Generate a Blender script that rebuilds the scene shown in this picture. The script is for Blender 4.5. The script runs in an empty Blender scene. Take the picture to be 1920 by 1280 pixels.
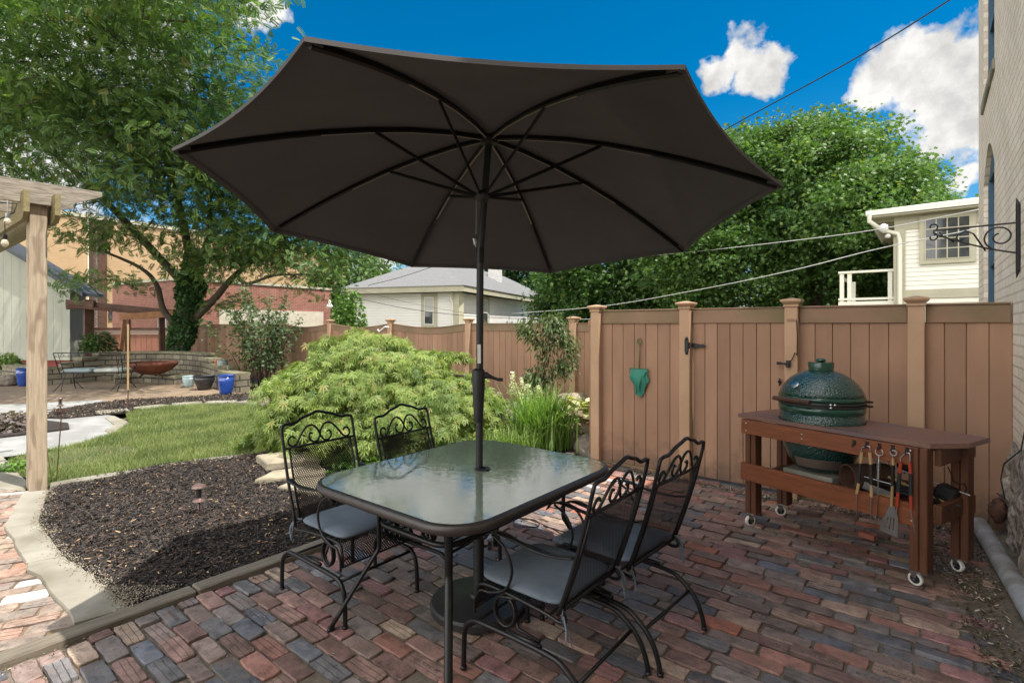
import bpy, math, random
import numpy as np
from mathutils import Vector, Matrix, noise as mnoise
from mathutils.geometry import tessellate_polygon
R = math.radians
random.seed(7); rng = np.random.default_rng(11)
S = bpy.context.scene
COL = S.collection

# ------------------------------------------------------------------ camera, sky, sun, exposure
CS, SN = 0.7822, 0.6230          # patio axes: x along the fence, y away along the house wall
CAMH, F, HY, CX = 1.5, 980.0, 610.0, 960.0
cam = bpy.data.cameras.new('camera'); co = bpy.data.objects.new('camera', cam); COL.objects.link(co)
co.location = (0, 0, CAMH); co.rotation_euler = (R(90), 0, math.atan2(SN, CS))
cam.lens = F/1920*36; cam.sensor_width = 36; cam.shift_y = -(640-HY)/1920
cam.clip_end = 2000; cam.clip_start = .05
S.camera = co
S.view_settings.view_transform = 'Standard'; S.view_settings.look = 'None'
S.view_settings.exposure = 1.58; S.view_settings.gamma = 1
SUN = Vector((.45, .10, 1)).normalized()
sl = bpy.data.lights.new('sun', 'SUN'); so = bpy.data.objects.new('sun', sl); COL.objects.link(so)
sl.energy = 2.6; sl.angle = R(.5); sl.color = (1, .95, .87)
so.rotation_euler = SUN.to_track_quat('Z', 'Y').to_euler(); so.location = (5, 0, 20)
wd = bpy.data.worlds.new('World'); S.world = wd; wd.use_nodes = True

def cw(X, Y, z=0.0):             # camera-aligned metres (right, ahead, up) to world
    return Vector((CS*X-SN*Y, SN*X+CS*Y, z))
def G(px, py, z=0.0):            # point at height z seen at a pixel of the 1920x1280 photo
    Y = (CAMH-z)*F/(py-HY); return cw((px-CX)/F*Y, Y, z)
def D(px, py, Y):                # point at depth Y seen at a pixel
    return cw((px-CX)/F*Y, Y, CAMH-(py-HY)/F*Y)
def dirpx(px, py): return (D(px, py, 1)-Vector((0, 0, CAMH))).normalized()

nt = wd.node_tree; nt.nodes.clear()
def N(t, ty, **kw):
    n = t.nodes.new(ty)
    for k, v in kw.items():
        if k == 'inp':
            for a, b in v.items(): n.inputs[a].default_value = b
        else: setattr(n, k, v)
    return n
out = N(nt, 'ShaderNodeOutputWorld'); bg = N(nt, 'ShaderNodeBackground')
sky = N(nt, 'ShaderNodeTexSky', sky_type='NISHITA', sun_disc=False)
sky.sun_elevation = math.asin(SUN.z); sky.sun_rotation = math.atan2(SUN.x, SUN.y)
sky.air_density = 1.0; sky.dust_density = .2; sky.ozone_density = 3.0
hsv = N(nt, 'ShaderNodeHueSaturation', inp={'Hue': .492, 'Saturation': 1.5, 'Value': .36})
nt.links.new(sky.outputs[0], hsv.inputs['Color'])
tc = N(nt, 'ShaderNodeTexCoord')
nz = N(nt, 'ShaderNodeTexNoise', inp={'Scale': 11.0, 'Detail': 10.0, 'Roughness': .6})
nt.links.new(tc.outputs['Generated'], nz.inputs['Vector'])
wn = N(nt, 'ShaderNodeTexNoise', inp={'Scale': 7.0, 'Detail': 4.0, 'Roughness': .55}); nt.links.new(tc.outputs['Generated'], wn.inputs['Vector'])
wsub = N(nt, 'ShaderNodeVectorMath', operation='SUBTRACT', inp={1: (.5, .5, .5)}); nt.links.new(wn.outputs['Color'], wsub.inputs[0])
wsc = N(nt, 'ShaderNodeVectorMath', operation='SCALE', inp={'Scale': .16}); nt.links.new(wsub.outputs[0], wsc.inputs[0])
wadd = N(nt, 'ShaderNodeVectorMath', operation='ADD'); nt.links.new(tc.outputs['Generated'], wadd.inputs[0]); nt.links.new(wsc.outputs[0], wadd.inputs[1])
def M_(op, a, b=None, clamp=False):
    m = N(nt, 'ShaderNodeMath', operation=op, use_clamp=clamp)
    for i, v in enumerate((a, b)):
        if v is None: continue
        if isinstance(v, (int, float)): m.inputs[i].default_value = v
        else: nt.links.new(v, m.inputs[i])
    return m.outputs[0]
blobs = [(1385, 85, 58, 1.), (1345, 120, 48, 1.), (1415, 120, 55, 1.), (1640, 165, 70, 1.), (1720, 150, 90, 1.), (1800, 130, 85, 1.), (1790, 210, 110, 1.), (1860, 260, 120, 1.), (1810, 345, 50, .9),
         (700, 260, 95, 1.), (830, 290, 110, 1.), (800, 160, 50, 1.), (960, 330, 130, 1.), (1100, 290, 110, 1.), (640, 370, 60, 1.), (880, 420, 100, 1.), (1200, 380, 90, 1.),
         (500, -20, 75, .8), (200, 30, 190, .75), (60, 270, 220, .8), (260, 240, 90, .8), (110, 120, 130, .7), (700, 520, 60, .8), (-300, 100, 300, .9),
         (1500, -700, 420, .8), (-900, -400, 500, .8), (2700, 200, 500, .9)]
acc = None
for (bx, by, br, w) in blobs:
    d = dirpx(bx, by)
    dp = N(nt, 'ShaderNodeVectorMath', operation='DISTANCE'); nt.links.new(wadd.outputs[0], dp.inputs[0]); dp.inputs[1].default_value = d
    ext = math.hypot(math.hypot(bx-CX, by-HY), F)
    rad = br/ext*.9
    v = M_('SUBTRACT', 1.0, M_('DIVIDE', dp.outputs['Value'], rad))      # 1 centre .. 0 edge .. negative
    v = M_('MINIMUM', v, w*.7)
    acc = v if acc is None else M_('MAXIMUM', acc, v)
for dv, rad in (((.62, -.78, .25), .85), ((-.25, -.85, .45), .75), ((.9, -.1, .5), .55), ((.1, -.35, .93), .5)):     # unseen cloud banks, added behind the camera as white fill light
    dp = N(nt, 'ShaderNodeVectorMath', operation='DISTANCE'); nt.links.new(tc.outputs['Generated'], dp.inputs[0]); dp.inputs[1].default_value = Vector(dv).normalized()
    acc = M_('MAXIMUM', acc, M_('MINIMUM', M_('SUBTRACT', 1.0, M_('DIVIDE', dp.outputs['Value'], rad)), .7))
acc = M_('MAXIMUM', acc, -1.5)
f_ = M_('ADD', acc, M_('MULTIPLY', M_('SUBTRACT', nz.outputs['Fac'], .5), 2.4))
mask = M_('MULTIPLY', f_, 3.2, True)
nz2 = N(nt, 'ShaderNodeTexNoise', inp={'Scale': 13.0, 'Detail': 7.0, 'Roughness': .6})
nt.links.new(tc.outputs['Generated'], nz2.inputs['Vector'])
cr = N(nt, 'ShaderNodeMapRange', inp={'From Min': .38, 'From Max': .58, 'To Min': 1.75, 'To Max': 2.6}); nt.links.new(nz2.outputs['Fac'], cr.inputs['Value'])
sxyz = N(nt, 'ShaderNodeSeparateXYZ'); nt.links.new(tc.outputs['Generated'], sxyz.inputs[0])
back = M_('MULTIPLY', M_('ADD', M_('MULTIPLY', sxyz.outputs['Y'], -1.0), .25), 1.2, True)      # extra brightness for the added banks behind the camera, to strengthen the fill
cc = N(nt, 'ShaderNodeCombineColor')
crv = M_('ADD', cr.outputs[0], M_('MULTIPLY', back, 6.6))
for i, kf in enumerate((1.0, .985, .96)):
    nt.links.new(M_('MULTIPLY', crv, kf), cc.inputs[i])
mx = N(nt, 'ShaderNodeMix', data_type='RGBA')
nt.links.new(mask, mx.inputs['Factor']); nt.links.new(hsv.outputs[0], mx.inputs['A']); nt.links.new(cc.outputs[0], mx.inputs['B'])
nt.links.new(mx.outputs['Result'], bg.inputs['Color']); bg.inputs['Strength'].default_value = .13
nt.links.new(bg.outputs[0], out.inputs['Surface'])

# ------------------------------------------------------------------ helpers
def tag(o, label=None, cat=None, group=None, kind=None):
    if label: o['label'] = label
    if cat: o['category'] = cat
    if group: o['group'] = group
    if kind: o['kind'] = kind
    return o
def empty(name, loc=(0, 0, 0), rz=0, label=None, cat=None, group=None):
    o = bpy.data.objects.new(name, None); COL.objects.link(o); o.location = loc; o.rotation_euler = (0, 0, rz)
    o.empty_display_size = .1
    return tag(o, label, cat, group)
class MB:
    """collects shapes, builds one mesh object"""
    def __init__(s): s.v = []; s.f = []; s.col = None
    def add(s, vs, fs):
        b = len(s.v); s.v += [tuple(p) for p in vs]; s.f += [tuple(i+b for i in f) for f in fs]; return s
    def box(s, x0, x1, y0, y1, z0, z1, b=0.0, M=None):
        if x0 > x1: x0, x1 = x1, x0
        if y0 > y1: y0, y1 = y1, y0
        if z0 > z1: z0, z1 = z1, z0
        if b <= 0:
            vs = [(x, y, z) for z in (z0, z1) for x, y in ((x0, y0), (x1, y0), (x1, y1), (x0, y1))]
            fs = [(3, 2, 1, 0), (4, 5, 6, 7), (0, 1, 5, 4), (1, 2, 6, 5), (2, 3, 7, 6), (3, 0, 4, 7)]
        else:
            b = min(b, (x1-x0)*.45, (y1-y0)*.45, (z1-z0)*.45)
            def ring(x, y, dx, dy, z): return [(x0+dx, y0+dy, z), (x1-dx, y0+dy, z), (x1-dx, y1-dy, z), (x0+dx, y1-dy, z)]
            def oct_(d, z): return [(x0+b+0, y0+d, z), (x1-b, y0+d, z), (x1-d, y0+b, z), (x1-d, y1-b, z), (x1-b, y1-d, z), (x0+b, y1-d, z), (x0+d, y1-b, z), (x0+d, y0+b, z)]
            vs = ring(0, 0, b, b, z0) + oct_(0, z0+b) + oct_(0, z1-b) + ring(0, 0, b, b, z1)
            fs = [(3, 2, 1, 0)]
            for k in range(8): fs.append((4+k, 4+(k+1) % 8, 12+(k+1) % 8, 12+k))
            for base, o8, up in ((0, 4, False), (20, 12, True)):
                for k in range(4):
                    q = (base+k, base+(k+1) % 4, o8+(2*k+1), o8+2*k)
                    fs.append(q if not up else tuple(reversed(q)))
                    t = (base+(k+1) % 4, o8+(2*k+2) % 8, o8+2*k+1)
                    fs.append(t if not up else tuple(reversed(t)))
            fs.append((20, 21, 22, 23))
            fs = [tuple(reversed(q)) if False else q for q in fs]
        if M is not None: vs = [M @ Vector(p) for p in vs]
        return s.add(vs, fs)
    def bar(s, a, b, w, h, up=(0, 0, 1), bev=0):     # box beam from a to b, w wide, h high
        a = Vector(a); b = Vector(b); d = b-a; L = d.length; d.normalize(); u = Vector(up)
        sd = u.cross(d)
        if sd.length < 1e-4: sd = Vector((1, 0, 0)).cross(d)
        sd.normalize(); u2 = d.cross(sd)
        M = Matrix(((d.x, sd.x, u2.x, a.x), (d.y, sd.y, u2.y, a.y), (d.z, sd.z, u2.z, a.z), (0, 0, 0, 1)))
        return s.box(0, L, -w/2, w/2, -h/2, h/2, bev, M)
    def tube(s, pts, r, n=8, closed=False, cap=True, flat=None, updir=None):
        P = [Vector(p) for p in pts]; m = len(P)
        rs = r if isinstance(r, (list, tuple)) else [r]*m
        T = []
        for i in range(m):
            if closed: t = P[(i+1) % m]-P[i-1]
            else: t = P[min(i+1, m-1)]-P[max(i-1, 0)]
            T.append(t.normalized() if t.length > 1e-9 else Vector((0, 0, 1)))
        ref = Vector(updir) if updir else (Vector((0, 0, 1)) if abs(T[0].z) < .9 else Vector((1, 0, 0)))
        u = (ref-T[0]*ref.dot(T[0])).normalized(); vs = []
        for i in range(m):
            if i > 0:
                ax = T[i-1].cross(T[i])
                if ax.length > 1e-7: u = Matrix.Rotation(T[i-1].angle(T[i]), 3, ax.normalized()) @ u
                u = (u-T[i]*u.dot(T[i])).normalized()
            w = T[i].cross(u); fl = flat or (1, 1)
            for k in range(n):
                a = 2*math.pi*k/n
                vs.append(P[i]+u*(math.cos(a)*rs[i]*fl[0])+w*(math.sin(a)*rs[i]*fl[1]))
        fs = []
        for i in range(m if closed else m-1):
            j = (i+1) % m
            for k in range(n): fs.append((i*n+k, i*n+(k+1) % n, j*n+(k+1) % n, j*n+k))
        if cap and not closed:
            fs.append(tuple(range(n-1, -1, -1))); fs.append(tuple((m-1)*n+k for k in range(n)))
        return s.add(vs, fs)
    def lathe(s, prof, n=24, M=None, cap=True):
        vs = []; m = len(prof)
        for (r, z) in prof:
            for k in range(n):
                a = 2*math.pi*k/n; vs.append(Vector((r*math.cos(a), r*math.sin(a), z)))
        fs = [(i*n+k, i*n+(k+1) % n, (i+1)*n+(k+1) % n, (i+1)*n+k) for i in range(m-1) for k in range(n)]
        if cap: fs.append(tuple(range(n-1, -1, -1))); fs.append(tuple((m-1)*n+k for k in range(n)))
        if M is not None: vs = [M @ p for p in vs]
        return s.add(vs, fs)
    def prism(s, poly, z0, z1, M=None):
        n = len(poly); vs = [Vector((p[0], p[1], z0)) for p in poly]+[Vector((p[0], p[1], z1)) for p in poly]
        fs = [(i, (i+1) % n, n+(i+1) % n, n+i) for i in range(n)]
        fs.append(tuple(range(n-1, -1, -1))); fs.append(tuple(range(n, 2*n)))
        if M is not None: vs = [M @ p for p in vs]
        return s.add(vs, fs)
    def grid(s, fn, nu, nv, closeu=False):
        vs = [fn(i/(nu if closeu else nu-1), j/(nv-1)) for j in range(nv) for i in range(nu)]
        fs = []
        for j in range(nv-1):
            for i in range(nu if closeu else nu-1):
                a = j*nu+i; b = j*nu+(i+1) % nu; fs.append((a, b, b+nu, a+nu))
        return s.add(vs, fs)
    def build(s, name, mat, parent=None, smooth=False, auto=None):
        me = bpy.data.meshes.new(name); me.from_pydata(s.v, [], s.f); me.materials.append(mat)
        if getattr(s, 'bv', None):          # one tone per board
            at = me.attributes.new('tone', 'FLOAT', 'POINT'); at.data.foreach_set('value', np.array((s.bv+[0.]*len(s.v))[:len(s.v)], np.float32))
        o = bpy.data.objects.new(name, me); COL.objects.link(o)
        if parent: o.parent = parent
        if auto:
            me.shade_smooth(); me.set_sharp_from_angle(angle=R(auto))
        elif smooth: me.shade_smooth()
        return o
def thing1(mb, name, mat, label, cat, group=None, smooth=False, auto=None, kind=None):
    return tag(mb.build(name, mat, None, smooth, auto), label, cat, group, kind)
def scatter(name, tv, tf, pos, rot, sc, col, mat, parent=None):
    """one mesh of many small copies of a template; col = per-copy colour attribute"""
    tv = np.asarray(tv, float); k = len(tv); n = len(pos)
    sc = np.asarray(sc, float)
    if sc.ndim == 1: sc = sc[:, None, None]
    else: sc = sc[:, None, :]
    V = np.einsum('nij,nkj->nki', rot, tv[None]*sc)+pos[:, None, :]
    V = V.reshape(-1, 3)
    lt = np.array([len(f) for f in tf]); li = np.concatenate([np.array(f) for f in tf])
    LI = (li[None]+(np.arange(n)*k)[:, None]).ravel(); LT = np.tile(lt, n)
    me = bpy.data.meshes.new(name); me.vertices.add(len(V)); me.vertices.foreach_set('co', V.ravel().astype(np.float32))
    me.loops.add(len(LI)); me.loops.foreach_set('vertex_index', LI.astype(np.int32))
    me.polygons.add(len(LT)); me.polygons.foreach_set('loop_start', (np.cumsum(LT)-LT).astype(np.int32)); me.polygons.foreach_set('loop_total', LT.astype(np.int32))
    me.update(calc_edges=True)
    a = me.color_attributes.new('col', 'FLOAT_COLOR', 'POINT')
    C4 = np.ones((n, k, 4), np.float32); C4[:, :, :3] = np.asarray(col)[:, None, :]
    a.data.foreach_set('color', C4.ravel()); me.materials.append(mat)
    o = bpy.data.objects.new(name, me); COL.objects.link(o)
    if parent: o.parent = parent
    return o
def rotmats(n, yaw=None, pitch=None, roll=None):
    yaw = rng.uniform(0, 2*np.pi, n) if yaw is None else yaw
    pitch = rng.uniform(-np.pi, np.pi, n) if pitch is None else pitch
    roll = rng.uniform(-np.pi, np.pi, n) if roll is None else roll
    cy, sy, cp, sp, cr_, sr = np.cos(yaw), np.sin(yaw), np.cos(pitch), np.sin(pitch), np.cos(roll), np.sin(roll)
    Z = np.zeros(n); O = np.ones(n)
    Rz = np.stack([cy, -sy, Z, sy, cy, Z, Z, Z, O], 1).reshape(n, 3, 3)
    Ry = np.stack([cp, Z, sp, Z, O, Z, -sp, Z, cp], 1).reshape(n, 3, 3)
    Rx = np.stack([O, Z, Z, Z, cr_, -sr, Z, sr, cr_], 1).reshape(n, 3, 3)
    return Rz @ Ry @ Rx
def inpoly(P, poly):
    x, y = P[:, 0], P[:, 1]; r = np.zeros(len(P), bool); n = len(poly)
    for i in range(n):
        x0, y0 = poly[i][0], poly[i][1]; x1, y1 = poly[(i+1) % n][0], poly[(i+1) % n][1]
        c = ((y0 > y) != (y1 > y)); xi = (x1-x0)*(y-y0)/((y1-y0)+1e-12)+x0
        r ^= c & (x < xi)
    return r
def randin(poly, n):
    a = np.array([(p[0], p[1]) for p in poly]); lo, hi = a.min(0), a.max(0); out = []
    tot = 0
    while tot < n:
        P = rng.uniform(lo, hi, (n*2, 2)); P = P[inpoly(P, poly)]; out.append(P); tot += len(P)
    return np.concatenate(out)[:n]
def sheet(name, poly, z, mat, kind='structure', label=None, cat=None, skirt=.0):
    P = [Vector((p[0], p[1], 0)) for p in poly]
    tris = tessellate_polygon([P]); mb = MB(); mb.add([(p.x, p.y, z) for p in P], [])
    for t in tris:
        a, b, c = [P[i] for i in t]
        mb.f.append(tuple(t) if (b-a).cross(c-a).z > 0 else tuple(reversed(t)))
    if skirt:
        n = len(P); ar = sum(P[i].x*P[(i+1) % n].y-P[(i+1) % n].x*P[i].y for i in range(n))
        mb.v += [(p.x, p.y, z-skirt) for p in P]
        for i in range(n):
            j = (i+1) % n; q = (i, n+i, n+j, j); mb.f.append(q if ar > 0 else tuple(reversed(q)))
    return tag(mb.build(name, mat), label, cat, None, kind)

# ------------------------------------------------------------------ materials
MATS = {}
def mat(name, c, rough=.6, metal=0, c2=None, ns=8., nd=6., lo=.35, hi=.65, bump=0., bs=None, bd=.01, stretch=None, coords='Object', spec=.5,
        trans=0, ior=1.45, attr=None, sss=0, coat=0, extra=None, c3=None, ns3=2.):
    m = bpy.data.materials.new(name); m.use_nodes = True; t = m.node_tree; p = t.nodes['Principled BSDF']; L = t.links.new
    p.inputs['Roughness'].default_value = rough; p.inputs['Metallic'].default_value = metal
    p.inputs['Specular IOR Level'].default_value = spec; p.inputs['Transmission Weight'].default_value = trans; p.inputs['IOR'].default_value = ior
    p.inputs['Coat Weight'].default_value = coat
    p.inputs['Base Color'].default_value = (*c, 1)
    tc = N(t, 'ShaderNodeTexCoord'); src = tc.outputs[coords]
    if stretch:
        mp = N(t, 'ShaderNodeMapping'); mp.inputs['Scale'].default_value = stretch; L(src, mp.inputs[0]); src = mp.outputs[0]
    colout = None
    if attr:
        a = N(t, 'ShaderNodeAttribute', attribute_name=attr); colout = a.outputs['Color']
    if c2 is not None:
        n = N(t, 'ShaderNodeTexNoise', inp={'Scale': ns, 'Detail': nd, 'Roughness': .6}); L(src, n.inputs['Vector'])
        mr = N(t, 'ShaderNodeMapRange', inp={'From Min': lo, 'From Max': hi}); L(n.outputs['Fac'], mr.inputs['Value'])
        mxx = N(t, 'ShaderNodeMix', data_type='RGBA'); L(mr.outputs[0], mxx.inputs['Factor'])
        if attr:
            mxx.blend_type = 'MULTIPLY'; mxx.inputs['B'].default_value = (*c2, 1); L(colout, mxx.inputs['A'])
        else:
            mxx.inputs['A'].default_value = (*c, 1); mxx.inputs['B'].default_value = (*c2, 1)
        colout = mxx.outputs['Result']
    if c3 is not None:
        n3 = N(t, 'ShaderNodeTexNoise', inp={'Scale': ns3, 'Detail': 4.}); L(tc.outputs[coords], n3.inputs['Vector'])
        mr3 = N(t, 'ShaderNodeMapRange', inp={'From Min': .45, 'From Max': .7}); L(n3.outputs['Fac'], mr3.inputs['Value'])
        m3 = N(t, 'ShaderNodeMix', data_type='RGBA'); L(mr3.outputs[0], m3.inputs['Factor'])
        if colout: L(colout, m3.inputs['A'])
        else: m3.inputs['A'].default_value = (*c, 1)
        m3.inputs['B'].default_value = (*c3, 1); colout = m3.outputs['Result']
    if colout: L(colout, p.inputs['Base Color'])
    if bump:
        nb = N(t, 'ShaderNodeTexNoise', inp={'Scale': bs or ns*4, 'Detail': 8., 'Roughness': .65}); L(src, nb.inputs['Vector'])
        b = N(t, 'ShaderNodeBump', inp={'Strength': bump, 'Distance': bd}); L(nb.outputs['Fac'], b.inputs['Height']); L(b.outputs[0], p.inputs['Normal'])
    m['p'] = 1
    if extra: extra(t, p, L, tc, src)
    MATS[name] = m
    return m
def leafmat(name, c, rough=.5, tl=.33, attr='col'):
    m = bpy.data.materials.new(name); m.use_nodes = True; t = m.node_tree; L = t.links.new
    p = t.nodes['Principled BSDF']; o = t.nodes['Material Output']
    p.inputs['Roughness'].default_value = rough; p.inputs['Specular IOR Level'].default_value = .35
    a = N(t, 'ShaderNodeAttribute', attribute_name=attr)
    tr = N(t, 'ShaderNodeBsdfTranslucent'); L(a.outputs['Color'], p.inputs['Base Color'])
    g = N(t, 'ShaderNodeMix', data_type='RGBA', blend_type='MULTIPLY'); g.inputs['Factor'].default_value = 1
    L(a.outputs['Color'], g.inputs['A']); g.inputs['B'].default_value = (1.25, 1.45, .5, 1)
    L(g.outputs['Result'], tr.inputs['Color'])
    ms = N(t, 'ShaderNodeMixShader'); ms.inputs[0].default_value = tl; L(p.outputs[0], ms.inputs[1]); L(tr.outputs[0], ms.inputs[2]); L(ms.outputs[0], o.inputs[0])
    return m
def brickbump(sx, sz, mortar, c1, c2, cm, axis='x', rough=.85, var=.5, name='brick', bump=.6):
    """brick wall in object space: axis = the horizontal axis of the wall"""
    m = bpy.data.materials.new(name); m.use_nodes = True; t = m.node_tree; p = t.nodes['Principled BSDF']; L = t.links.new
    p.inputs['Roughness'].default_value = rough
    tc = N(t, 'ShaderNodeTexCoord'); sp = N(t, 'ShaderNodeSeparateXYZ'); L(tc.outputs['Object'], sp.inputs[0])
    cb = N(t, 'ShaderNodeCombineXYZ')
    ad = N(t, 'ShaderNodeMath', operation='ADD'); L(sp.outputs['X'], ad.inputs[0]); L(sp.outputs['Y'], ad.inputs[1])
    L(ad.outputs[0] if axis == 'xy' else sp.outputs[axis.upper()], cb.inputs['X']); L(sp.outputs['Z'], cb.inputs['Y'])
    nz_ = N(t, 'ShaderNodeTexNoise', inp={'Scale': 3.0, 'Detail': 3.}); L(tc.outputs['Object'], nz_.inputs['Vector'])
    va = N(t, 'ShaderNodeVectorMath', operation='SCALE', inp={'Scale': .012}); L(nz_.outputs['Color'], va.inputs[0])
    vb = N(t, 'ShaderNodeVectorMath', operation='ADD'); L(cb.outputs[0], vb.inputs[0]); L(va.outputs[0], vb.inputs[1])
    bt = N(t, 'ShaderNodeTexBrick', inp={'Scale': 1.0, 'Mortar Size': mortar, 'Mortar Smooth': .3, 'Bias': 0., 'Brick Width': sx, 'Row Height': sz, 'Color1': (*c1, 1), 'Color2': (*c2, 1), 'Mortar': (*cm, 1)})
    L(vb.outputs[0], bt.inputs['Vector'])
    n2 = N(t, 'ShaderNodeTexNoise', inp={'Scale': 2.5, 'Detail': 8., 'Roughness': .7}); L(tc.outputs['Object'], n2.inputs['Vector'])
    mr = N(t, 'ShaderNodeMapRange', inp={'From Min': .3, 'From Max': .75, 'To Min': 1., 'To Max': 1-var}); L(n2.outputs['Fac'], mr.inputs['Value'])
    mm = N(t, 'ShaderNodeMix', data_type='RGBA', blend_type='MULTIPLY'); mm.inputs['Factor'].default_value = 1
    L(bt.outputs['Color'], mm.inputs['A']); L(mr.outputs[0], mm.inputs['B']); L(mm.outputs['Result'], p.inputs['Base Color'])
    n3 = N(t, 'ShaderNodeTexNoise', inp={'Scale': 40., 'Detail': 5.}); L(tc.outputs['Object'], n3.inputs['Vector'])
    hh = N(t, 'ShaderNodeMath', operation='MULTIPLY_ADD'); L(bt.outputs['Fac'], hh.inputs[0]); hh.inputs[1].default_value = -1.; L(n3.outputs['Fac'], hh.inputs[2])
    b = N(t, 'ShaderNodeBump', inp={'Strength': bump, 'Distance': .012}); L(hh.outputs[0], b.inputs['Height']); L(b.outputs[0], p.inputs['Normal'])
    return m
def lines_extra(axis, pitch, depth=.01, dark=.55, width=.08):
    """straight board joints across one object axis"""
    def ex(t, p, L, tc, src):
        sp = N(t, 'ShaderNodeSeparateXYZ'); L(tc.outputs['Object'], sp.inputs[0])
        d = N(t, 'ShaderNodeMath', operation='DIVIDE'); L(sp.outputs[axis], d.inputs[0]); d.inputs[1].default_value = pitch
        fr = N(t, 'ShaderNodeMath', operation='FRACT'); L(d.outputs[0], fr.inputs[0])
        mr = N(t, 'ShaderNodeMapRange', inp={'From Min': 0., 'From Max': width, 'To Min': 0., 'To Max': 1.}); L(fr.outputs[0], mr.inputs['Value'])
        b = N(t, 'ShaderNodeBump', inp={'Strength': .9, 'Distance': depth}); L(mr.outputs[0], b.inputs['Height'])
        if p.inputs['Normal'].links: L(p.inputs['Normal'].links[0].from_socket, b.inputs['Normal'])
        L(b.outputs[0], p.inputs['Normal'])
        if p.inputs['Base Color'].links: s0 = p.inputs['Base Color'].links[0].from_socket
        else: s0 = None
        mm = N(t, 'ShaderNodeMix', data_type='RGBA', blend_type='MULTIPLY'); mm.inputs['Factor'].default_value = 1
        if s0: L(s0, mm.inputs['A'])
        else: mm.inputs['A'].default_value = p.inputs['Base Color'].default_value
        mr2 = N(t, 'ShaderNodeMapRange', inp={'From Min': 0., 'From Max': width, 'To Min': dark, 'To Max': 1.}); L(fr.outputs[0], mr2.inputs['Value'])
        L(mr2.outputs[0], mm.inputs['B']); L(mm.outputs['Result'], p.inputs['Base Color'])
    return ex

m_iron = mat('wrought_iron', (.008, .008, .009), .36, .0, spec=.4, c2=(.013, .012, .012), ns=30, bump=.15, bs=200, bd=.002)
m_mesh = mat('mesh_iron', (.009, .009, .010), .45, spec=.35, c2=(.018, .016, .015), ns=9)
m_cush = mat('cushion_fabric', (.15, .18, .215), .9, c2=(.11, .135, .165), ns=6, bump=.12, bs=350, bd=.002, spec=.2)
m_rim = mat('bronze_rim', (.03, .024, .022), .38, c2=(.045, .034, .03), ns=25, spec=.6)
m_leg = mat('table_leg_paint', (.009, .009, .010), .33, c2=(.014, .013, .012), ns=20, spec=.4)
m_canopy = mat('canopy_fabric', (.058, .050, .045), .95, c2=(.048, .041, .038), ns=2.5, bump=.08, bs=300, bd=.002, spec=.1)
def _can(t, p, L, tc, src):
    o = t.nodes['Material Output']; tr = N(t, 'ShaderNodeBsdfTranslucent'); tr.inputs['Color'].default_value = (.12, .105, .10, 1)
    ms = N(t, 'ShaderNodeMixShader'); ms.inputs[0].default_value = .3; L(p.outputs[0], ms.inputs[1]); L(tr.outputs[0], ms.inputs[2]); L(ms.outputs[0], o.inputs[0])
m_canopy = mat('canopy_weave', (.145, .136, .135), .95, c2=(.122, .115, .114), ns=2.5, bump=.1, bs=300, bd=.002, spec=.1, extra=_can)
m_rib = mat('rib_metal', (.007, .007, .007), .35, spec=.3)
m_ribedge = mat('rib_highlight', (.26, .23, .19), .45, .3)  # pale colour paints a highlight along the rib edges
m_plastic = mat('black_plastic', (.018, .018, .018), .5, c2=(.028, .027, .026), ns=20)
def glass_ex(t, p, L, tc, src):
    w = N(t, 'ShaderNodeTexNoise', inp={'Scale': 22., 'Detail': 3.}); L(tc.outputs['Object'], w.inputs['Vector'])
    b = N(t, 'ShaderNodeBump', inp={'Strength': .3, 'Distance': .0022}); L(w.outputs['Fac'], b.inputs['Height']); L(b.outputs[0], p.inputs['Normal'])
m_glass = mat('obscure_glass', (.24, .285, .215), .075, spec=.8, ior=1.6, c2=(.20, .235, .18), ns=3, trans=.05, coat=.5, extra=glass_ex)
m_wood_post = mat('weathered_post', (.40, .31, .215), .8, c2=(.19, .14, .09), ns=9, stretch=(9, 9, .45), bump=.35, bs=14, bd=.004, lo=.4, hi=.7)
def knots_ex(t, p, L, tc, src):
    mp = N(t, 'ShaderNodeMapping'); mp.inputs['Scale'].default_value = (5, 5, 1.3); L(tc.outputs['Object'], mp.inputs[0])
    v = N(t, 'ShaderNodeTexNoise', inp={'Scale': 1.3, 'Detail': 2.}); L(mp.outputs[0], v.inputs['Vector'])
    w = N(t, 'ShaderNodeMath', operation='MULTIPLY'); L(v.outputs['Fac'], w.inputs[0]); w.inputs[1].default_value = 26.
    s_ = N(t, 'ShaderNodeMath', operation='SINE'); L(w.outputs[0], s_.inputs[0])
    r_ = N(t, 'ShaderNodeMapRange', inp={'From Min': .35, 'From Max': 1., 'To Max': .55}); L(s_.outputs[0], r_.inputs['Value'])
    m = N(t, 'ShaderNodeMix', data_type='RGBA'); L(r_.outputs[0], m.inputs['Factor']); L(p.inputs['Base Color'].links[0].from_socket, m.inputs['A']); m.inputs['B'].default_value = (.15, .10, .065, 1)
    L(m.outputs['Result'], p.inputs['Base Color'])
m_wood_post = mat('weathered_pine_post', (.42, .335, .24), .8, c2=(.27, .205, .14), ns=9, stretch=(9, 9, .45), bump=.35, bs=14, bd=.004, lo=.4, hi=.7, extra=knots_ex)
m_beam = mat('weathered_beam', (.34, .30, .24), .85, c2=(.17, .14, .105), ns=8, stretch=(6, 1, 8), bump=.4, bs=20, bd=.004)
m_joist = mat('treated_joist', (.26, .22, .10), .8, c2=(.17, .13, .07), ns=8, stretch=(1, 6, 8), bump=.3, bs=20, bd=.004)
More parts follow.
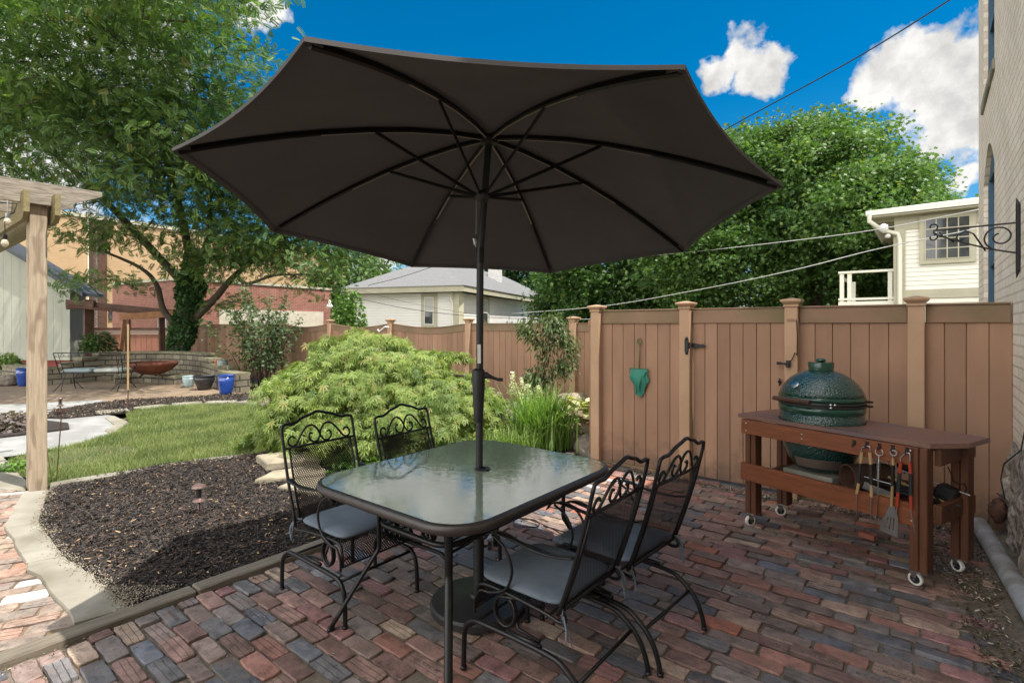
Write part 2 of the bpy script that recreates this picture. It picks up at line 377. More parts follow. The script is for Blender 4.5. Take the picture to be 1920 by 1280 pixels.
def splash_ex(t, p, L, tc, src):       # tone per board, and soil splashed on the foot of the boards
    at = N(t, 'ShaderNodeAttribute', attribute_name='tone'); a1 = N(t, 'ShaderNodeMath', operation='ADD'); L(at.outputs['Fac'], a1.inputs[0]); a1.inputs[1].default_value = 1.
    mt_ = N(t, 'ShaderNodeMix', data_type='RGBA', blend_type='MULTIPLY'); mt_.inputs['Factor'].default_value = 1.; L(p.inputs['Base Color'].links[0].from_socket, mt_.inputs['A']); L(a1.outputs[0], mt_.inputs['B']); L(mt_.outputs['Result'], p.inputs['Base Color'])
    sp = N(t, 'ShaderNodeSeparateXYZ'); L(tc.outputs['Object'], sp.inputs[0])
    n = N(t, 'ShaderNodeTexNoise', inp={'Scale': 6., 'Detail': 7., 'Roughness': .65}); L(tc.outputs['Object'], n.inputs['Vector'])
    h = N(t, 'ShaderNodeMapRange', inp={'From Min': .0, 'From Max': .55, 'To Min': .42, 'To Max': -.2}); L(sp.outputs['Z'], h.inputs['Value'])
    ad = N(t, 'ShaderNodeMath', operation='ADD'); L(h.outputs[0], ad.inputs[0]); L(n.outputs['Fac'], ad.inputs[1])
    mr = N(t, 'ShaderNodeMapRange', inp={'From Min': .6, 'From Max': .9, 'To Max': .6}); L(ad.outputs[0], mr.inputs['Value'])
    m = N(t, 'ShaderNodeMix', data_type='RGBA'); L(mr.outputs[0], m.inputs['Factor']); L(p.inputs['Base Color'].links[0].from_socket, m.inputs['A']); m.inputs['B'].default_value = (.07, .055, .042, 1)
    L(m.outputs['Result'], p.inputs['Base Color'])
m_fence = mat('fence_composite', (.325, .19, .122), .75, c2=(.265, .155, .10), ns=2.2, stretch=(3, 3, .7), bump=.12, bs=60, bd=.002, spec=.25, c3=(.25, .15, .098), ns3=.9, extra=splash_ex)
m_fpost = mat('fence_post_composite', (.43, .275, .175), .7, c2=(.37, .235, .145), ns=3, spec=.3)
m_frail = mat('fence_rail_composite', (.25, .155, .10), .75, c2=(.21, .13, .085), ns=3, spec=.3, c3=(.15, .12, .06), ns3=1.6)
m_cart = mat('stained_redwood', (.225, .066, .024), .5, c2=(.105, .034, .014), ns=5, stretch=(1, 6, 7), bump=.2, bs=30, bd=.003, lo=.3, hi=.75, spec=.4)
m_cartv = mat('stained_redwood_posts', (.12, .042, .018), .55, c2=(.062, .024, .012), ns=5, stretch=(7, 7, .8), bump=.2, bs=30, bd=.003, lo=.3, hi=.75, spec=.4)
m_carttop = mat('weathered_top', (.20, .095, .065), .5, c2=(.15, .075, .055), ns=6, stretch=(.8, 9, 6), bump=.2, bs=18, bd=.002, c3=(.11, .08, .085), ns3=4, spec=.5)
def egg_ex(t, p, L, tc, src):
    v = N(t, 'ShaderNodeTexVoronoi', inp={'Scale': 72.}); L(tc.outputs['Object'], v.inputs['Vector'])
    b = N(t, 'ShaderNodeBump', inp={'Strength': .9, 'Distance': .006}, invert=True); L(v.outputs['Distance'], b.inputs['Height']); L(b.outputs[0], p.inputs['Normal'])
m_egg = mat('green_glazed_ceramic', (.010, .038, .030), .2, spec=.7, c2=(.012, .048, .042), ns=6, extra=egg_ex, coat=.4)
m_eggs = mat('green_glaze_smooth', (.007, .048, .03), .22, spec=.6, coat=.3)
m_steel = mat('steel', (.55, .54, .52), .3, 1, c2=(.4, .4, .4), ns=12)
m_steeld = mat('dull_steel', (.35, .35, .35), .4, .9)
m_bamboo = mat('pale_handle_wood', (.42, .28, .13), .6, c2=(.3, .19, .09), ns=20, stretch=(4, 4, 1))
m_redh = mat('red_handle', (.3, .03, .012), .45)
m_blk = mat('black_rubber', (.012, .012, .013), .6)
m_rust = mat('rusty_iron', (.11, .045, .025), .8, c2=(.05, .028, .02), ns=12, bump=.3, bs=60, bd=.003)
m_bowl = mat('rusted_bowl', (.16, .05, .025), .75, c2=(.09, .03, .018), ns=6, bump=.2, bs=40, bd=.004)
m_net = mat('green_net', (.02, .16, .11), .7)
m_nethan = mat('green_handle', (.09, .12, .05), .5)
m_alum = mat('galvanised_downspout', (.50, .53, .57), .42, .35, c2=(.36, .39, .42), ns=9, bump=.15, bs=30, bd=.003, c3=(.2, .17, .14), ns3=5)
m_stone = mat('limestone_slab', (.30, .28, .23), .9, c2=(.235, .215, .17), ns=3.5, bump=.35, bs=22, bd=.006, c3=(.16, .145, .105), ns3=2.6)
m_ledge = mat('ledge_rock', (.36, .31, .22), .9, c2=(.22, .19, .14), ns=6, bump=.5, bs=18, bd=.012)
m_boulder = mat('brown_boulder', (.2, .17, .14), .9, c2=(.12, .1, .08), ns=5, bump=.6, bs=14, bd=.015)
m_timber = mat('old_timber', (.20, .17, .125), .85, c2=(.10, .085, .065), ns=6, stretch=(10, .9, 10), bump=.5, bs=14, bd=.004, lo=.3, hi=.7)
m_dirt = mat('joint_soil', (.10, .08, .06), .95, c2=(.17, .14, .105), ns=25, bump=.5, bs=80, bd=.004)
m_soil = mat('soil', (.13, .09, .06), .95, c2=(.2, .145, .09), ns=5, bump=.5, bs=60, bd=.01)
m_ground = mat('ground_earth', (.12, .1, .06), .95, c2=(.08, .09, .04), ns=.6, bump=.3, bs=8, bd=.02)
m_mulch = mat('mulch_base', (.02, .016, .014), .95, c2=(.045, .034, .027), ns=40, bump=1, bs=70, bd=.02)
m_chip = mat('mulch_chip', (.03, .024, .02), .85, attr='col', spec=.15)
m_lawn = mat('lawn_soil', (.055, .08, .025), .95, c2=(.09, .085, .035), ns=5, bump=.4, bs=60, bd=.01)
m_gravel = mat('pale_gravel_path', (.27, .27, .26), .9, c2=(.18, .18, .17), ns=60, bump=.5, bs=90, bd=.006, c3=(.33, .33, .32), ns3=2)
m_fpatio = mat('far_patio_brick', (.25, .185, .125), .9, c2=(.17, .12, .08), ns=4, bump=.3, bs=40, bd=.006)
m_white = mat('white_paint', (.72, .71, .66), .6, c2=(.62, .6, .54), ns=3)
m_clap = mat('white_clapboard', (.84, .81, .71), .65, c2=(.78, .75, .65), ns=2, extra=lines_extra('Z', .115, .012, .62, .1))
m_vinyl = mat('white_vinyl_siding', (.80, .78, .74), .6, c2=(.74, .72, .68), ns=1, extra=lines_extra('Z', .13, .012, .74, .1))
m_trim = mat('khaki_trim', (.46, .43, .32), .7, c2=(.40, .37, .27), ns=3)
m_gutter = mat('cream_gutter', (.74, .72, .60), .5)
m_shingle = mat('grey_shingles', (.13, .13, .13), .9, c2=(.19, .19, .19), ns=14, stretch=(1, 1, 3), bump=.5, bs=30, bd=.02, extra=lines_extra('Z', .085, .01, .75, .2))
m_pane = mat('window_glass', (.03, .035, .04), .05, spec=.8, c2=(.08, .085, .08), ns=2)
m_blind = mat('pale_blind', (.45, .45, .42), .6, extra=lines_extra('Z', .05, .004, .75, .2))
m_wallb = brickbump(.215, .072, .009, (.92, .77, .60), (.95, .84, .70), (.74, .61, .47), 'y', .8, .28, 'painted_brick', .55)
m_reveal = brickbump(.2, .072, .01, (.26, .23, .21), (.33, .29, .26), (.18, .16, .15), 'xy', .85, .4, 'reveal_brick', .8)
m_found = mat('rubble_foundation', (.60, .53, .44), .95, c2=(.15, .12, .10), ns=16, lo=.42, hi=.6, bump=1, bs=22, bd=.04, c3=(.24, .19, .15), ns3=6)
m_bluew = mat('blue_window_frame', (.035, .09, .15), .5, c2=(.05, .11, .17), ns=9)
m_tan = brickbump(.4, .1, .008, (.44, .29, .155), (.47, .32, .18), (.38, .26, .15), 'xy', .9, .15, 'tan_masonry', .2)
m_redb = brickbump(.25, .085, .012, (.27, .08, .052), (.34, .12, .08), (.33, .24, .19), 'xy', .9, .35, 'red_brick', .6)
m_cream = mat('cream_plaster', (.55, .5, .4), .8, c2=(.45, .4, .32), ns=3)
m_shed = mat('sage_board_siding', (.36, .365, .30), .75, c2=(.31, .315, .26), ns=2, stretch=(1, 1, .3), extra=lines_extra('X', .3, .012, .6, .05))
m_shedroof = mat('slate_blue_fascia', (.045, .05, .055), .6)
m_redpaint = mat('red_sill_paint', (.18, .03, .02), .7)
m_brownw = mat('brown_stain', (.10, .045, .025), .75, c2=(.06, .03, .02), ns=6)
m_orangew = mat('cedar_stain', (.36, .17, .07), .7, c2=(.26, .12, .05), ns=6)
m_swall = brickbump(.36, .14, .014, (.20, .17, .12), (.30, .265, .19), (.06, .05, .038), 'xy', .9, .65, 'tumbled_wall_block', 1.)
m_cap = mat('wall_capstone', (.23, .21, .14), .9, c2=(.13, .12, .07), ns=5, bump=.4, bs=20, bd=.01)
m_blueglaze = mat('cobalt_glaze', (.01, .04, .22), .15, spec=.8, coat=.5, c2=(.02, .07, .3), ns=4)
m_blackglaze = mat('black_glaze', (.02, .02, .022), .2, spec=.7)
m_pale = mat('pale_blue_glaze', (.42, .52, .52), .35, c2=(.3, .42, .44), ns=8)
m_tealglaze = mat('weathered_teal_glaze', (.12, .16, .17), .5, c2=(.3, .33, .3), ns=8, stretch=(3, 3, .6))
m_bark = mat('bark', (.10, .075, .05), .9, c2=(.05, .038, .027), ns=12, stretch=(3, 3, .7), bump=.8, bs=20, bd=.02)
m_wire = mat('cable', (.02, .02, .02), .5)
m_wirel = mat('pale_cable', (.55, .55, .52), .5)
m_bulbm = mat('bulb_glass', (.75, .65, .5), .1, spec=.8, trans=.5)
m_solar = mat('solar_lamp_metal', (.17, .11, .095), .3, .35)
m_leaf = leafmat('foliage', None)
m_petal = leafmat('pale_foliage', None, .6, .25)

# ------------------------------------------------------------------ ground
g = MB(); g.add([(-220, -60, -.09), (220, -60, -.09), (220, 320, -.09), (-220, 320, -.09)], [(0, 1, 2, 3)])
tag(g.build('ground', m_ground), kind='structure')

def brick_mat():
    m = bpy.data.materials.new('paving_brick'); m.use_nodes = True; t = m.node_tree; p = t.nodes['Principled BSDF']; L = t.links.new
    a = N(t, 'ShaderNodeAttribute', attribute_name='col'); ga = N(t, 'ShaderNodeAttribute', attribute_name='grv')
    uv = N(t, 'ShaderNodeUVMap', uv_map='uv'); sp = N(t, 'ShaderNodeSeparateXYZ'); L(uv.outputs[0], sp.inputs[0])
    tc = N(t, 'ShaderNodeTexCoord')
    n1 = N(t, 'ShaderNodeTexNoise', inp={'Scale': 14., 'Detail': 8., 'Roughness': .7}); L(tc.outputs['Object'], n1.inputs['Vector'])
    r1 = N(t, 'ShaderNodeMapRange', inp={'From Min': .32, 'From Max': .68, 'To Min': .5, 'To Max': 1.4}); L(n1.outputs['Fac'], r1.inputs['Value'])
    m1 = N(t, 'ShaderNodeMix', data_type='RGBA', blend_type='MULTIPLY'); m1.inputs['Factor'].default_value = 1; L(a.outputs['Color'], m1.inputs['A']); L(r1.outputs[0], m1.inputs['B'])
    # worn patches show another clay colour
    n2 = N(t, 'ShaderNodeTexNoise', inp={'Scale': 7., 'Detail': 5., 'Roughness': .6}); L(tc.outputs['Object'], n2.inputs['Vector'])
    r2 = N(t, 'ShaderNodeMapRange', inp={'From Min': .55, 'From Max': .66, 'To Max': .6}); L(n2.outputs['Fac'], r2.inputs['Value'])
    m2 = N(t, 'ShaderNodeMix', data_type='RGBA'); L(r2.outputs[0], m2.inputs['Factor']); L(m1.outputs['Result'], m2.inputs['A']); m2.inputs['B'].default_value = (.17, .10, .075, 1)
    n4 = N(t, 'ShaderNodeTexNoise', inp={'Scale': 48., 'Detail': 6., 'Roughness': .7}); L(tc.outputs['Object'], n4.inputs['Vector'])
    r4 = N(t, 'ShaderNodeMapRange', inp={'From Min': .58, 'From Max': .66, 'To Max': .7}); L(n4.outputs['Fac'], r4.inputs['Value'])
    m4 = N(t, 'ShaderNodeMix', data_type='RGBA'); L(r4.outputs[0], m4.inputs['Factor']); L(m2.outputs['Result'], m4.inputs['A']); m4.inputs['B'].default_value = (.045, .04, .038, 1)
    n5 = N(t, 'ShaderNodeTexNoise', inp={'Scale': 9., 'Detail': 7., 'Roughness': .72, 'Distortion': .6}); L(tc.outputs['Object'], n5.inputs['Vector'])
    r5_ = N(t, 'ShaderNodeMapRange', inp={'From Min': .60, 'From Max': .74, 'To Max': .42}); L(n5.outputs['Fac'], r5_.inputs['Value'])
    m5 = N(t, 'ShaderNodeMix', data_type='RGBA'); L(r5_.outputs[0], m5.inputs['Factor']); L(m4.outputs['Result'], m5.inputs['A']); m5.inputs['B'].default_value = (.42, .38, .34, 1); m4 = m5
    # pressed grooves
    s = N(t, 'ShaderNodeMath', operation='MULTIPLY'); L(sp.outputs['Y'], s.inputs[0]); s.inputs[1].default_value = 3.
    fr = N(t, 'ShaderNodeMath', operation='FRACT'); L(s.outputs[0], fr.inputs[0])
    db = N(t, 'ShaderNodeMath', operation='SUBTRACT'); L(fr.outputs[0], db.inputs[0]); db.inputs[1].default_value = .04
    ab = N(t, 'ShaderNodeMath', operation='ABSOLUTE'); L(db.outputs[0], ab.inputs[0])
    gr = N(t, 'ShaderNodeMapRange', inp={'From Min': .04, 'From Max': .09, 'To Min': 1., 'To Max': 0.}); L(ab.outputs[0], gr.inputs['Value'])
    gm = N(t, 'ShaderNodeMath', operation='MULTIPLY'); L(gr.outputs[0], gm.inputs[0]); L(ga.outputs['Fac'], gm.inputs[1])
    m3 = N(t, 'ShaderNodeMix', data_type='RGBA'); gm2 = N(t, 'ShaderNodeMath', operation='MULTIPLY'); L(gm.outputs[0], gm2.inputs[0]); gm2.inputs[1].default_value = .75
    L(gm2.outputs[0], m3.inputs['Factor']); L(m4.outputs['Result'], m3.inputs['A']); m3.inputs['B'].default_value = (.05, .035, .03, 1)
    L(m3.outputs['Result'], p.inputs['Base Color'])
    n3 = N(t, 'ShaderNodeTexNoise', inp={'Scale': 60., 'Detail': 8., 'Roughness': .7}); L(tc.outputs['Object'], n3.inputs['Vector'])
    hh = N(t, 'ShaderNodeMath', operation='MULTIPLY_ADD'); L(gm.outputs[0], hh.inputs[0]); hh.inputs[1].default_value = -2.2; L(n3.outputs['Fac'], hh.inputs[2])
    b = N(t, 'ShaderNodeBump', inp={'Strength': 1., 'Distance': .005}); L(hh.outputs[0], b.inputs['Height']); L(b.outputs[0], p.inputs['Normal'])
    rr = N(t, 'ShaderNodeMapRange', inp={'From Min': .3, 'From Max': .7, 'To Min': .42, 'To Max': .72}); L(n1.outputs['Fac'], rr.inputs['Value']); L(rr.outputs[0], p.inputs['Roughness'])
    p.inputs['Specular IOR Level'].default_value = .45
    return m
m_brick = brick_mat()
PAL = [((.30, .15, .115), 8), ((.26, .16, .13), 18), ((.22, .165, .14), 18), ((.19, .16, .145), 14), ((.15, .145, .145), 14), ((.125, .13, .145), 9), ((.30, .205, .155), 9),
       ((.36, .27, .20), 6), ((.34, .13, .08), 2.5), ((.27, .14, .13), 9), ((.18, .195, .225), 4), ((.20, .12, .10), 9), ((.44, .42, .42), 1.2)]
PW = np.array([w for _, w in PAL]); PW = PW/PW.sum(); PC = np.array([c for c, _ in PAL])*np.array([1.06, 1.04, 1.06])
def bricks(name, rows, mat_, pal=None, wear=.0):
    """rows: list of (ox, oy, angle, L, W, z, groove, colour)"""
    nx, ny = 11, 6; V = []; Fc = []; UV = []; C = []; Gv = []
    us = np.array([0, .0, .03, .12, .27, .42, .58, .73, .88, .97, 1.]); us[1] = .0; vs_ = np.array([0, 0, .12, .88, 1, 1.])
    us = np.array([0, 0, .015, .16, .33, .5, .67, .84, .985, 1, 1]); vs_ = np.array([0, 0, .04, .5, .96, 1, 1]); ny = 7
    base = 0
    for (ox, oy, an, Lb, Wb, z0, gv, col) in rows:
        ca, sa = math.cos(an), math.sin(an)
        U, Vv = np.meshgrid(us, vs_); x = (U-.5)*Lb; y = (Vv-.5)*Wb
        # rounded, chipped corners
        cx_ = np.clip((np.abs(U-.5)-.40)/.1, 0, 1); cy_ = np.clip((np.abs(Vv-.5)-.30)/.2, 0, 1)
        rr = rng.uniform(.002, .009)
        x = x-np.sign(U-.5)*rr*cx_*cy_**2; y = y-np.sign(Vv-.5)*rr*.7*cx_**2*cy_
        j = rng.normal(0, .0011, (ny, nx)); x = x+j; y = y+rng.normal(0, .0012, (ny, nx))
        z = np.full((ny, nx), 0.)+rng.normal(0, .0013, (ny, nx))
        edge = (np.isin(np.arange(nx), [1, nx-2])[None, :] | np.isin(np.arange(ny), [1, ny-2])[:, None])
        z = np.where(edge, z-rng.uniform(.0008, .004)-np.abs(rng.normal(0, .0016, (ny, nx))), z)
        outer = (np.isin(np.arange(nx), [0, nx-1])[None, :] | np.isin(np.arange(ny), [0, ny-1])[:, None])
        z = np.where(outer, -.05, z)
        z = z+z0+(x*rng.normal(0, .018)+y*rng.normal(0, .045))*(~outer)
        X = ox+ca*x-sa*y; Y = oy+sa*x+ca*y
        V.append(np.stack([X, Y, z], -1).reshape(-1, 3)); UV.append(np.stack([U, Vv], -1).reshape(-1, 2))
        C.append(np.tile(np.array([*col, 1.]), (nx*ny, 1))); Gv.append(np.full(nx*ny, gv))
        i = np.arange(nx-1)[None, :]+np.arange(ny-1)[:, None]*nx
        Fc.append(np.stack([i, i+1, i+nx+1, i+nx], -1).reshape(-1, 4)+base); base += nx*ny
    V = np.concatenate(V); Fc = np.concatenate(Fc); UV = np.concatenate(UV); C = np.concatenate(C); Gv = np.concatenate(Gv)
    me = bpy.data.meshes.new(name); me.vertices.add(len(V)); me.vertices.foreach_set('co', V.ravel().astype(np.float32))
    me.loops.add(Fc.size); me.loops.foreach_set('vertex_index', Fc.ravel().astype(np.int32))
    me.polygons.add(len(Fc)); me.polygons.foreach_set('loop_start', (np.arange(len(Fc))*4).astype(np.int32)); me.polygons.foreach_set('loop_total', np.full(len(Fc), 4, np.int32))
    me.update(calc_edges=True)
    uvl = me.uv_layers.new(name='uv'); uvl.data.foreach_set('uv', UV[Fc.ravel()].ravel().astype(np.float32))
    a = me.color_attributes.new('col', 'FLOAT_COLOR', 'POINT'); a.data.foreach_set('color', C.ravel().astype(np.float32))
    a = me.attributes.new('grv', 'FLOAT', 'POINT'); a.data.foreach_set('value', Gv.astype(np.float32))
    me.materials.append(mat_); me.shade_smooth(); me.set_sharp_from_angle(angle=R(28))
    o = bpy.data.objects.new(name, me); COL.objects.link(o); return o
def pick(warm=0.):
    c = PC[rng.choice(len(PC), p=PW)]*rng.uniform(.82, 1.2)
    return tuple(c*(1-warm)+np.array((.36, .27, .19))*warm)
rows = []; PX0, PX1, PY0, PY1 = -3.17, .47, -.9, 5.10
RH = .0935; letters = []
y = PY0; k = 0
while y < PY1:
    x = PX0-(.118 if k % 2 else 0)+rng.normal(0, .015)
    while x < PX1:
        Lb = rng.uniform(.205, .24); xa = max(x, PX0+.006); xb = min(x+Lb, PX1)
        if xb-xa > .05:
            z = rng.normal(0, .0042)+.006*math.sin(x*1.7+1)*math.sin(y*1.3)-.0
            gv = 1. if rng.random() < .42 else 0.
            col = pick(); an = rng.normal(0, .008)
            rows.append(((xa+xb)/2, y+RH/2+rng.normal(0, .0015)+.006*math.sin(x*2+y), an, xb-xa-rng.uniform(.004, .012), RH-rng.uniform(.003, .014), z, gv, col))
            if xb-xa > .2 and rng.random() < .07: letters.append(((xa+xb)/2, y+RH/2, an, z, col, rng.integers(0, 2)))
        x += Lb
    y += RH; k += 1
tag(bricks('brick_patio', rows, m_brick), kind='structure')
# darker colours of the pressed maker words BRICK and BLOCK
words = []
for w_ in ('BRICK', 'BLOCK'):
    cu = bpy.data.curves.new('w', 'FONT'); cu.body = w_; cu.size = .042; cu.align_x = 'CENTER'; cu.align_y = 'CENTER'; cu.space_character = 1.25; cu.extrude = .0006
    to = bpy.data.objects.new('w', cu); COL.objects.link(to); me = bpy.data.meshes.new_from_object(to)
    words.append((np.array([v.co[:] for v in me.vertices]), [tuple(p.vertices) for p in me.polygons])); bpy.data.objects.remove(to); bpy.data.meshes.remove(me)
mb = MB()
for (x, y_, an, z, col, wi) in letters:
    V_, Fs_ = words[wi]
    if y_ > 3.2 or y_ < .2: continue
    M = Matrix.Translation((x, y_, z+.0022)) @ Matrix.Rotation(an, 4, 'Z')
    mb.add([M @ Vector((a*1.0, b*.62, c)) for a, b, c in V_], Fs_)
m_word = mat('stamped_letter', (.11, .09, .08), .8, c2=(.17, .13, .115), ns=30)
tag(mb.build('pressed_lettering', m_word), kind='structure')
sheet('patio_joint_soil', [(PX0, PY0), (PX1+.02, PY0), (PX1+.02, PY1+.2), (PX0, PY1+.2)], -.0105, m_dirt)

# outline points on the ground, measured from the photograph
def g2(px, py): p = G(px, py); return (p.x, p.y)
curb_out = [g2(45, 927), g2(7, 992), g2(49, 1062), g2(131, 1158), g2(139, 1176)]
curb_in = [g2(92, 922), g2(74, 986), g2(119, 1048), g2(205, 1109), g2(243, 1146)]
TX = -3.19
# timber edging
tb = MB()
for (ya, yb) in ((-.9, 1.18), (1.187, 3.4), (3.407, 5.2)):
    tb.box(TX-.085, TX+.02, ya, yb, -.08, .032+.004*(ya > 1), .008)
thing1(tb, 'timber_edging', m_timber, 'weathered grey timber edging between brick patio and black mulch bed', 'edging')
# slabs of the curb
lab = ['pale limestone curb slab running from pergola post foot to path corner', 'stained limestone curb slab between path corner and slab half in umbrella shade', 'limestone curb slab next to the timber edging, half in umbrella shade']
def shrink(q, s=.98):
    c = (sum(p[0] for p in q)/len(q), sum(p[1] for p in q)/len(q)); return [(c[0]+(p[0]-c[0])*s, c[1]+(p[1]-c[1])*s) for p in q]
quads = [[curb_out[0], curb_out[1], curb_in[1], curb_in[0]], [curb_out[1], curb_out[2], curb_in[2], curb_in[1]]]
q3 = [curb_out[2], curb_out[3], curb_out[4], curb_in[4], curb_in[3], curb_in[2]]
quads.append(q3)
def slab(name, poly, z1, mt, label, cat, group, th=.06, jag=.006, seg=.12):
    P = []
    n = len(poly)
    for i in range(n):
        a = Vector((*poly[i], 0)); b = Vector((*poly[(i+1) % n], 0)); m = max(1, int((b-a).length/seg))
        for q in range(m):
            p = a.lerp(b, q/m)
            if q: p += Vector((rng.normal(0, jag), rng.normal(0, jag), 0))
            P.append(p)
    ar = sum(P[i].x*P[(i+1) % len(P)].y-P[(i+1) % len(P)].x*P[i].y for i in range(len(P)))
    if ar < 0: P.reverse()
    c = sum(P, Vector())/len(P); m = len(P); mb = MB()
    vs = [(p.x, p.y, z1-th) for p in P]+[(p.x, p.y, z1-.012+rng.normal(0, .001)) for p in P]+[(c.x+(p.x-c.x)*.965, c.y+(p.y-c.y)*.965, z1+rng.normal(0, .001)) for p in P]
    fs = []
    for r_ in range(2):
        for i in range(m): fs.append((r_*m+i, r_*m+(i+1) % m, (r_+1)*m+(i+1) % m, (r_+1)*m+i))
    mb.add(vs, fs)
    for t in tessellate_polygon([[Vector((v[0], v[1], 0)) for v in vs[2*m:]]]):
        a, b, d = [Vector(vs[2*m+i]) for i in t]
        t = tuple(2*m+i for i in t); mb.f.append(t if (b-a).cross(d-a).z > 0 else tuple(reversed(t)))
    return thing1(mb, name, mt, label, cat, group)
for q, l in zip(quads, lab): slab('curb_slab', shrink(q), .03, m_stone, l, 'stone slab', 'limestone curb slabs beside the brick path')
slab('paving_slab', [g2(-60, 905), g2(-60, 830), g2(0, 852), g2(52, 908), g2(46, 922), g2(0, 918)], .02, m_stone, 'pale limestone slab left of the pergola post at the frame edge', 'stone slab', None)

# brick path on the left: bricks across the path
ang = math.atan2(.906, .416); rows = []; o0 = Vector((-4.6, -.4)); e1 = Vector((math.cos(ang), math.sin(ang))); e2 = Vector((-e1.y, e1.x))
pathpoly = [curb_out[0], curb_out[1], curb_out[2], curb_out[3], curb_out[4], (TX-.09, .42), (TX-.09, -1.2), (-7.5, -1.2), (-7.5, 1.2), g2(-80, 920), g2(0, 924)]
for j in range(-30, 40):
    off = .11 if j % 2 else 0
    for i in range(-20, 22):
        c = Vector((-4.6, .3))+e1*(i*.222+off)+e2*(j*.104)
        P = np.array([[c.x, c.y]])
        if not (inpoly(P, pathpoly)[0] or inpoly(P+[[-.10, .0]], pathpoly)[0] or inpoly(P+[[-.05, -.10]], pathpoly)[0]) or c.x > TX-.14: continue
        inn = True
        Lb = .214 if inn else .1
        if not inn:
            d = [s for s in (-1, 1) if inpoly(np.array([[c.x+e1.x*s*.09, c.y+e1.y*s*.09]]), pathpoly)[0]]
            if d: c = c+e1*(d[0]*.05)
        col = pick(.45)
        if rng.random() < .08: col = (.5, .46, .42)
        rows.append((c.x, c.y, ang+rng.normal(0, .01), Lb-rng.uniform(.0, .008), .098, .004+rng.normal(0, .0015), 1. if rng.random() < .3 else 0., col))
tag(bricks('brick_path', rows, m_brick), kind='structure')
sheet('path_joint_soil', pathpoly, -.004, m_soil)

# mulch bed
lawn_edge = [g2(150, 900), g2(270, 882), g2(360, 868), g2(455, 857), g2(530, 852)]
mulch = [curb_in[0], curb_in[1], curb_in[2], curb_in[3], curb_in[4], (TX-.08, .78), (TX-.08, 5.15), (-3.02, 5.15), (-3.02, 6.95), (-12., 6.95), (-12.6, 6.2), g2(440, 752), g2(500, 762), g2(560, 790), g2(600, 840)] + lawn_edge[::-1]
def hmul(x, y): return .006+.028*(mnoise.noise(Vector((x*1.1, y*1.1, 0)))+.5)
LX, HX = min(p[0] for p in mulch), max(p[0] for p in mulch); LY, HY_ = min(p[1] for p in mulch), max(p[1] for p in mulch)
mb = MB(); st = .07; idx = {}
nxg = int((HX-LX)/st)+1; nyg = int((HY_-LY)/st)+1
xs = LX+np.arange(nxg)*st; ys = LY+np.arange(nyg)*st; XX, YY = np.meshgrid(xs, ys); ins = inpoly(np.stack([XX.ravel(), YY.ravel()], 1), mulch).reshape(nyg, nxg)
for j in range(nyg-1):
    for i in range(nxg-1):
        if ins[j, i] and ins[j+1, i] and ins[j, i+1] and ins[j+1, i+1]:
            q = []
            for (a, b) in ((i, j), (i+1, j), (i+1, j+1), (i, j+1)):
                if (a, b) not in idx: idx[(a, b)] = len(mb.v); mb.v.append((xs[a], ys[b], hmul(xs[a], ys[b])))
                q.append(idx[(a, b)])
            mb.f.append(tuple(q))
tag(mb.build('mulch_bed', m_mulch, None, True), kind='structure')
sheet('bed_soil', mulch, -.006, m_mulch)
# sunken slope of soil by the tall fence corner and the far bed edge
# mulch chips
near = [curb_in[0], curb_in[1], curb_in[2], curb_in[3], curb_in[4], (TX-.09, .78), (TX-.09, 3.6), (-5.2, 3.4)] + lawn_edge[::-1]
far = [(TX-.09, 3.2), (TX-.09, 5.12), (-3.05, 5.12), (-3.05, 6.9), (-11, 6.9), (-9.2, 5.2), (-5.4, 3.2)]
P1 = randin(near, 52000); P2 = randin(far, 12000); PP = np.concatenate([P1, P2]); n = len(PP)
hz = np.array([hmul(x, y) for x, y in PP])+np.abs(rng.normal(0, .009, n))+.003
pos = np.column_stack([PP, hz])
ct = [(-.5, -.06, 0), (-.3, -.14, .05), (.35, -.11, .03), (.5, .02, 0), (.3, .12, -.03), (-.35, .10, 0)]
sc = np.column_stack([rng.uniform(.016, .055, n), rng.uniform(.014, .03, n), rng.uniform(.02, .08, n)])
rot = rotmats(n, None, rng.normal(0, .35, n), rng.normal(0, .5, n))
b_ = rng.uniform(.55, 1.5, n)[:, None]; col = np.array([[.047, .041, .038]])*b_
w = rng.random(n); col[w > .82] = np.array([.12, .082, .062])*rng.uniform(.6, 1.2, ((w > .82).sum(), 1)); col[w > .978] = np.array([.38, .26, .15])
scatter('mulch_chips', ct, [(0, 1, 2, 3, 4, 5)], pos, rot, sc, col, m_chip)['kind'] = 'stuff'
# gravelly spill where the mulch meets the curb
mb_poly = [curb_in[3], (curb_in[3][0]+.1, curb_in[3][1]+.08), (TX-.1, 1.15), (TX-.1, .75), curb_in[4]]
edge_pts = []
for a, b in zip(curb_in[:-1], curb_in[1:]):
    t = rng.random((420, 1)); edge_pts.append(np.array(a)*(1-t)+np.array(b)*t+rng.normal(0, .028, (420, 2)))
GP = np.concatenate([randin(mb_poly, 700)]+edge_pts); n = len(GP)
peb = [(.5, 0, 0), (0, .45, 0), (-.5, 0, 0), (0, -.45, 0), (0, 0, .4), (0, 0, -.3)]; pebf = [(0, 1, 4), (1, 2, 4), (2, 3, 4), (3, 0, 4), (1, 0, 5), (2, 1, 5), (3, 2, 5), (0, 3, 5)]
scatter('gravel', peb, pebf, np.column_stack([GP, np.full(n, .03)+rng.uniform(0, .012, n)]), rotmats(n), rng.uniform(.004, .012, n), np.array([[.38, .33, .25]])*rng.uniform(.35, 1.2, (n, 1)), m_chip)['kind'] = 'stuff'
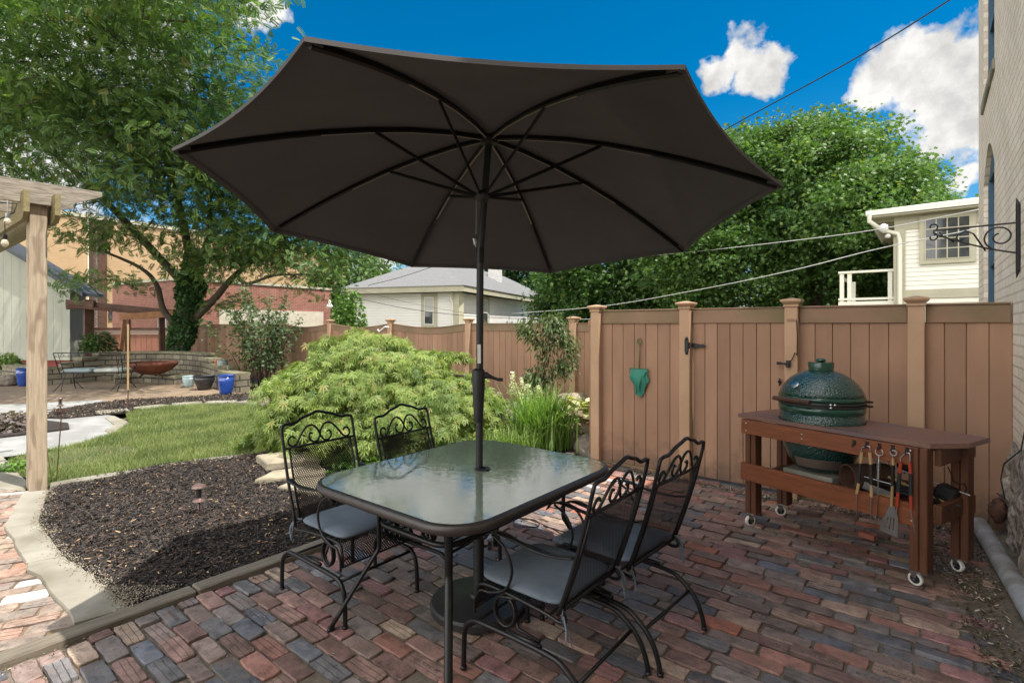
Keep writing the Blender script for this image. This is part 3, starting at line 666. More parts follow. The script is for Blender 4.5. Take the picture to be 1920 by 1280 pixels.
# crumbs and dry leaf bits on the patio joints and heaped by the house wall
cp = randin([(-3.1, -.5), (.4, -.5), (.4, 5.), (-3.1, 5.)], 2200)
jt = np.column_stack([rng.uniform(-3.1, .4, 15000), PY0+RH*np.round(rng.uniform(8, 62, 15000))+rng.normal(0, .006, 15000)]); jm = np.array([mnoise.noise(Vector((x*3, y*3, 4))) for x, y in jt]) > -.05; jt = jt[jm]
wall_p = randin([(.08, 3.9), (.3, 2.2), (.42, 2.2), (.42, 5.05), (-.15, 5.05)], 4600); fb = randin([(-2.9, 4.9), (.4, 4.9), (.4, 5.09), (-2.9, 5.09)], 2600)
tb_p = randin([(TX+.02, -.5), (TX+.09, -.5), (TX+.09, 4.8), (TX+.02, 4.8)], 1500)
GP = np.concatenate([cp, wall_p, fb, tb_p, jt]); n = len(GP); big = np.concatenate([np.full(len(cp), .5), np.full(len(wall_p), 1.), np.full(len(fb), .9), np.full(len(tb_p), .6), np.full(len(jt), .38)])
col = np.array([[.16, .12, .08]])*rng.uniform(.3, 1.3, (n, 1)); w = rng.random(n); col[w > .88] = (.42, .38, .3); col[w < .30] = (.05, .04, .03); col[(w > .3) & (w < .42)] = (.07, .08, .03)
scatter('leaf_litter', ct, [(0, 1, 2, 3, 4, 5)], np.column_stack([GP, np.where(big > .8, .004, np.where(big == .38, -.005, .002))+np.abs(rng.normal(0, .006, n))*big]), rotmats(n, None, rng.normal(0, .4, n), rng.normal(0, .4, n)), rng.uniform(.008, .03, n)*big, col, m_chip)['kind'] = 'stuff'
mb = MB()
def dirtslope(u, v):
    x = .10+.38*u; y = 2.0+3.1*v; h = .05*u**2*(1+.5*mnoise.noise(Vector((x*5, y*5, 1))))-.016+.014*u
    return (x+(-.18*(v-.5)*(1-u)), y, h+.01*mnoise.noise(Vector((x*11, y*11, 3))))
mb.grid(dirtslope, 14, 50)
tag(mb.build('soil_by_wall', m_dirt, None, True), kind='structure')

# lawn, paths, far patio
lawn = [g2(88, 912), g2(150, 900)]+lawn_edge[1:]+[g2(600, 840), g2(560, 790), g2(500, 765), g2(440, 759), g2(330, 761), g2(262, 767), g2(236, 778), g2(243, 795), g2(215, 813), g2(140, 835), g2(60, 851), g2(16, 864), g2(22, 884)]
sheet('lawn_soil', lawn, .0, m_lawn)
n = 95000; P = randin(lawn, n); cam_d = np.array([np.hypot(*p) for p in P])
dens = np.array([mnoise.noise(Vector((x*1.3, y*1.3, 5))) for x, y in P]); bare = np.array([math.hypot((x-bx_)*1.0, y-by_) for (x, y) in P for (bx_, by_) in [(G(150, 855).x, G(150, 855).y)]])
keep = ((bare > .55) | (rng.random(n) < .18))
# thin towards the bottom edge strip near the stone edging
P = P[keep]; n = len(P)
pos = np.column_stack([P, np.zeros(n)])
bl = [(-.5, 0, 0), (.5, 0, 0), (.3, .25, .55), (-.3, .22, .55), (0, .75, 1.)]
h = rng.uniform(.03, .075, n); sc = np.column_stack([rng.uniform(.003, .006, n), h*.7, h])
rot = rotmats(n, None, rng.normal(0, .12, n), rng.normal(0, .25, n))
tt = np.clip(np.array([mnoise.noise(Vector((x*2.2, y*2.2, 9)))*.9+.5 for x, y in P])+rng.normal(0, .25, n), 0, 1)[:, None]
col = np.array([[.11, .155, .042]])*(1-tt)+np.array([[.235, .28, .10]])*tt; w = rng.random(n); col[w > .93] = (.34, .29, .16)
scatter('grass', bl, [(0, 1, 2, 3), (3, 2, 4)], pos, rot, sc, col, m_leaf)['kind'] = 'stuff'
sheet('gravel_path', [g2(-260, 900), g2(-260, 770), g2(0, 766), g2(160, 772), g2(215, 780), g2(244, 794), g2(215, 813), g2(140, 835), g2(60, 850), g2(0, 858)], .004, m_gravel)
sheet('island_bed', [g2(-200, 826), g2(-200, 798), g2(0, 792), g2(80, 790), g2(128, 796), g2(130, 806), g2(60, 815), g2(0, 822)], .03, m_mulch, skirt=.04)
sheet('far_patio', [g2(-400, 770), g2(-400, 695), g2(0, 700), g2(90, 712), g2(460, 712), g2(465, 738), g2(440, 745), g2(330, 748), g2(230, 752), g2(120, 765), g2(0, 768)], .006, m_fpatio)
sheet('pale_strip', [g2(-100, 790), g2(-100, 762), g2(60, 757), g2(190, 750), g2(200, 756), g2(110, 772), g2(0, 778)], .010, m_gravel)
fm = [g2(80, 785), g2(100, 770), g2(190, 755), g2(240, 750), g2(340, 745), g2(470, 738), g2(520, 745), g2(520, 757), g2(440, 757), g2(330, 760), g2(262, 765), g2(235, 775), g2(180, 780), g2(120, 786)]
sheet('far_mulch_strip', fm, .016, m_mulch)
P = randin(fm, 6000); n = len(P); col = np.array([[.05, .04, .032]])*rng.uniform(.5, 1.6, (n, 1)); col[rng.random(n) > .9] = (.25, .2, .14)
scatter('far_mulch_chips', ct, [(0, 1, 2, 3, 4, 5)], np.column_stack([P, .02+np.abs(rng.normal(0, .012, n))]), rotmats(n, None, rng.normal(0, .4, n), rng.normal(0, .4, n)), rng.uniform(.02, .06, n), col, m_chip)['kind'] = 'stuff'
# stone edging between lawn and mulch, and along the far side of the lawn
def run_slabs(pts, wid, z, names, group, mt=m_stone):
    for i in range(len(pts)-1):
        a = Vector(pts[i]); b = Vector(pts[i+1]); d = (b-a).normalized(); nrm = Vector((-d.y, d.x)); w_ = wid[i] if isinstance(wid, list) else wid
        q = [tuple(a+d*.01), tuple(b-d*.01), tuple(b-d*.01+nrm*w_), tuple(a+d*.01+nrm*w_*.9)]
        slab('edging_stone', q, z, mt, names[i], 'edging stone', group, .05, .012, .18)
run_slabs([g2(92, 916), g2(230, 893), g2(350, 873), g2(462, 859), g2(548, 850)], .14, .028,
          ['flat pale edging stone just right of the pergola post foot', 'flat edging stone of the bed, second from the pergola post', 'flat edging stone of the bed, third from the pergola post', 'flat edging stone of the bed next to the chair back, farthest from the post'], 'flat stones edging the lawn')
run_slabs([g2(505, 762), g2(440, 757), g2(380, 759), g2(320, 763), g2(265, 770)], [-.28, -.28, -.3, -.3], .04,
          ['pale edging stone behind the lawn, nearest the lacy maple', 'pale edging stone behind the lawn, second from the lacy maple', 'pale edging stone behind the lawn, third from the lacy maple', 'pale edging stone behind the lawn, farthest from the lacy maple'], 'pale stones along the far lawn edge')
run_slabs([g2(245, 772), g2(180, 778)], [-.35], .03, ['cracked pale stone at the tip of the gravel path'], None)
slab('edging_brick', [g2(482, 762), g2(505, 762), g2(506, 755), g2(484, 754)], .10, m_ledge, 'tan edging brick standing beside the lacy maple at the lawn corner', 'brick', None, .1)
slab('path_edge_stone', [g2(212, 781), g2(240, 792), g2(225, 808), g2(205, 815), g2(196, 809), g2(215, 797), g2(196, 785)], .02, m_stone, 'curved tan stone rim closing the round end of the gravel path', 'edging stone', None)
# ledge stones under the maple
for pl, zz, l in (([g2(480, 872), g2(545, 862), g2(600, 868), g2(600, 880), g2(500, 888)], .11, 'thin flat ledge stone under the lacy maple, upper of the stack behind the chair'),
              ([g2(478, 912), g2(510, 895), g2(600, 880), g2(610, 900), g2(560, 905)], .07, 'tan ledge stone behind the near left chair, middle of the stack'),
              ([g2(520, 922), g2(560, 905), g2(640, 898), g2(660, 925), g2(600, 935)], .05, 'lowest ledge stone lying in the mulch behind the near left chair')):
    slab('ledge_stone', pl, zz, m_ledge, l, 'flat stone', 'ledge stones behind the left chairs', .08, .012)

# ------------------------------------------------------------------ fences
FY = 5.12
def fx(px, Yp=FY):               # world x on the plane y'=Yp seen at photo column px
    a = (px-CX)/F; Y = Yp/(SN*a+CS); return CS*(a*Y)-SN*Y
def boards(mb, x0, x1, y, z0, z1, n=None, pitch=.135, zf=None, th=.022):
    mb.bv = []
    n = n or max(1, round((x1-x0)/pitch)); w = (x1-x0)/n
    for i in range(n):
        za = z1 if zf is None else zf((i+.5)*w+x0)
        mb.box(x0+i*w+.002, x0+(i+1)*w-.002, y-th/2+rng.normal(0, .0008), y+th/2, z0, za, .003)
        mb.box(x0+(i+1)*w-.02, x0+(i+1)*w+(.02 if i < n-1 else 0), y+th/2+.001, y+th/2+.008, z0, za)
        mb.bv += [float(rng.normal(0, .075))]*(len(mb.v)-len(mb.bv))
def post(mb, x, y, z0, z1, s=.105):
    mb.box(x-s/2, x+s/2, y-s/2, y+s/2, z0, z1, .006)
def capm(x, y, z, s=.105):
    mb = MB(); a = s/2+.004
    mb.box(x-s/2-.008, x+s/2+.008, y-s/2-.008, y+s/2+.008, z, z+.022, .003)
    vs = []
    for (h, q) in ((z+.0225, a-.002), (z+.045, a+.022), (z+.058, a+.026), (z+.064, a+.022), (z+.08, .01)):
        vs += [(x-q, y-q, h), (x+q, y-q, h), (x+q, y+q, h), (x-q, y+q, h)]
    fs = [(0, 3, 2, 1)]+[(4*i+k, 4*i+(k+1) % 4, 4*i+4+(k+1) % 4, 4*i+4+k) for i in range(4) for k in range(4)]+[(16, 17, 18, 19)]
    mb.add(vs, fs); return mb
fence = empty('tall_privacy_fence', (fx(1200), FY, 0), 0, 'tall brown board fence behind the grill cart, joined to the painted brick wall', 'fence')
fence_local = Vector(fence.location)
def addp(mb, name, m_, par, **k):
    o = mb.build(name, m_, par, **k)
    if par is not None and par.type == 'EMPTY':
        o.matrix_parent_inverse = Matrix.Translation(-Vector(par.location)) if par.rotation_euler.z == 0 else par.matrix_basis.inverted()
    return o
xp = [fx(1121), fx(1288), fx(1486), fx(1718)]
ztop = 1.655
for i, x in enumerate(xp):
    mb = MB(); z1 = 1.648 + (.012 if i in (1, 2) else 0); post(mb, x, FY-.02, -.05, z1); po = addp(mb, 'post', m_fpost, fence)
    addp(capm(x, FY-.02, z1), 'post_cap', m_fpost, po)
    bpy.data.objects[po.name].children
segs = [(xp[0], xp[1]), (xp[2], xp[3]), (xp[3], .47)]
for (a, b) in segs:
    mb = MB(); boards(mb, a+.045, b-.045 if b < .4 else b, FY+.015, .02, ztop-.13); addp(mb, 'board_panel', m_fence, fence)
    mb = MB(); mb.box(a+.055, b-.055 if b < .4 else b-.01, FY-.012, FY+.05, ztop-.135, ztop-.004, .004); mb.box(a+.055, b-.055 if b < .4 else b-.01, FY-.022, FY+.06, ztop-.003, ztop+.012, .003)
    addp(mb, 'top_rail', m_frail, fence)
    mb = MB(); mb.box(a+.055, b-.055 if b < .4 else b-.01, FY-.012, FY+.04, -.04, .019, .004); addp(mb, 'bottom_rail', m_frail, fence)
gate = empty('gate', (xp[1]+.06, FY, 0), 0, 'brown board garden gate with a black strap hinge and a latch pull', 'gate')
mb = MB(); boards(mb, xp[1]+.062, xp[2]-.06, FY+.005, .035, ztop-.13, 7); addp(mb, 'board_panel', m_fence, gate)
mb = MB(); mb.box(xp[1]+.062, xp[2]-.06, FY-.018, FY+.05, ztop-.134, ztop-.002, .004); mb.box(xp[1]+.062, xp[2]-.06, FY-.026, FY+.056, ztop-.001, ztop+.01, .003); addp(mb, 'top_rail', m_frail, gate)
zh = G(1, 1).z
def zat(px, py, y=FY):
    a = (px-CX)/F; Y = y/(SN*a+CS); return CAMH-(py-HY)/F*Y
mb = MB(); hx = xp[1]+.056; z = zat(1300, 648, FY-.08)
mb.box(hx-.052, hx-.012, FY-.08, FY-.072, z-.062, z+.062, .003); mb.tube([(hx-.002, FY-.082, z-.03), (hx-.002, FY-.082, z+.03)], .008)
pts = [(hx-.002, z-.02), (hx+.03, z-.024), (hx+.09, z-.011), (hx+.105, z-.018), (hx+.125, z-.008), (hx+.145, z), (hx+.125, z+.008), (hx+.105, z+.018), (hx+.09, z+.011), (hx+.03, z+.024), (hx-.002, z+.02)]
mb.add([(a, FY-.028, b) for a, b in pts]+[(a, FY-.02, b) for a, b in pts], [tuple(range(11)), tuple(range(21, 10, -1))]+[(i, i+11, (i+1) % 11+11, (i+1) % 11) for i in range(11)])
for dz in (.07, -.07): mb.lathe([(.001, 0), (.014, .01), (.016, .022), (.006, .034), (.001, .04)], 8, Matrix.Translation((hx-.032, FY-.076, z+dz-.02)))
addp(mb, 'strap_hinge', m_iron, gate)
mb = MB(); z = zat(1480, 682, FY-.09); lx = xp[2]
mb.box(lx-.035, lx+.0, FY-.10, FY-.074, z-.03, z+.03, .004); mb.tube([(lx-.02, FY-.095, z), (lx-.105, FY-.06, z+.002)], .008); mb.box(lx-.115, lx-.085, FY-.065, FY-.03, z-.012, z+.012, .003)
mb.lathe([(.012, 0), (.016, .01), (.012, .02)], 8, Matrix.Translation((lx-.02, FY-.1, z-.01)) @ Matrix.Rotation(R(90), 4, 'X'))
addp(mb, 'latch', m_iron, gate)
mb = MB(); z2 = zat(1470, 716, FY-.03); mb.tube([(lx-.1, FY-.03, z2-.03), (lx-.085, FY-.04, z2), (lx-.1, FY-.03, z2+.03)], .006)
mb.lathe([(.0, -.02), (.014, 0), (.0, .02)], 4, Matrix.Translation((lx-.1, FY-.028, z2))); addp(mb, 'gate_pull', m_iron, gate)
mb = MB(); zt = zat(1490, 600)
pts = [(lx+.045, FY-.08, zt+.0), (lx+.052, FY-.085, zt-.15), (lx+.05, FY-.085, zt-.3), (lx+.035, FY-.085, z+.1), (lx+.01, FY-.088, z+.035), (lx-.01, FY-.09, z+.02)]
mb.tube(pts, .004); thing1(mb, 'latch_cable', m_iron, 'thin dark cable hanging down the gate post to the latch', 'cable', smooth=True)
mb = MB(); mb.lathe([(.001, 0), (.03, 0), (.03, .003), (.001, .003)], 20, Matrix.Translation((lx, FY-.074, zt-.0)) @ Matrix.Rotation(R(90), 4, 'X') @ Matrix.Diagonal((1.2, .45, 1, 1)))
thing1(mb, 'oval_plaque', m_fence, 'small oval plaque near the top of the gate latch post', 'plaque')
# low fence behind the garden
LY_ = 7.0; lowf = empty('low_privacy_fence', (-4.33, LY_, 0), 0, 'lower brown board fence running along the back of the garden behind the lacy maple', 'fence')
lx_ = [-4.33-2.24*i for i in range(8)]
for i, x in enumerate(lx_):
    mb = MB(); post(mb, x, LY_-.02, -.05, 1.56); po = addp(mb, 'post', m_fpost, lowf); addp(capm(x, LY_-.02, 1.56), 'post_cap', m_fpost, po)
edges = [(-3.0, lx_[0])]+[(lx_[i], lx_[i+1]) for i in range(7)]
for i, (b, a) in enumerate(edges):
    sag = .075 if i in (2, 3, 4) else .0
    L0, L1 = a+.055, b-.055
    zf = lambda x, L0=L0, L1=L1, sag=sag: 1.41-sag*math.sin(math.pi*(x-L0)/(L1-L0))
    mb = MB(); boards(mb, L0-.01, L1+.01, LY_+.01, .0, 1.4, zf=zf); addp(mb, 'board_panel', m_fence, lowf)
    mb = MB(); nseg = 12
    for q in range(nseg):
        xa = L0+(L1-L0)*q/nseg; xb = L0+(L1-L0)*(q+1)/nseg; za, zb = zf(xa), zf(xb)
        for (y0, y1, d0, d1) in ((LY_-.012, LY_+.04, -.005, .115), (LY_-.024, LY_+.052, .1155, .13)):
            vs = [(xa, y0, za+d0), (xb, y0, zb+d0), (xb, y1, zb+d0), (xa, y1, za+d0), (xa, y0, za+d1), (xb, y0, zb+d1), (xb, y1, zb+d1), (xa, y1, za+d1)]
            mb.add(vs, [(3, 2, 1, 0), (4, 5, 6, 7), (0, 1, 5, 4), (2, 3, 7, 6)]+([(3, 0, 4, 7)] if q == 0 else [])+([(1, 2, 6, 5)] if q == nseg-1 else []))
    addp(mb, 'top_rail', m_frail, lowf)
# return panel closing the gap to the tall fence
mb = MB()
for q in range(13): y0 = FY+.05+q*.14; mb.box(-3.0, -2.978, y0, y0+.137, -.02, 1.5, .003)
mb.box(-3.01, -2.96, FY+.04, 6.95, 1.5, 1.56); thing1(mb, 'return_fence', m_fence, 'short brown board fence stretch turning back behind the tall fence corner post', 'fence')
# ghost disc on the fence and the pond net
mb = MB(); cz = zat(1200, 652); cx0 = fx(1200)
def tube_arc(c, r, a0, a1, n=12, ax='xz', k=1): return [(c[0]+r*math.cos(R(a0+(a1-a0)*i/n)), c[1], c[2]+k*r*math.sin(R(a0+(a1-a0)*i/n))) for i in range(n+1)]
net = empty('pond_net', (cx0, FY-.02, 1.1), 0, 'green hand net hanging head down on the fence boards', 'net')
nz_ = zat(1200, 690)
mb = MB(); mb.tube([(cx0, FY-.02, nz_), (cx0, FY-.02, zat(1200, 645))], .006); mb.tube(tube_arc((cx0, FY-.02, zat(1200, 640)), .022, 0, 360, 14, k=1.4)[:-1], .006, closed=True); addp(mb, 'handle', m_nethan, net, smooth=True)
mb = MB(); W_ = .105
def netf(u, v):
    x = (u-.5)*2*W_*(1-.12*v)+.0; dep = (.30-.22*abs(u-.5)**1.2*1.7)
    zz = nz_-.005-v*dep*1.0+.018*math.sin(u*17)*v
    return (cx0+x+.012*math.sin(v*7+u*9), FY-.025-.035*math.sin(math.pi*min(1, v*1.1))*math.sin(math.pi*u)-.008*math.sin(u*25)*v, zz)
mb.grid(netf, 22, 12); no = addp(mb, 'mesh_bag', m_net, net, smooth=True)
mb = MB(); mb.tube([(cx0-W_, FY-.03, nz_-.06), (cx0-W_+.005, FY-.028, nz_), (cx0+W_-.005, FY-.028, nz_-.004), (cx0+W_, FY-.03, nz_-.06)], .004); addp(mb, 'hoop', m_nethan, net)
# white hook on the low fence
mb = MB(); hp = D(722, 616, 10.6); mb.tube([hp+Vector((.12, 0, .03)), hp+Vector((.04, -.03, .04)), hp+Vector((-.06, -.04, -.02)), hp+Vector((-.12, -.05, -.06)), hp+Vector((-.17, -.05, -.02))], .015)
thing1(mb, 'hanging_hook', m_white, 'small white curled plant hook on a low fence post above the lacy maple', 'hook')

# ------------------------------------------------------------------ house wall on the right
hb = empty('brick_house', (.47, 3, 0), 0, 'cream painted brick house wall rising at the right edge with a rubble stone foot', 'house')
WX = .47; YE = 8.35; HT = 5.55
wins = [(6.45, 7.62, 1.1, 3.2, True), (6.45, 7.62, 3.9, 5.4, False)]
m_wall2 = m_wallb
mb = MB()
y0, y1 = wins[0][0], wins[0][1]
def wp(ya, yb, za, zb, mb=mb): mb.box(WX, WX+.16, ya, yb, za, zb)
wp(-6, y0, .62, HT); wp(y1, YE, .62, HT); wp(y0, y1, .62, wins[0][2]); wp(y0, y1, 5.4, HT)
# arch infill between lower window head and upper sill
arc = [(y0, 3.0)]+[(y0+(y1-y0)*i/14, 3.0+.30*math.sin(math.pi*i/14)) for i in range(1, 14)]+[(y1, 3.0)]
for i in range(14):
    (a, za), (b, zb) = arc[i], arc[i+1]
    vs = [(WX, a, za), (WX, b, zb), (WX, b, 3.8), (WX, a, 3.8), (WX+.16, a, za), (WX+.16, b, zb), (WX+.16, b, 3.8), (WX+.16, a, 3.8)]
    mb.add(vs, [(3, 2, 1, 0), (0, 1, 5, 4)])
addp(mb, 'wall', m_wallb, hb)
mb = MB(); mb.box(WX+.161, WX+6, -6, YE, 0, HT); addp(mb, 'wall_core', m_reveal, hb)
mb = MB(); mb.box(WX-.02, WX+5.9, -6.05, YE+.05, HT+.002, HT+.08); addp(mb, 'roof', m_trim, hb)
# raised arch band and sill
mb = MB()
for i in range(14):
    (a, za), (b, zb) = arc[i], arc[i+1]
    mb.add([(WX-.012, a, za), (WX-.012, b, zb), (WX-.012, b, zb+.2), (WX-.012, a, za+.2), (WX+.01, a, za), (WX+.01, b, zb), (WX+.01, b, zb+.2), (WX+.01, a, za+.2)], [(3, 2, 1, 0), (0, 1, 5, 4), (2, 3, 7, 6)])

mb = MB(); mb.box(WX-.022, WX+.12, y0-.08, y1+.08, 3.80, 3.90, .008); addp(mb, 'window_sill', m_stone, hb)
for (ya, yb, za, zb, ar) in wins:
    mb = MB()
    zt_ = 3.32 if ar else zb
    mb.box(WX+.035, WX+.10, ya, ya+.07, za, zt_, .005); mb.box(WX+.035, WX+.10, yb-.09, yb, za, zt_, .005)
    mb.box(WX+.04, WX+.095, ya+.07, yb-.07, za, za+.07); mb.box(WX+.04, WX+.095, ya+.07, yb-.07, zb-.17, zt_); mb.box(WX+.045, WX+.09, ya+.07, yb-.07, (za+zb)/2-.03, (za+zb)/2+.03)
    fr_ = addp(mb, 'window_frame', m_bluew, hb)
    mb = MB(); mb.box(WX+.075, WX+.083, ya+.07, yb-.07, za+.07, zb-.17); addp(mb, 'window_pane', m_pane, fr_)
# rubble foundation
mb = MB()
def fnd(u, v):
    y = -3+11.35*u; z = -.05+.75*v
    b = (1-abs(mnoise.noise(Vector((y*3.5, z*5, 2)))*2.2))*.045+mnoise.noise(Vector((y*11, z*13, 5)))*.035+mnoise.noise(Vector((y*30, z*34, 8)))*.014-.02
    return (WX-.005-.035*(1-v**4)+b*.8*(1-v**6), y, z+.05*mnoise.noise(Vector((y*3, 0, 7)))*(v > .9))
mb.grid(fnd, 420, 26); addp(mb, 'stone_foundation', m_found, hb, smooth=True)
# scroll bracket
br = empty('scroll_bracket', (WX, 4.72, 2.1), 0, 'black wrought iron scroll bracket sticking out from the painted brick wall', 'bracket')
by = 4.72
mb = MB(); mb.tube([(WX-.012, by, 1.86), (WX-.012, by, 2.29)], .012, 6); mb.tube([(WX-.012, by, 2.29), (WX-.02, by, 2.33)], [.012, .002], 6)
mb.tube([(WX-.012, by, 1.86), (WX-.02, by, 1.81)], [.012, .002], 6); addp(mb, 'back_plate', m_iron, br)
mb = MB(); mb.tube([(WX-.01, by, 2.17), (.03, by, 2.165)], .0055, 6); mb.tube([(WX-.01, by, 1.97), (.32, by, 2.01), (.2, by, 2.06), (.03, by, 2.14)], .0055, 6); addp(mb, 'arm', m_iron, br)
def spiral(c, r0, r1, a0, a1, n=26, y=by): return [(c[0]+(r0+(r1-r0)*i/n)*math.cos(R(a0+(a1-a0)*i/n)), y, c[1]+(r0+(r1-r0)*i/n)*math.sin(R(a0+(a1-a0)*i/n))) for i in range(n+1)]
mb = MB(); mb.tube(spiral((.37, 2.085), .022, .085, 100, 620, 40)[::1], .005, 6); mb.tube([(.30, by, 2.0), (.24, by, 2.12), (.2, by, 2.145), (.165, by, 2.13), (.15, by, 2.1), (.165, by, 2.08), (.19, by, 2.09)], .005, 6)
mb.tube([(.14, by, 2.075), (.11, by, 2.10), (.08, by, 2.12), (.06, by, 2.15)], .005, 6); mb.tube(spiral((.025, 2.19), .03, .014, -90, 200, 18), .005, 6); mb.tube(spiral((.025, 2.12), .03, .014, 90, -200, 18), .005, 6)
addp(mb, 'scrollwork', m_iron, br, smooth=True)
# fallen downspout
mb = MB(); a = Vector((.285, 5.02, .075)); b = Vector((.425, 3.42, .075)); pts = [a.lerp(b, t) for t in np.linspace(0, 1, 12)]
mb.tube(pts, .052, 20, cap=False); mb.tube([a.lerp(b, .06), a.lerp(b, .062)], .0545, 20); mb.tube(pts[::-1], .049, 20, cap=False)
thing1(mb, 'downspout', m_alum, 'galvanised grey downspout pipe lying on the soil along the brick wall', 'pipe', auto=40)
mb = MB(); pts = [Vector((.455, 4.15, .93)), Vector((.44, 4.25, .88)), Vector((.42, 4.2, .78)), Vector((.36, 4.35, .66)), Vector((.35, 4.4, .55)), Vector((.36, 4.3, .46)), Vector((.34, 4.5, .44))]
mb.tube(pts, .004, 5); thing1(mb, 'loose_wire', m_wire, 'thin bent black wire dangling from the rubble foot of the wall', 'wire', smooth=True)
mb = MB(); mb.grid(lambda u, v: (lambda a, b: (.385+.05*math.cos(a)*math.sin(b)*(1+.4*mnoise.noise(Vector((a*2, b*3, 1)))), 5.0+.06*math.sin(a)*math.sin(b),   .20+.085*math.cos(b)*(1+.3*mnoise.noise(Vector((a, b*4, 4))))))(u*2*math.pi, v*math.pi), 24, 16, True)
thing1(mb, 'leaf_clump', m_rust, 'dry brown clump of leaves wedged between fence and wall above the downspout', 'leaf clump')

# ------------------------------------------------------------------ table
def rrect(cx, cy, hx, hy, r, z, n=8):
    P = []
    for sx, sy, a0 in ((1, 1, 0), (-1, 1, 90), (-1, -1, 180), (1, -1, 270)):
        for k in range(n+1):
            a = R(a0+90*k/n); P.append((cx+sx*(hx-r)+r*math.cos(a), cy+sy*(hy-r)+r*math.sin(a), z))
    return P
def smooth_pts(pts, k=6, closed=False):
    P = [Vector(p) for p in pts]; n = len(P); out = []
    rng_ = range(n if closed else n-1)
    for i in rng_:
        p0 = P[(i-1) % n] if closed or i > 0 else P[0]*2-P[1]; p1 = P[i]; p2 = P[(i+1) % n]; p3 = P[(i+2) % n] if closed or i+2 < n else P[-1]*2-P[-2]
        for j in range(k):
            t = j/k; out.append(.5*((2*p1)+(p2-p0)*t+(2*p0-5*p1+4*p2-p3)*t*t+(3*p1-p0-3*p2+p3)*t**3))
    if not closed: out.append(P[-1])
    return out
TCX, TCY, THX, THY, TZ = -1.87, 2.0, .545, .645, .74
tab = empty('patio_table', (TCX, TCY, 0), 0, 'black framed patio table with a pebbled glass top under the umbrella', 'table')
mb = MB(); rr_ = rrect(0, 0, THX-.018, THY-.018, .19, TZ-.02, 10); mb.tube(rr_, .0215, 12, closed=True, flat=(1, .8)); mb.build('rim', m_rim, tab, True)
mb = MB(); P = rrect(0, 0, THX-.026, THY-.026, .183, 0, 10); n = len(P)
HOLE = [(.03+.026*math.cos(2*math.pi*i/16), .06+.026*math.sin(2*math.pi*i/16), 0) for i in range(16)]
for z, flip in ((TZ+.002, False), (TZ-.006, True)):
    tr = tessellate_polygon([[Vector(p) for p in P], [Vector(p) for p in HOLE[::-1]]]); allp = P+HOLE[::-1]; vs = [(p[0], p[1], z) for p in allp]; fs = []
    for t in tr:
        a, b, c = [Vector(allp[i]) for i in t]; up = (b-a).cross(c-a).z > 0
        fs.append(tuple(t) if up != flip else tuple(reversed(t)))
    mb.add(vs, fs)
mb.build('glass_top', m_glass, tab)
mb = MB(); mb.lathe([(.024, TZ-.02), (.024, TZ+.003), (.04, TZ+.0035), (.042, TZ+.007), (.036, TZ+.009), (.022, TZ+.009)], 24, Matrix.Translation((.03, .06, 0)), cap=False); mb.build('hole_collar', m_plastic, tab, auto=30)
LX_, LY0, LY1 = (-.265, .225), -.38, .54
for lx, sx in ((LX_[0], -1), (LX_[1], 1)):
    for ly, sy in ((LY0, -1), (LY1, 1)):
        mb = MB(); pts = [(lx, ly, TZ-.03), (lx, ly, .46), (lx, ly, .40), (lx+sx*.015, ly+sy*.015, .36), (lx+sx*.055, ly+sy*.055, .27), (lx+sx*.165, ly+sy*.165, .012)]
        mb.tube(smooth_pts(pts, 4), .0165, 10, flat=(.7, 1.15), updir=(sx, sy, 0)); mb.tube([(lx+sx*.165, ly+sy*.165, .0), (lx+sx*.163, ly+sy*.163, .016)], .018, 10)
        mb.build('leg', m_leg, tab, True)
mb = MB(); cxr = (LX_[0]+LX_[1])/2; mb.tube(rrect(cxr, (LY0+LY1)/2, .255, .48, .10, .53, 6), .0135, 10, closed=True)
for sx in (-1, 1):
    for sy in (-1, 1):
        mb.tube([(cxr+sx*.16, (LY0+LY1)/2+sy*.475, .53), (cxr+sx*.16, (LY0+LY1)/2+sy*.50, .66), (cxr+sx*.16, (LY0+LY1)/2+sy*.52, TZ-.03)], .008, 8) if sx > 0 else None
mb.build('ring_stretcher', m_leg, tab, True)

# ------------------------------------------------------------------ chairs
def lattice(mb, fn, W, H, pitch=.0115, wid=.0022, ang=58):
    for s in (-1, 1):
        th = R(ang)*s; dx, dy = math.cos(th), math.sin(th); nx_, ny_ = -dy, dx
        ext = abs(nx_)*W+abs(ny_)*H; k = int(ext/pitch/2)+1
        for i in range(-k, k+1):
            c = i*pitch; px, py = nx_*c, ny_*c
            t0, t1 = -9, 9
            for (p, d, h) in ((px, dx, W/2), (py, dy, H/2)):
                if abs(d) < 1e-9: continue
                a, b = (-h-p)/d, (h-p)/d
                if a > b: a, b = b, a
                t0, t1 = max(t0, a), min(t1, b)
            if t1-t0 < .004: continue
            m = max(1, int((t1-t0)/.035)); vs = []
            for q in range(m+1):
                t = t0+(t1-t0)*q/m
                for w in (-wid/2, wid/2):
                    u = px+dx*t+nx_*w; v = py+dy*t+ny_*w
                    vs.append(fn(min(1, max(0, u/W+.5)), min(1, max(0, v/H+.5)), s*.0006))
            mb.add(vs, [(2*q, 2*q+1, 2*q+3, 2*q+2) for q in range(m)])
HWc = .232
def backpt(x, s, off=0.):   # s = height above the seat back corner measured up the slope
    t = s/.53; return Vector((x, -.178-.157*t-.012*math.sin(t*3.1)-off, .405+.525*t))
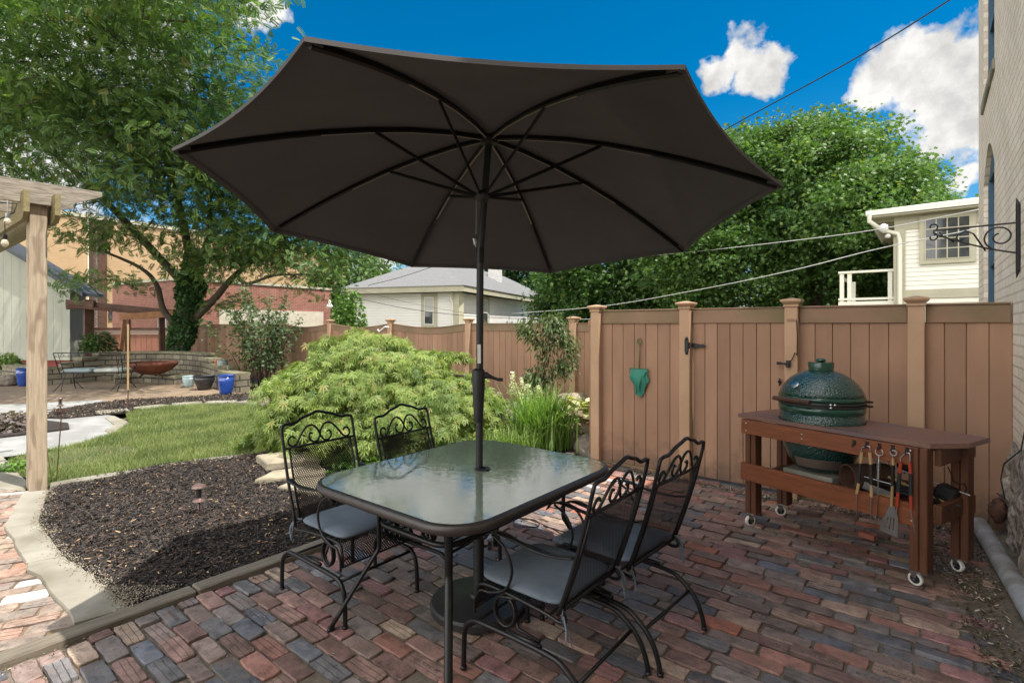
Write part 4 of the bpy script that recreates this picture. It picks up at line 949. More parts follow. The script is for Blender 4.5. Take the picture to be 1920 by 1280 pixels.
def make_chair(tight, loc, rz, label, cl):
    c = empty('patio_chair', loc, rz, label, 'chair', 'wrought iron patio chairs at the table')
    for sx in (-1, 1):
        x = sx*HWc; mb = MB()
        if tight: pts = [(-.325, 0), (-.325, .10), (-.315, .175), (-.27, .222), (-.2, .238), (.16, .232), (.235, .222), (.275, .18), (.288, .10), (.29, 0)]
        else: pts = [(-.335, 0), (-.325, .06), (-.29, .14), (-.22, .205), (-.13, .236), (.2, .238), (.27, .222), (.305, .18), (.312, .10), (.314, 0)]
        mb.tube([(x, a, b) for a, b in [(p.x, p.y) for p in smooth_pts([(a, b, 0) for a, b in pts], 4)]], .0115, 8)
        for a in (pts[0], pts[-1]): mb.tube([(x, a[0], .0), (x, a[0], .016)], .0145, 8)
        mb.tube([(x, -.10, .254), (x, .07, .256)], .009, 8)
        mb.build('base_rail', m_iron, c, True)
        mb = MB(); P = [(x-sx*.028+sx*.02*math.sin(0)*0-sx*.016*(i/24-.75), .10+.052*math.sin(2*math.pi*i/16), .316+.062*math.cos(2*math.pi*i/16)) for i in range(0, 33)]
        P = [(x-sx*.028, -.08, .385), (x-sx*.028, .03, .385)]+P+[(x-sx*.036, .04, .257), (x-sx*.02, -.08, .257)]
        mb.tube(P, .0075, 8); mb.build('coil_spring', m_iron, c, True)
        mb = MB(); st = [(x, -.25, .640), (x, -.15, .622), (x, -.02, .628), (x, .10, .645), (x, .165, .63), (x, .19, .60)]
        st = smooth_pts(st, 5); vs = []
        for i, p in enumerate(st):
            w = .015+.003*math.sin(i)
            vs += [(p.x-w, p.y, p.z-.003), (p.x+w, p.y, p.z-.003), (p.x+w, p.y, p.z+.003), (p.x-w, p.y, p.z+.003)]
        fs = [(4*i+k, 4*i+(k+1) % 4, 4*i+4+(k+1) % 4, 4*i+4+k) for i in range(len(st)-1) for k in range(4)]+[(3, 2, 1, 0), tuple(len(vs)-4+k for k in range(4))]
        mb.add(vs, fs); mb.tube([(p[0], p[1], p[2]) for p in smooth_pts([(x, .15, .628), (x, .085, .59), (x, .045, .51), (x, .075, .425), (x, .155, .385), (x, .215, .375), (x, .245, .33), (x, .25, .27)], 5)], .0062, 8)
        mb.build('armrest', m_iron, c, True)
    for (yy, zz) in (((.235, .215), (-.30, .19)) if tight else ((-.26, .17), (.28, .2))):
        mb = MB(); mb.tube([(-HWc, yy, zz), (HWc, yy, zz)], .008, 8); mb.build('stretcher', m_iron, c, True)
    # seat frame
    mb = MB()
    for sx in (-1, 1):
        x = sx*(HWc-.012); mb.tube(smooth_pts([(x, .25, .29), (x, .245, .36), (x, .215, .398), (x, .1, .402), (x, -.1, .385), (x, -.175, .372), (x, -.205, .385), (x, -.195, .41), (x, -.178, .42)], 4), .008, 8)
    mb.tube([(-HWc, .10, .392), (HWc, .10, .392)], .006, 6); mb.tube([(-HWc, -.12, .375), (HWc, -.12, .375)], .006, 6); mb.tube([(-HWc+.01, .25, .29), (HWc-.01, .25, .29)], .006, 6)
    mb.build('seat_frame', m_iron, c, True)
    def seatf(u, v, o):
        x = (u-.5)*.43; s = v*.56
        if s < .38: return (x, -.17+s, .398+o-.004*math.sin(math.pi*u))
        t = (s-.38)/.18; a = min(t*1.6, 1)*math.pi/2; return (x, .21+.045*math.sin(a), .353+.045*math.cos(a)-max(0, t-.62)*.16+o)
    mb = MB(); lattice(mb, seatf, .43, .56, .0115, .0048); mb.build('seat_mesh', m_mesh, c)
    def backf(u, v, o): p = backpt((u-.5)*.395, .012+v*.385, -.004*math.sin(math.pi*u)); return (p.x, p.y+o, p.z)
    mb = MB(); lattice(mb, backf, .395, .385, .0105, .0048); mb.build('back_mesh', m_mesh, c)
    mb = MB()
    L = [backpt(-HWc, t) for t in (0, .1, .2, .3, .4, .48, .515)]; topc = []
    for i in range(0, 25):
        u = i/24; x = -HWc+.03+(2*HWc-.06)*u; h = .533+.05*(math.sin(math.pi*u)**2.2)-.006*math.sin(2*math.pi*u*2)**2
        topc.append(backpt(x, h))
    Rr = [backpt(HWc, t) for t in (.515, .48, .4, .3, .2, .1, 0)]
    mb.tube(smooth_pts(L, 2)[:-1]+[backpt(-HWc+.004, .526)]+topc+[backpt(HWc-.004, .526)]+smooth_pts(Rr, 2)[1:], .0085, 8)
    for x in (-.2, .2): mb.tube([backpt(x, .0), backpt(x, .2), backpt(x, .40)], .0065, 8)
    mb.tube([backpt(-HWc, .40), backpt(HWc, .40)], .0075, 8); mb.tube([backpt(-HWc, .008), backpt(HWc, .008)], .009, 8)
    mb.build('back_frame', m_iron, c, True)
    mb = MB()
    sc = [(-.160, .048), (-.176, .062), (-.198, .052), (-.203, .025), (-.182, .008), (-.155, .018), (-.118, .068), (-.080, .104), (-.042, .106), (-.012, .075), (.002, .038), (.022, .012), (.050, .012), (.070, .034), (.062, .062), (.046, .058)]
    for s in (-1, 1): mb.tube([backpt(s*p.x*1.0, .40+p.y, .003*s) for p in smooth_pts([(a, b, 0) for a, b in sc], 4)], .006, 8)
    mb.build('scrollwork', m_iron, c, True)
    # cushion: lies on the seat, so it is a thing of its own
    M = Matrix.Translation(loc) @ Matrix.Rotation(rz, 4, 'Z')
    def cush(u, v):
        a = 2*math.pi*u; b = math.pi*v; k = 2/7.
        sg = lambda q: math.copysign(abs(q)**k, q)
        x = .218*sg(math.cos(a))*abs(math.sin(b))**.35; y = .212*sg(math.sin(a))*abs(math.sin(b))**.35
        z = -.024*math.copysign(abs(math.cos(b))**.8, math.cos(b)); r = math.hypot(x/.218, y/.212)
        wv = .002*mnoise.noise(Vector((x*9, y*9, rz*3)))
        return Vector((x*(1+wv*3), y+.035, .428+wv-z*(1.15-.3*r*r if z < 0 else .8)))
    mb = MB(); mb.grid(cush, 72, 25, True); q = mb.build('seat_cushion', m_cush, None, True); q.location = loc; q.rotation_euler.z = rz
    tag(q, cl, 'cushion', 'grey seat cushions tied to the patio chairs')
    for s in (-1, 1):
        mb = MB(); mb.tube(smooth_pts([(s*.20, -.165, .43), (s*.225, -.195, .425), (s*.235, -.20, .40), (s*.228, -.215, .36), (s*.222, -.235, .30)], 3), .006, 6, flat=(1, .35)); mb.tube(smooth_pts([(s*.235, -.205, .41), (s*.242, -.22, .37), (s*.236, -.215, .31)], 3), .0055, 6, flat=(1, .35)); mb.build('tie_strap', m_cush, q, True)
    mb = MB(); e = .216; P = [(e*math.copysign(abs(math.cos(a))**.29, math.cos(a)), .035+.210*math.copysign(abs(math.sin(a))**.29, math.sin(a)), .4285) for a in np.linspace(0, 2*math.pi, 73)[:-1]]
    mb.tube(P, .0035, 6, closed=True); mb.build('piping', m_cush, q, True)
    return c
make_chair(True, (-2.545, 1.74, 0), R(-90), 'black mesh patio chair at the left of the table, nearest the mulch bed', 'grey blue cushion on the near left chair beside the mulch bed')
make_chair(True, (-2.36, 2.25, 0), R(-86), 'black mesh patio chair on the far left side, tucked in before the lacy maple', 'grey cushion hidden under the glass on the far left chair')
make_chair(False, (-1.275, 1.888, 0), R(90), 'black mesh patio chair in the right foreground with its back to the camera side', 'large grey cushion on the foreground right chair, nearest the camera')
make_chair(False, (-1.215, 2.40, 0), R(86), 'black mesh patio chair on the right side of the table, farther one toward the gate', 'grey cushion on the farther right chair, partly behind mesh')

# ------------------------------------------------------------------ umbrella
UC = Vector((-1.834, 2.087, 2.108)); UN = Vector((-.061, .120, 1)).normalized(); e1 = (Vector((1, 0, 0))-UN*UN.x).normalized(); e2 = UN.cross(e1)
UR = 1.414; UH = .42; A0 = -1.22; UB = Vector((-1.868, 2.06, 0))
umb = empty('patio_umbrella', UB, 0, 'big open dark brown patio umbrella standing through the glass table', 'umbrella')
def cp(k, s, drop=0):
    an = A0+k*math.pi/4; h = UH*(1-s**1.6)
    return UC+(e1*math.cos(an)+e2*math.sin(an))*(UR*s)+UN*(h-drop)
def canf(k, t, s, drop=0):     # between rib k and k+1
    a = cp(k, s, drop); b = cp(k+1, s, drop); p = a.lerp(b, t); bow = 4*t*(1-t)
    c = UC+UN*(UH*(1-s**1.6)-drop)
    return p+(c-p)*(.034*bow*s**2.2)-UN*(.018*bow*s*(1-s)*2)
mb = MB()
for k in range(8):
    for side in (0, .004):
        b0 = len(mb.v); nt_, ns_ = 13, 17
        vs = [canf(k, i/(nt_-1), .02+.98*j/(ns_-1), -side) for j in range(ns_) for i in range(nt_)]
        fs = [(j*nt_+i, j*nt_+i+1, (j+1)*nt_+i+1, (j+1)*nt_+i) for j in range(ns_-1) for i in range(nt_-1)]
        mb.add(vs, fs if side else [tuple(reversed(f)) for f in fs])
    # hem
    vs = []
    for i in range(13):
        p = canf(k, i/12, 1.); q = canf(k, i/12, .985)
        vs += [p+UN*.004, p-UN*.012, q-UN*.009]
    mb.add(vs, [(3*i+a, 3*i+a+1, 3*i+3+a+1, 3*i+3+a) for i in range(12) for a in (0, 1)])
can = addp(mb, 'canopy', m_canopy, umb, auto=40)
hub = UC+UN*UH; run = UB.lerp(hub, .0); run = Vector((-1.862, 2.085, 2.19))
for k in range(8):
    mb = MB(); S_ = [.03, .15, .3, .45, .6, .7, .8, .9, .985]
    pts = [cp(k, s, .016) for s in S_]; mb.tube(pts, .0115, 6, flat=(1.3, .75), updir=UN)
    ribo = addp(mb, 'rib', m_rib, umb)
    mb = MB(); mb.tube([p-UN*.0155 for p in pts[:5]], .003, 4, flat=(.5, 1.6), updir=UN); addp(mb, 'rib_edge', m_ribedge, ribo)
    mb = MB(); mb.tube([cp(k, .955, .012), cp(k, .99, .008)], .014, 6, flat=(.8, 1)); addp(mb, 'corner_pocket', m_canopy, ribo)
    mb = MB(); d = (cp(k, .43, .024)-run); mb.tube([run+Vector((d.x, d.y, 0)).normalized()*.03, cp(k, .43, .024)], .0095, 6, flat=(1, .7)); addp(mb, 'strut', m_rib, umb)
mb = MB(); j1 = Vector((-1.863, 2.068, 1.88)); mb.tube([UB+Vector((0, 0, .05)), j1], .019, 20); mb.tube([j1, hub+UN*.02], .0185, 20); addp(mb, 'pole', m_plastic, umb, auto=40)
mb = MB(); mb.tube([j1-Vector((0, 0, .05)), j1+Vector((0, 0, .03))], .0215, 20); addp(mb, 'tilt_joint', m_rib, umb, auto=40)
mb = MB(); mb.lathe([(.02, -.03), (.045, -.025), (.05, -.005), (.045, .012), (.03, .02), (.012, .03)], 16, Matrix.Translation(hub-UN*.02)); addp(mb, 'top_hub', m_plastic, umb, auto=40)
mb = MB(); mb.lathe([(.02, -.035), (.03, -.03), (.042, -.01), (.042, .01), (.03, .02), (.02, .03)], 16, Matrix.Translation(run)); addp(mb, 'runner_hub', m_plastic, umb, auto=40)
mb = MB(); mb.lathe([(.0205, .99), (.024, .995), (.026, 1.03), (.030, 1.10), (.034, 1.18), (.0355, 1.24), (.033, 1.262), (.0205, 1.272)], 20, Matrix.Translation((UB.x, UB.y, 0))); hs = addp(mb, 'crank_housing', m_plastic, umb, auto=40)
rx = Vector((CS, SN, 0))
mb = MB(); c0 = Vector((UB.x, UB.y, 1.235)); mb.tube([c0+rx*.02, c0+rx*.05], .018, 12); mb.tube([c0+rx*.045, c0+rx*.075+Vector((0, 0, -.012)), c0+rx*.105+Vector((0, 0, -.022))], [.014, .009, .007], 10); mb.tube([c0+rx*.10+Vector((0, 0, -.022)), c0+rx*.13+Vector((0, 0, -.023))], .009, 10); addp(mb, 'crank_handle', m_plastic, hs, auto=50)
mb = MB(); q = Vector((UB.x, UB.y, 0))-cw(0, .0193)+rx*.004; mb.box(-.009, .009, -.0005, .0, 1.30, 1.40, 0, Matrix.Translation((q.x, q.y, 0)) @ Matrix.Rotation(math.atan2(SN, CS), 4, 'Z')); addp(mb, 'sticker', m_white, umb)
mb = MB(); c0 = run-rx*.035+Vector((0, 0, -.02)); L_ = []
for i in range(26): L_.append(c0+Vector((.002*(i % 2), .002*((i+1) % 2), -.0075*i)))
mb.tube(L_, .0028, 5); mb.tube([L_[-1], L_[-1]+rx*-.008+Vector((0, 0, -.02)), L_[-1]+rx*-.002+Vector((0, 0, -.05)), L_[-1]+Vector((0, 0, -.065))], [.003, .012, .011, .003], 6); addp(mb, 'pull_chain', m_steeld, umb)
base = empty('umbrella_base', (UB.x, UB.y, 0), 0, 'heavy round black umbrella base on the bricks beneath the table', 'umbrella base')
mb = MB(); mb.lathe([(.24, .006), (.252, .012), (.255, .045), (.245, .056), (.05, .068), (.045, .07), (.04, .085), (.026, .088)], 48); mb.build('weight', m_plastic, base, auto=35)
mb = MB(); mb.lathe([(.028, .086), (.028, .30), (.030, .302), (.030, .375), (.0205, .38)], 20, cap=False); mb.build('stem', m_plastic, base, auto=35)
mb = MB(); kx = Matrix.Rotation(R(90), 4, 'Y'); M = Matrix.Rotation(math.atan2(SN, CS), 4, 'Z') @ Matrix.Translation((.028, 0, .33)) @ kx; mb.lathe([(.007, 0), (.007, .02), (.02, .022), (.022, .03), (.018, .042), (.005, .045)], 12, M); mb.build('knob', m_plastic, base, auto=35)
# loose black cable under the table edge
mb = MB(); c0 = G(985, 985); L_ = [c0+Vector((.1*math.cos(a)*(1+.12*math.sin(3*a)), .085*math.sin(a), .014+.012*abs(math.sin(a*1.5)))) for a in np.linspace(0, 15, 70)]
e_ = G(1062, 1010); L_ += [L_[-1].lerp(e_, t)+Vector((0, .03*math.sin(t*3), .012)) for t in np.linspace(.1, 1, 8)]
mb.tube(smooth_pts(L_, 2), .0045, 6); thing1(mb, 'coiled_cable', m_wire, 'thin black cable loosely coiled on the bricks past the table', 'cable', smooth=True)

# ------------------------------------------------------------------ grill cart
CTH = math.atan2(-.333, .943); av = Vector((.943, -.333, 0)).normalized(); bv = Vector((.333, .943, 0)).normalized(); CO = av*-1.8+bv*3.8
CM = Matrix.Translation(CO) @ Matrix.Rotation(CTH, 4, 'Z')
def cuv(px, py, yl=-.262):
    q = cw((px-CX)/F, 1); Y = (yl+CO.dot(bv))/q.dot(bv); P = q*Y; return (P-CO).dot(av), CAMH-(py-HY)/F*Y
cart = empty('grill_cart', CO, CTH, 'long red stained wooden cart on casters in front of the fence', 'cart')
mb = MB(); zt = .832
P = [(-.66, -.235), (.55, -.235), (.66, -.03), (.67, .27), (-.62, .30)]
HC = (-.185, .03); HR = .268
hole = [(HC[0]+HR*math.cos(2*math.pi*i/40), HC[1]+HR*math.sin(2*math.pi*i/40)) for i in range(40)]
allp = P+hole[::-1]; tr = tessellate_polygon([[Vector((*p, 0)) for p in P], [Vector((*p, 0)) for p in hole[::-1]]])
for z, fl in ((zt, False), (zt-.028, True)):
    fs = []
    for t in tr:
        a, b, c = [Vector((*allp[i], 0)) for i in t]; up = (b-a).cross(c-a).z > 0; fs.append(tuple(t) if up != fl else tuple(reversed(t)))
    mb.add([(p[0], p[1], z) for p in allp], fs)
for loop, rev in ((P, False), (hole, True)):
    m = len(loop); vs = [(p[0], p[1], zt-.028) for p in loop]+[(p[0], p[1], zt) for p in loop]
    fs = [(i, (i+1) % m, m+(i+1) % m, m+i) for i in range(m)]; mb.add(vs, [tuple(reversed(f)) for f in fs] if rev else fs)
mb.build('table_top', m_carttop, cart)
for (x0, x1, y0, y1) in ((-.61, -.525, -.222, -.14), (.46, .545, -.262, -.175), (-.6, -.515, .17, .25), (.52, .605, .14, .235)):
    mb = MB(); xm = x0+(x1-x0)*.52; mb.box(x0, xm-.0015, y0, y1, .095, .803, .004); mb.box(xm+.0015, x1, y0+.002, y1, .095, .803, .004)
    lg = mb.build('leg', m_cartv, cart)
    cx_, cy_ = (x0+x1)/2, (y0+y1)/2; an = {-.61: R(70), .46: R(-5), -.6: R(40), .52: R(-25)}[x0]
    dx_, dy_ = -math.cos(an)*.028, -math.sin(an)*.028
    M = Matrix.Translation((cx_+dx_, cy_+dy_, .038)) @ Matrix.Rotation(an+R(90), 4, 'Z') @ Matrix.Rotation(R(90), 4, 'Y')
    ca = MB(); ca.box(cx_-.035, cx_+.035, cy_-.03, cy_+.03, .088, .0945); 
    for s in (-1, 1):
        ca.add([M @ Vector(p) for p in ((-.01, -.010, s*.017), (-.01, .010, s*.017), (-.05, .03, s*.019), (-.05, -.012, s*.019), (-.01, -.010, s*.020), (-.01, .010, s*.020), (-.05, .03, s*.022), (-.05, -.012, s*.022))], [(0, 1, 2, 3), (7, 6, 5, 4), (0, 4, 5, 1), (1, 5, 6, 2), (2, 6, 7, 3), (3, 7, 4, 0)])
    ca.lathe([(.006, -.024), (.006, .024)], 8, M)
    cs = ca.build('caster', m_steel, lg)
    w = MB(); w.lathe([(.026, -.012), (.036, -.011), (.038, -.004), (.038, .004), (.036, .011), (.026, .012), (.026, -.012)], 24, M, cap=False); tw = w.build('tyre', MATS['pale_blue_glaze'] if False else m_white, lg, auto=40)
    w = MB(); w.lathe([(.008, -.009), (.0265, -.0085), (.0265, .0085), (.008, .009)], 20, M); w.build('wheel', m_blk, lg, auto=40)
aprons = [(-.615, .487, -.262, -.2245, .695, .80), (-.62, .49, -.264, -.2245, .35, .475), (-.6, .6, .2525, .28, .70, .80), (-.6, .6, .2525, .28, .36, .47)]
for i, (x0, x1, y0, y1, z0, z1) in enumerate(aprons):
    mb = MB()
    if i < 2: mb.box(x0, x1, y0, y0+.036, z0, z1, .003)
    else: mb.box(x0, x1, y0, y1, z0, z1, .003)
    mb.build('apron_board', m_cart, cart)
mb = MB(); mb.box(.548, .578, -.17, .138, .70, .80, .003); mb.build('end_board', m_cartv, cart); mb = MB(); mb.box(.548, .582, -.17, .138, .37, .475, .003); mb.build('end_board', m_cartv, cart)
mb = MB()
for i in range(5): y0 = -.221+i*.094; mb.box(-.52, .455, y0, y0+.09, .40, .42, .002)
mb.build('shelf', m_cartv, cart)
mb = MB()
for (x, z) in ((-.575, .775), (-.575, .72), (-.16, .765), (-.16, .735), (.465, .78), (.465, .71), (.47, .455), (.47, .38)):
    mb.lathe([(.0045, 0), (.0045, .002), (.001, .003)], 8, Matrix.Translation((x, -.262 if z > .6 else -.264, z)) @ Matrix.Rotation(R(90), 4, 'X'))
mb.build('screws', m_steel, cart)
hk = [(1602, 831), (1626, 834), (1649.5, 837.5), (1674.5, 841), (1701, 845)]
HK = [cuv(*p) for p in hk]
for (x, z) in HK:
    mb = MB(); mb.box(x-.009, x+.009, -.2665, -.2625, z-.006, z+.022, .001); mb.tube(smooth_pts([(x, -.266, z+.004), (x, -.272, z-.012), (x, -.285, z-.016), (x, -.291, z-.004), (x, -.290, z+.004)], 4), .003, 6); mb.build('hook', m_iron, cart, auto=40)
def onc(mb, name, m_, label, cat, group=None, **k):
    o = mb.build(name, m_, None, **k); o.location = CO; o.rotation_euler.z = CTH; return tag(o, label, cat, group)
YT = -.283
def uz(px, py): return cuv(px, py, YT)
def kv(name, label, cat): return empty(name, CO, CTH, label, cat, None)
def T_(pts, y=YT): return [(*((uz(*p)[0],)), y, uz(*p)[1]) for p in pts]
# wooden tongs
def tongs(hookp, apex, L, Rr, wood, label, name):
    t = kv(name, label, 'tongs'); mb = MB()
    # L, Rr: list of pixel stations: top of grip, top black, end black, end grip, tip
    mb.tube(smooth_pts(T_([L[0], (L[0][0]-.5, L[0][1]-8), (apex[0]-4, apex[1]+1), apex, (apex[0]+4.5, apex[1]+1), (Rr[0][0]+.5, Rr[0][1]-8), Rr[0]]), 4), .0035, 8); mb.build('spring_bow', m_steel, t, True)
    for A in (L, Rr):
        mb = MB(); mb.tube(T_([A[0], A[1], A[2], A[3]]), .0092, 8); mb.build('grip', wood, t, auto=40)
        mb = MB(); mb.tube(T_([A[1], A[2]]), .0105, 8); mb.build('rubber_sleeve', m_blk, t, auto=40)
        mb = MB(); mb.tube(T_([A[3], ((A[3][0]+A[4][0])/2, (A[3][1]+A[4][1])/2), A[4]]), [.006, .005, .003], 6, flat=(.5, 1)); mb.build('tip', m_steeld, t)
tongs(0, (1626, 836), [(1616, 847), (1613.5, 868), (1610, 905), (1606.5, 925), (1606, 966)], [(1631, 848), (1632.5, 870), (1633.5, 908), (1634, 931), (1633, 972)], m_bamboo, 'pair of wooden handled barbecue tongs, leftmost tool hanging on the cart', 'barbecue_tongs')
tongs(0, (1701, 849), [(1689, 866), (1687, 886), (1684, 922), (1682, 950), (1680, 984)], [(1706, 867), (1707, 887), (1707.5, 928), (1708.5, 953), (1715, 997)], m_redh, 'pair of red handled barbecue tongs, rightmost tool hanging on the cart', 'barbecue_tongs')
t = kv('lid_lifter', 'thin steel rod with loop and coiled spring grip hanging on the cart', 'lid lifter')
mb = MB(); x0, z0 = uz(1648.5, 846); mb.tube([(x0+.021*math.cos(a), YT, z0-.004+.02*math.sin(a)) for a in np.linspace(R(150), R(420), 16)], .003, 6); mb.tube(T_([(1648, 852), (1647.5, 870), (1646.5, 920), (1645.5, 973)]), .003, 6); mb.build('rod', m_steel, t, True)
mb = MB(); (xa, za), (xb, zb) = uz(1647.8, 866), uz(1647, 896); mb.tube([(xa+(xb-xa)*i/96+.0115*math.cos(i*2*math.pi/8), YT+.0115*math.sin(i*2*math.pi/8), za+(zb-za)*i/96) for i in range(97)], .0016, 5); mb.build('coil_grip', m_steel, t, True)
t = kv('spatula', 'slotted steel spatula with wood and black handle hanging on the cart', 'spatula')
mb = MB(); x0, z0 = uz(1675.5, 849); mb.tube([(x0+.016*math.cos(a), YT, z0+.015*math.sin(a)) for a in np.linspace(0, 2*math.pi, 17)[:-1]], .005, 6, closed=True); mb.tube(T_([(1675, 853), (1675, 860)]), .007, 6, flat=(.4, 1)); mb.build('bottle_opener_end', m_steeld, t, auto=40)
mb = MB(); mb.tube(T_([(1675, 859), (1675, 871)]), .012, 8, flat=(.6, 1)); mb.tube(T_([(1673.5, 909), (1672, 949)]), .012, 8, flat=(.6, 1)); mb.build('handle', m_bamboo, t, auto=40)
mb = MB(); mb.tube(T_([(1674.8, 871), (1673.5, 910)]), .014, 8, flat=(.6, 1)); mb.build('rubber_grip', m_blk, t, auto=40)
mb = MB()
def bl_(px, py): x, z = uz(px, py); return (x, z)
A_, B_, C_, D_ = bl_(1659, 966), bl_(1684.5, 969), bl_(1683.5, 1007), bl_(1649, 993)
nk = [bl_(1668, 948), bl_(1677, 948)]
yq = YT-.004
def quad(a, b, c, d, th=.0016): mb.add([(a[0], yq, a[1]), (b[0], yq, b[1]), (c[0], yq, c[1]), (d[0], yq, d[1])]+[(a[0], yq+th, a[1]), (b[0], yq+th, b[1]), (c[0], yq+th, c[1]), (d[0], yq+th, d[1])], [(0, 1, 2, 3), (7, 6, 5, 4), (0, 4, 5, 1), (1, 5, 6, 2), (2, 6, 7, 3), (3, 7, 4, 0)])
quad(nk[0], nk[1], B_, A_)
lp = lambda p, q, t: (p[0]+(q[0]-p[0])*t, p[1]+(q[1]-p[1])*t)
t0s, t1s = .08, .72
def pt(u, v): return lp(lp(A_, B_, u), lp(D_, C_, u), v)
quad(pt(0, 0), pt(1, 0), pt(1, t0s), pt(0, t0s)); quad(pt(0, t1s), pt(1, t1s), pt(1, 1), pt(0, 1))
for u0, u1 in ((0, .24), (.32, .46), (.54, .68), (.76, 1)): quad(pt(u0, t0s), pt(u1, t0s), pt(u1, t1s), pt(u0, t1s))
for i in range(9): v = .1+.09*i; a = pt(0, v); b = pt(0, v+.05); quad((a[0]-.006, a[1]), a, b, b)
mb.build('slotted_blade', m_steel, t)

# kamado grill
GX, GY = HC
grill = empty('ceramic_grill', CM @ Vector((GX, GY, .425)), CTH, 'green egg shaped ceramic grill with dimpled dome set into the wooden cart', 'grill')
def gp(mb, name, m_, par=grill, **k): return mb.build(name, m_, par, **k)
o_ = -.425
mb = MB(); mb.lathe([(.12, .485+o_), (.16, .50+o_), (.205, .56+o_), (.238, .64+o_), (.256, .74+o_), (.262, .83+o_), (.262, .895+o_)], 64); bowl = gp(mb, 'bowl', m_egg, smooth=True)
mb = MB(); mb.lathe([(.262, .895+o_), (.268, .905+o_), (.270, .92+o_), (.270, .938+o_), (.262, .945+o_)], 64, cap=False); gp(mb, 'bowl_rim', m_eggs, smooth=True)
mb = MB(); mb.lathe([(.25, .945+o_), (.272, .946+o_), (.273, .958+o_), (.258, .960+o_), (.258, .966+o_), (.273, .968+o_), (.272, .98+o_), (.25, .981+o_)], 64, cap=False); gp(mb, 'metal_band', m_plastic, auto=30)
mb = MB(); mb.lathe([(.262, .981+o_), (.271, .986+o_), (.272, 1.0+o_), (.266, 1.012+o_)], 64, cap=False); gp(mb, 'lid_rim', m_eggs, smooth=True)
mb = MB(); mb.lathe([(.266, 1.012+o_), (.258, 1.035+o_), (.243, 1.065+o_), (.218, 1.10+o_), (.187, 1.13+o_), (.150, 1.155+o_), (.11, 1.172+o_), (.075, 1.182+o_)], 64); dome = gp(mb, 'dome_lid', m_egg, smooth=True)
mb = MB(); mb.lathe([(.074, 1.178+o_), (.078, 1.182+o_), (.083, 1.235+o_), (.081, 1.240+o_), (.03, 1.243+o_)], 36); capo = gp(mb, 'vent_cap', m_eggs, auto=35)
mb = MB(); mb.lathe([(.012, 1.242+o_), (.03, 1.247+o_), (.034, 1.254+o_), (.026, 1.263+o_), (.01, 1.268+o_), (.001, 1.269+o_)], 24); mb.build('cap_knob', m_eggs, capo, smooth=True)
cdir = (CM.inverted() @ Vector((0, 0, 0)))-Vector((GX, GY, 0)); cang = math.atan2(cdir.y, cdir.x)   # toward the camera
def around(r, da, z): a = cang+R(da); return Vector((r*math.cos(a), r*math.sin(a), z+o_))
mb = MB(); dr = around(1, -38, -o_); a_ = around(.243, -38, 1.083); nrm = Vector((dr.x, dr.y, .75)).normalized(); M = nrm.to_track_quat('Z', 'Y').to_matrix().to_4x4(); M.translation = a_
mb.lathe([(.022, -.01), (.025, .008), (.025, .012), (.021, .014), (.001, .0145)], 24, M); gp(mb, 'thermometer', m_steel, auto=35)
mb = MB(); hA = around(.33, -62, .985); hB = around(.295, -13, .985); mb.tube([hA, hA.lerp(hB, .3), hA.lerp(hB, .7), hB], [.0155, .017, .0165, .015], 12); hn = gp(mb, 'lid_handle', m_rust, smooth=False, auto=40)
mb = MB(); 
for d_ in (-48, -24): mb.tube([around(.268, d_, .972), around(.305, d_, .985)], .005, 6)
gp(mb, 'handle_bracket', m_iron)
mb = MB()
for da, z in ((12, .953), (12, .973), (17, .973)): mb.lathe([(.008, 0), (.008, .008), (.003, .011)], 8, Matrix.Translation(around(.268, da, z)) @ (around(1, da, -o_)).to_track_quat('Z', 'Y').to_matrix().to_4x4())
gp(mb, 'band_bolts', m_steel)
mb = MB(); M = Matrix.Translation(around(.275, 92, .963)); mb.box(-.012, .03, -.015, .015, -.022, -.010, 0, M); mb.box(-.012, .03, -.015, .015, .008, .020, 0, M); gp(mb, 'hinge', m_iron)
mb = MB(); vs = []
for i in range(13):
    da = -42+72*i/12
    for r, z in ((.203, .53), (.226, .595)): vs.append(around(r+.012, da, z))
mb.add(vs, [(2*i, 2*i+2, 2*i+3, 2*i+1) for i in range(12)]); dd = gp(mb, 'draft_door', mat('brushed_door', (.34, .29, .25), .35, .85), smooth=True)
mb = MB(); mb.box(-.18, .16, -.17, .19, .421, .477, .005, Matrix.Translation((GX, GY, 0)))
onc(mb, 'paver_slab', m_stone, 'pale stone slab under the green grill on the cart shelf', 'slab')
# things on the shelf
mb = MB(); x, z = cuv(1561, 876, -.12); M = Matrix.Translation((x, -.14, .508)) @ Matrix.Rotation(R(28), 4, 'Z') @ Matrix.Rotation(R(-90), 4, 'X') @ Matrix.Rotation(R(0), 4, 'Y')
mb.lathe([(.074, 0), (.085, .0), (.085, .26), (.074, .26), (.074, 0)], 32, Matrix.Translation((.06, -.12, .508)) @ Matrix.Rotation(R(-30), 4, 'Z') @ Matrix.Rotation(R(-90), 4, 'X'), cap=False)
onc(mb, 'clay_pipe', m_rust, 'short rusty brown pipe lying on the cart shelf beside the grill', 'pipe', auto=40)
mb = MB(); mb.box(-.08, .08, -.06, .06, 0, .008, .002, Matrix.Translation((.22, -.06, .5)) @ Matrix.Rotation(R(-25), 4, 'X') @ Matrix.Rotation(R(20), 4, 'Z')); mb.box(-.09, .09, -.006, .006, 0, .05, .003, Matrix.Translation((.22, -.11, .44)) @ Matrix.Rotation(R(12), 4, 'Y'))
onc(mb, 'grill_tray', m_steeld, 'dark metal grill tray leaning beside the rusty pipe on the shelf', 'tray')
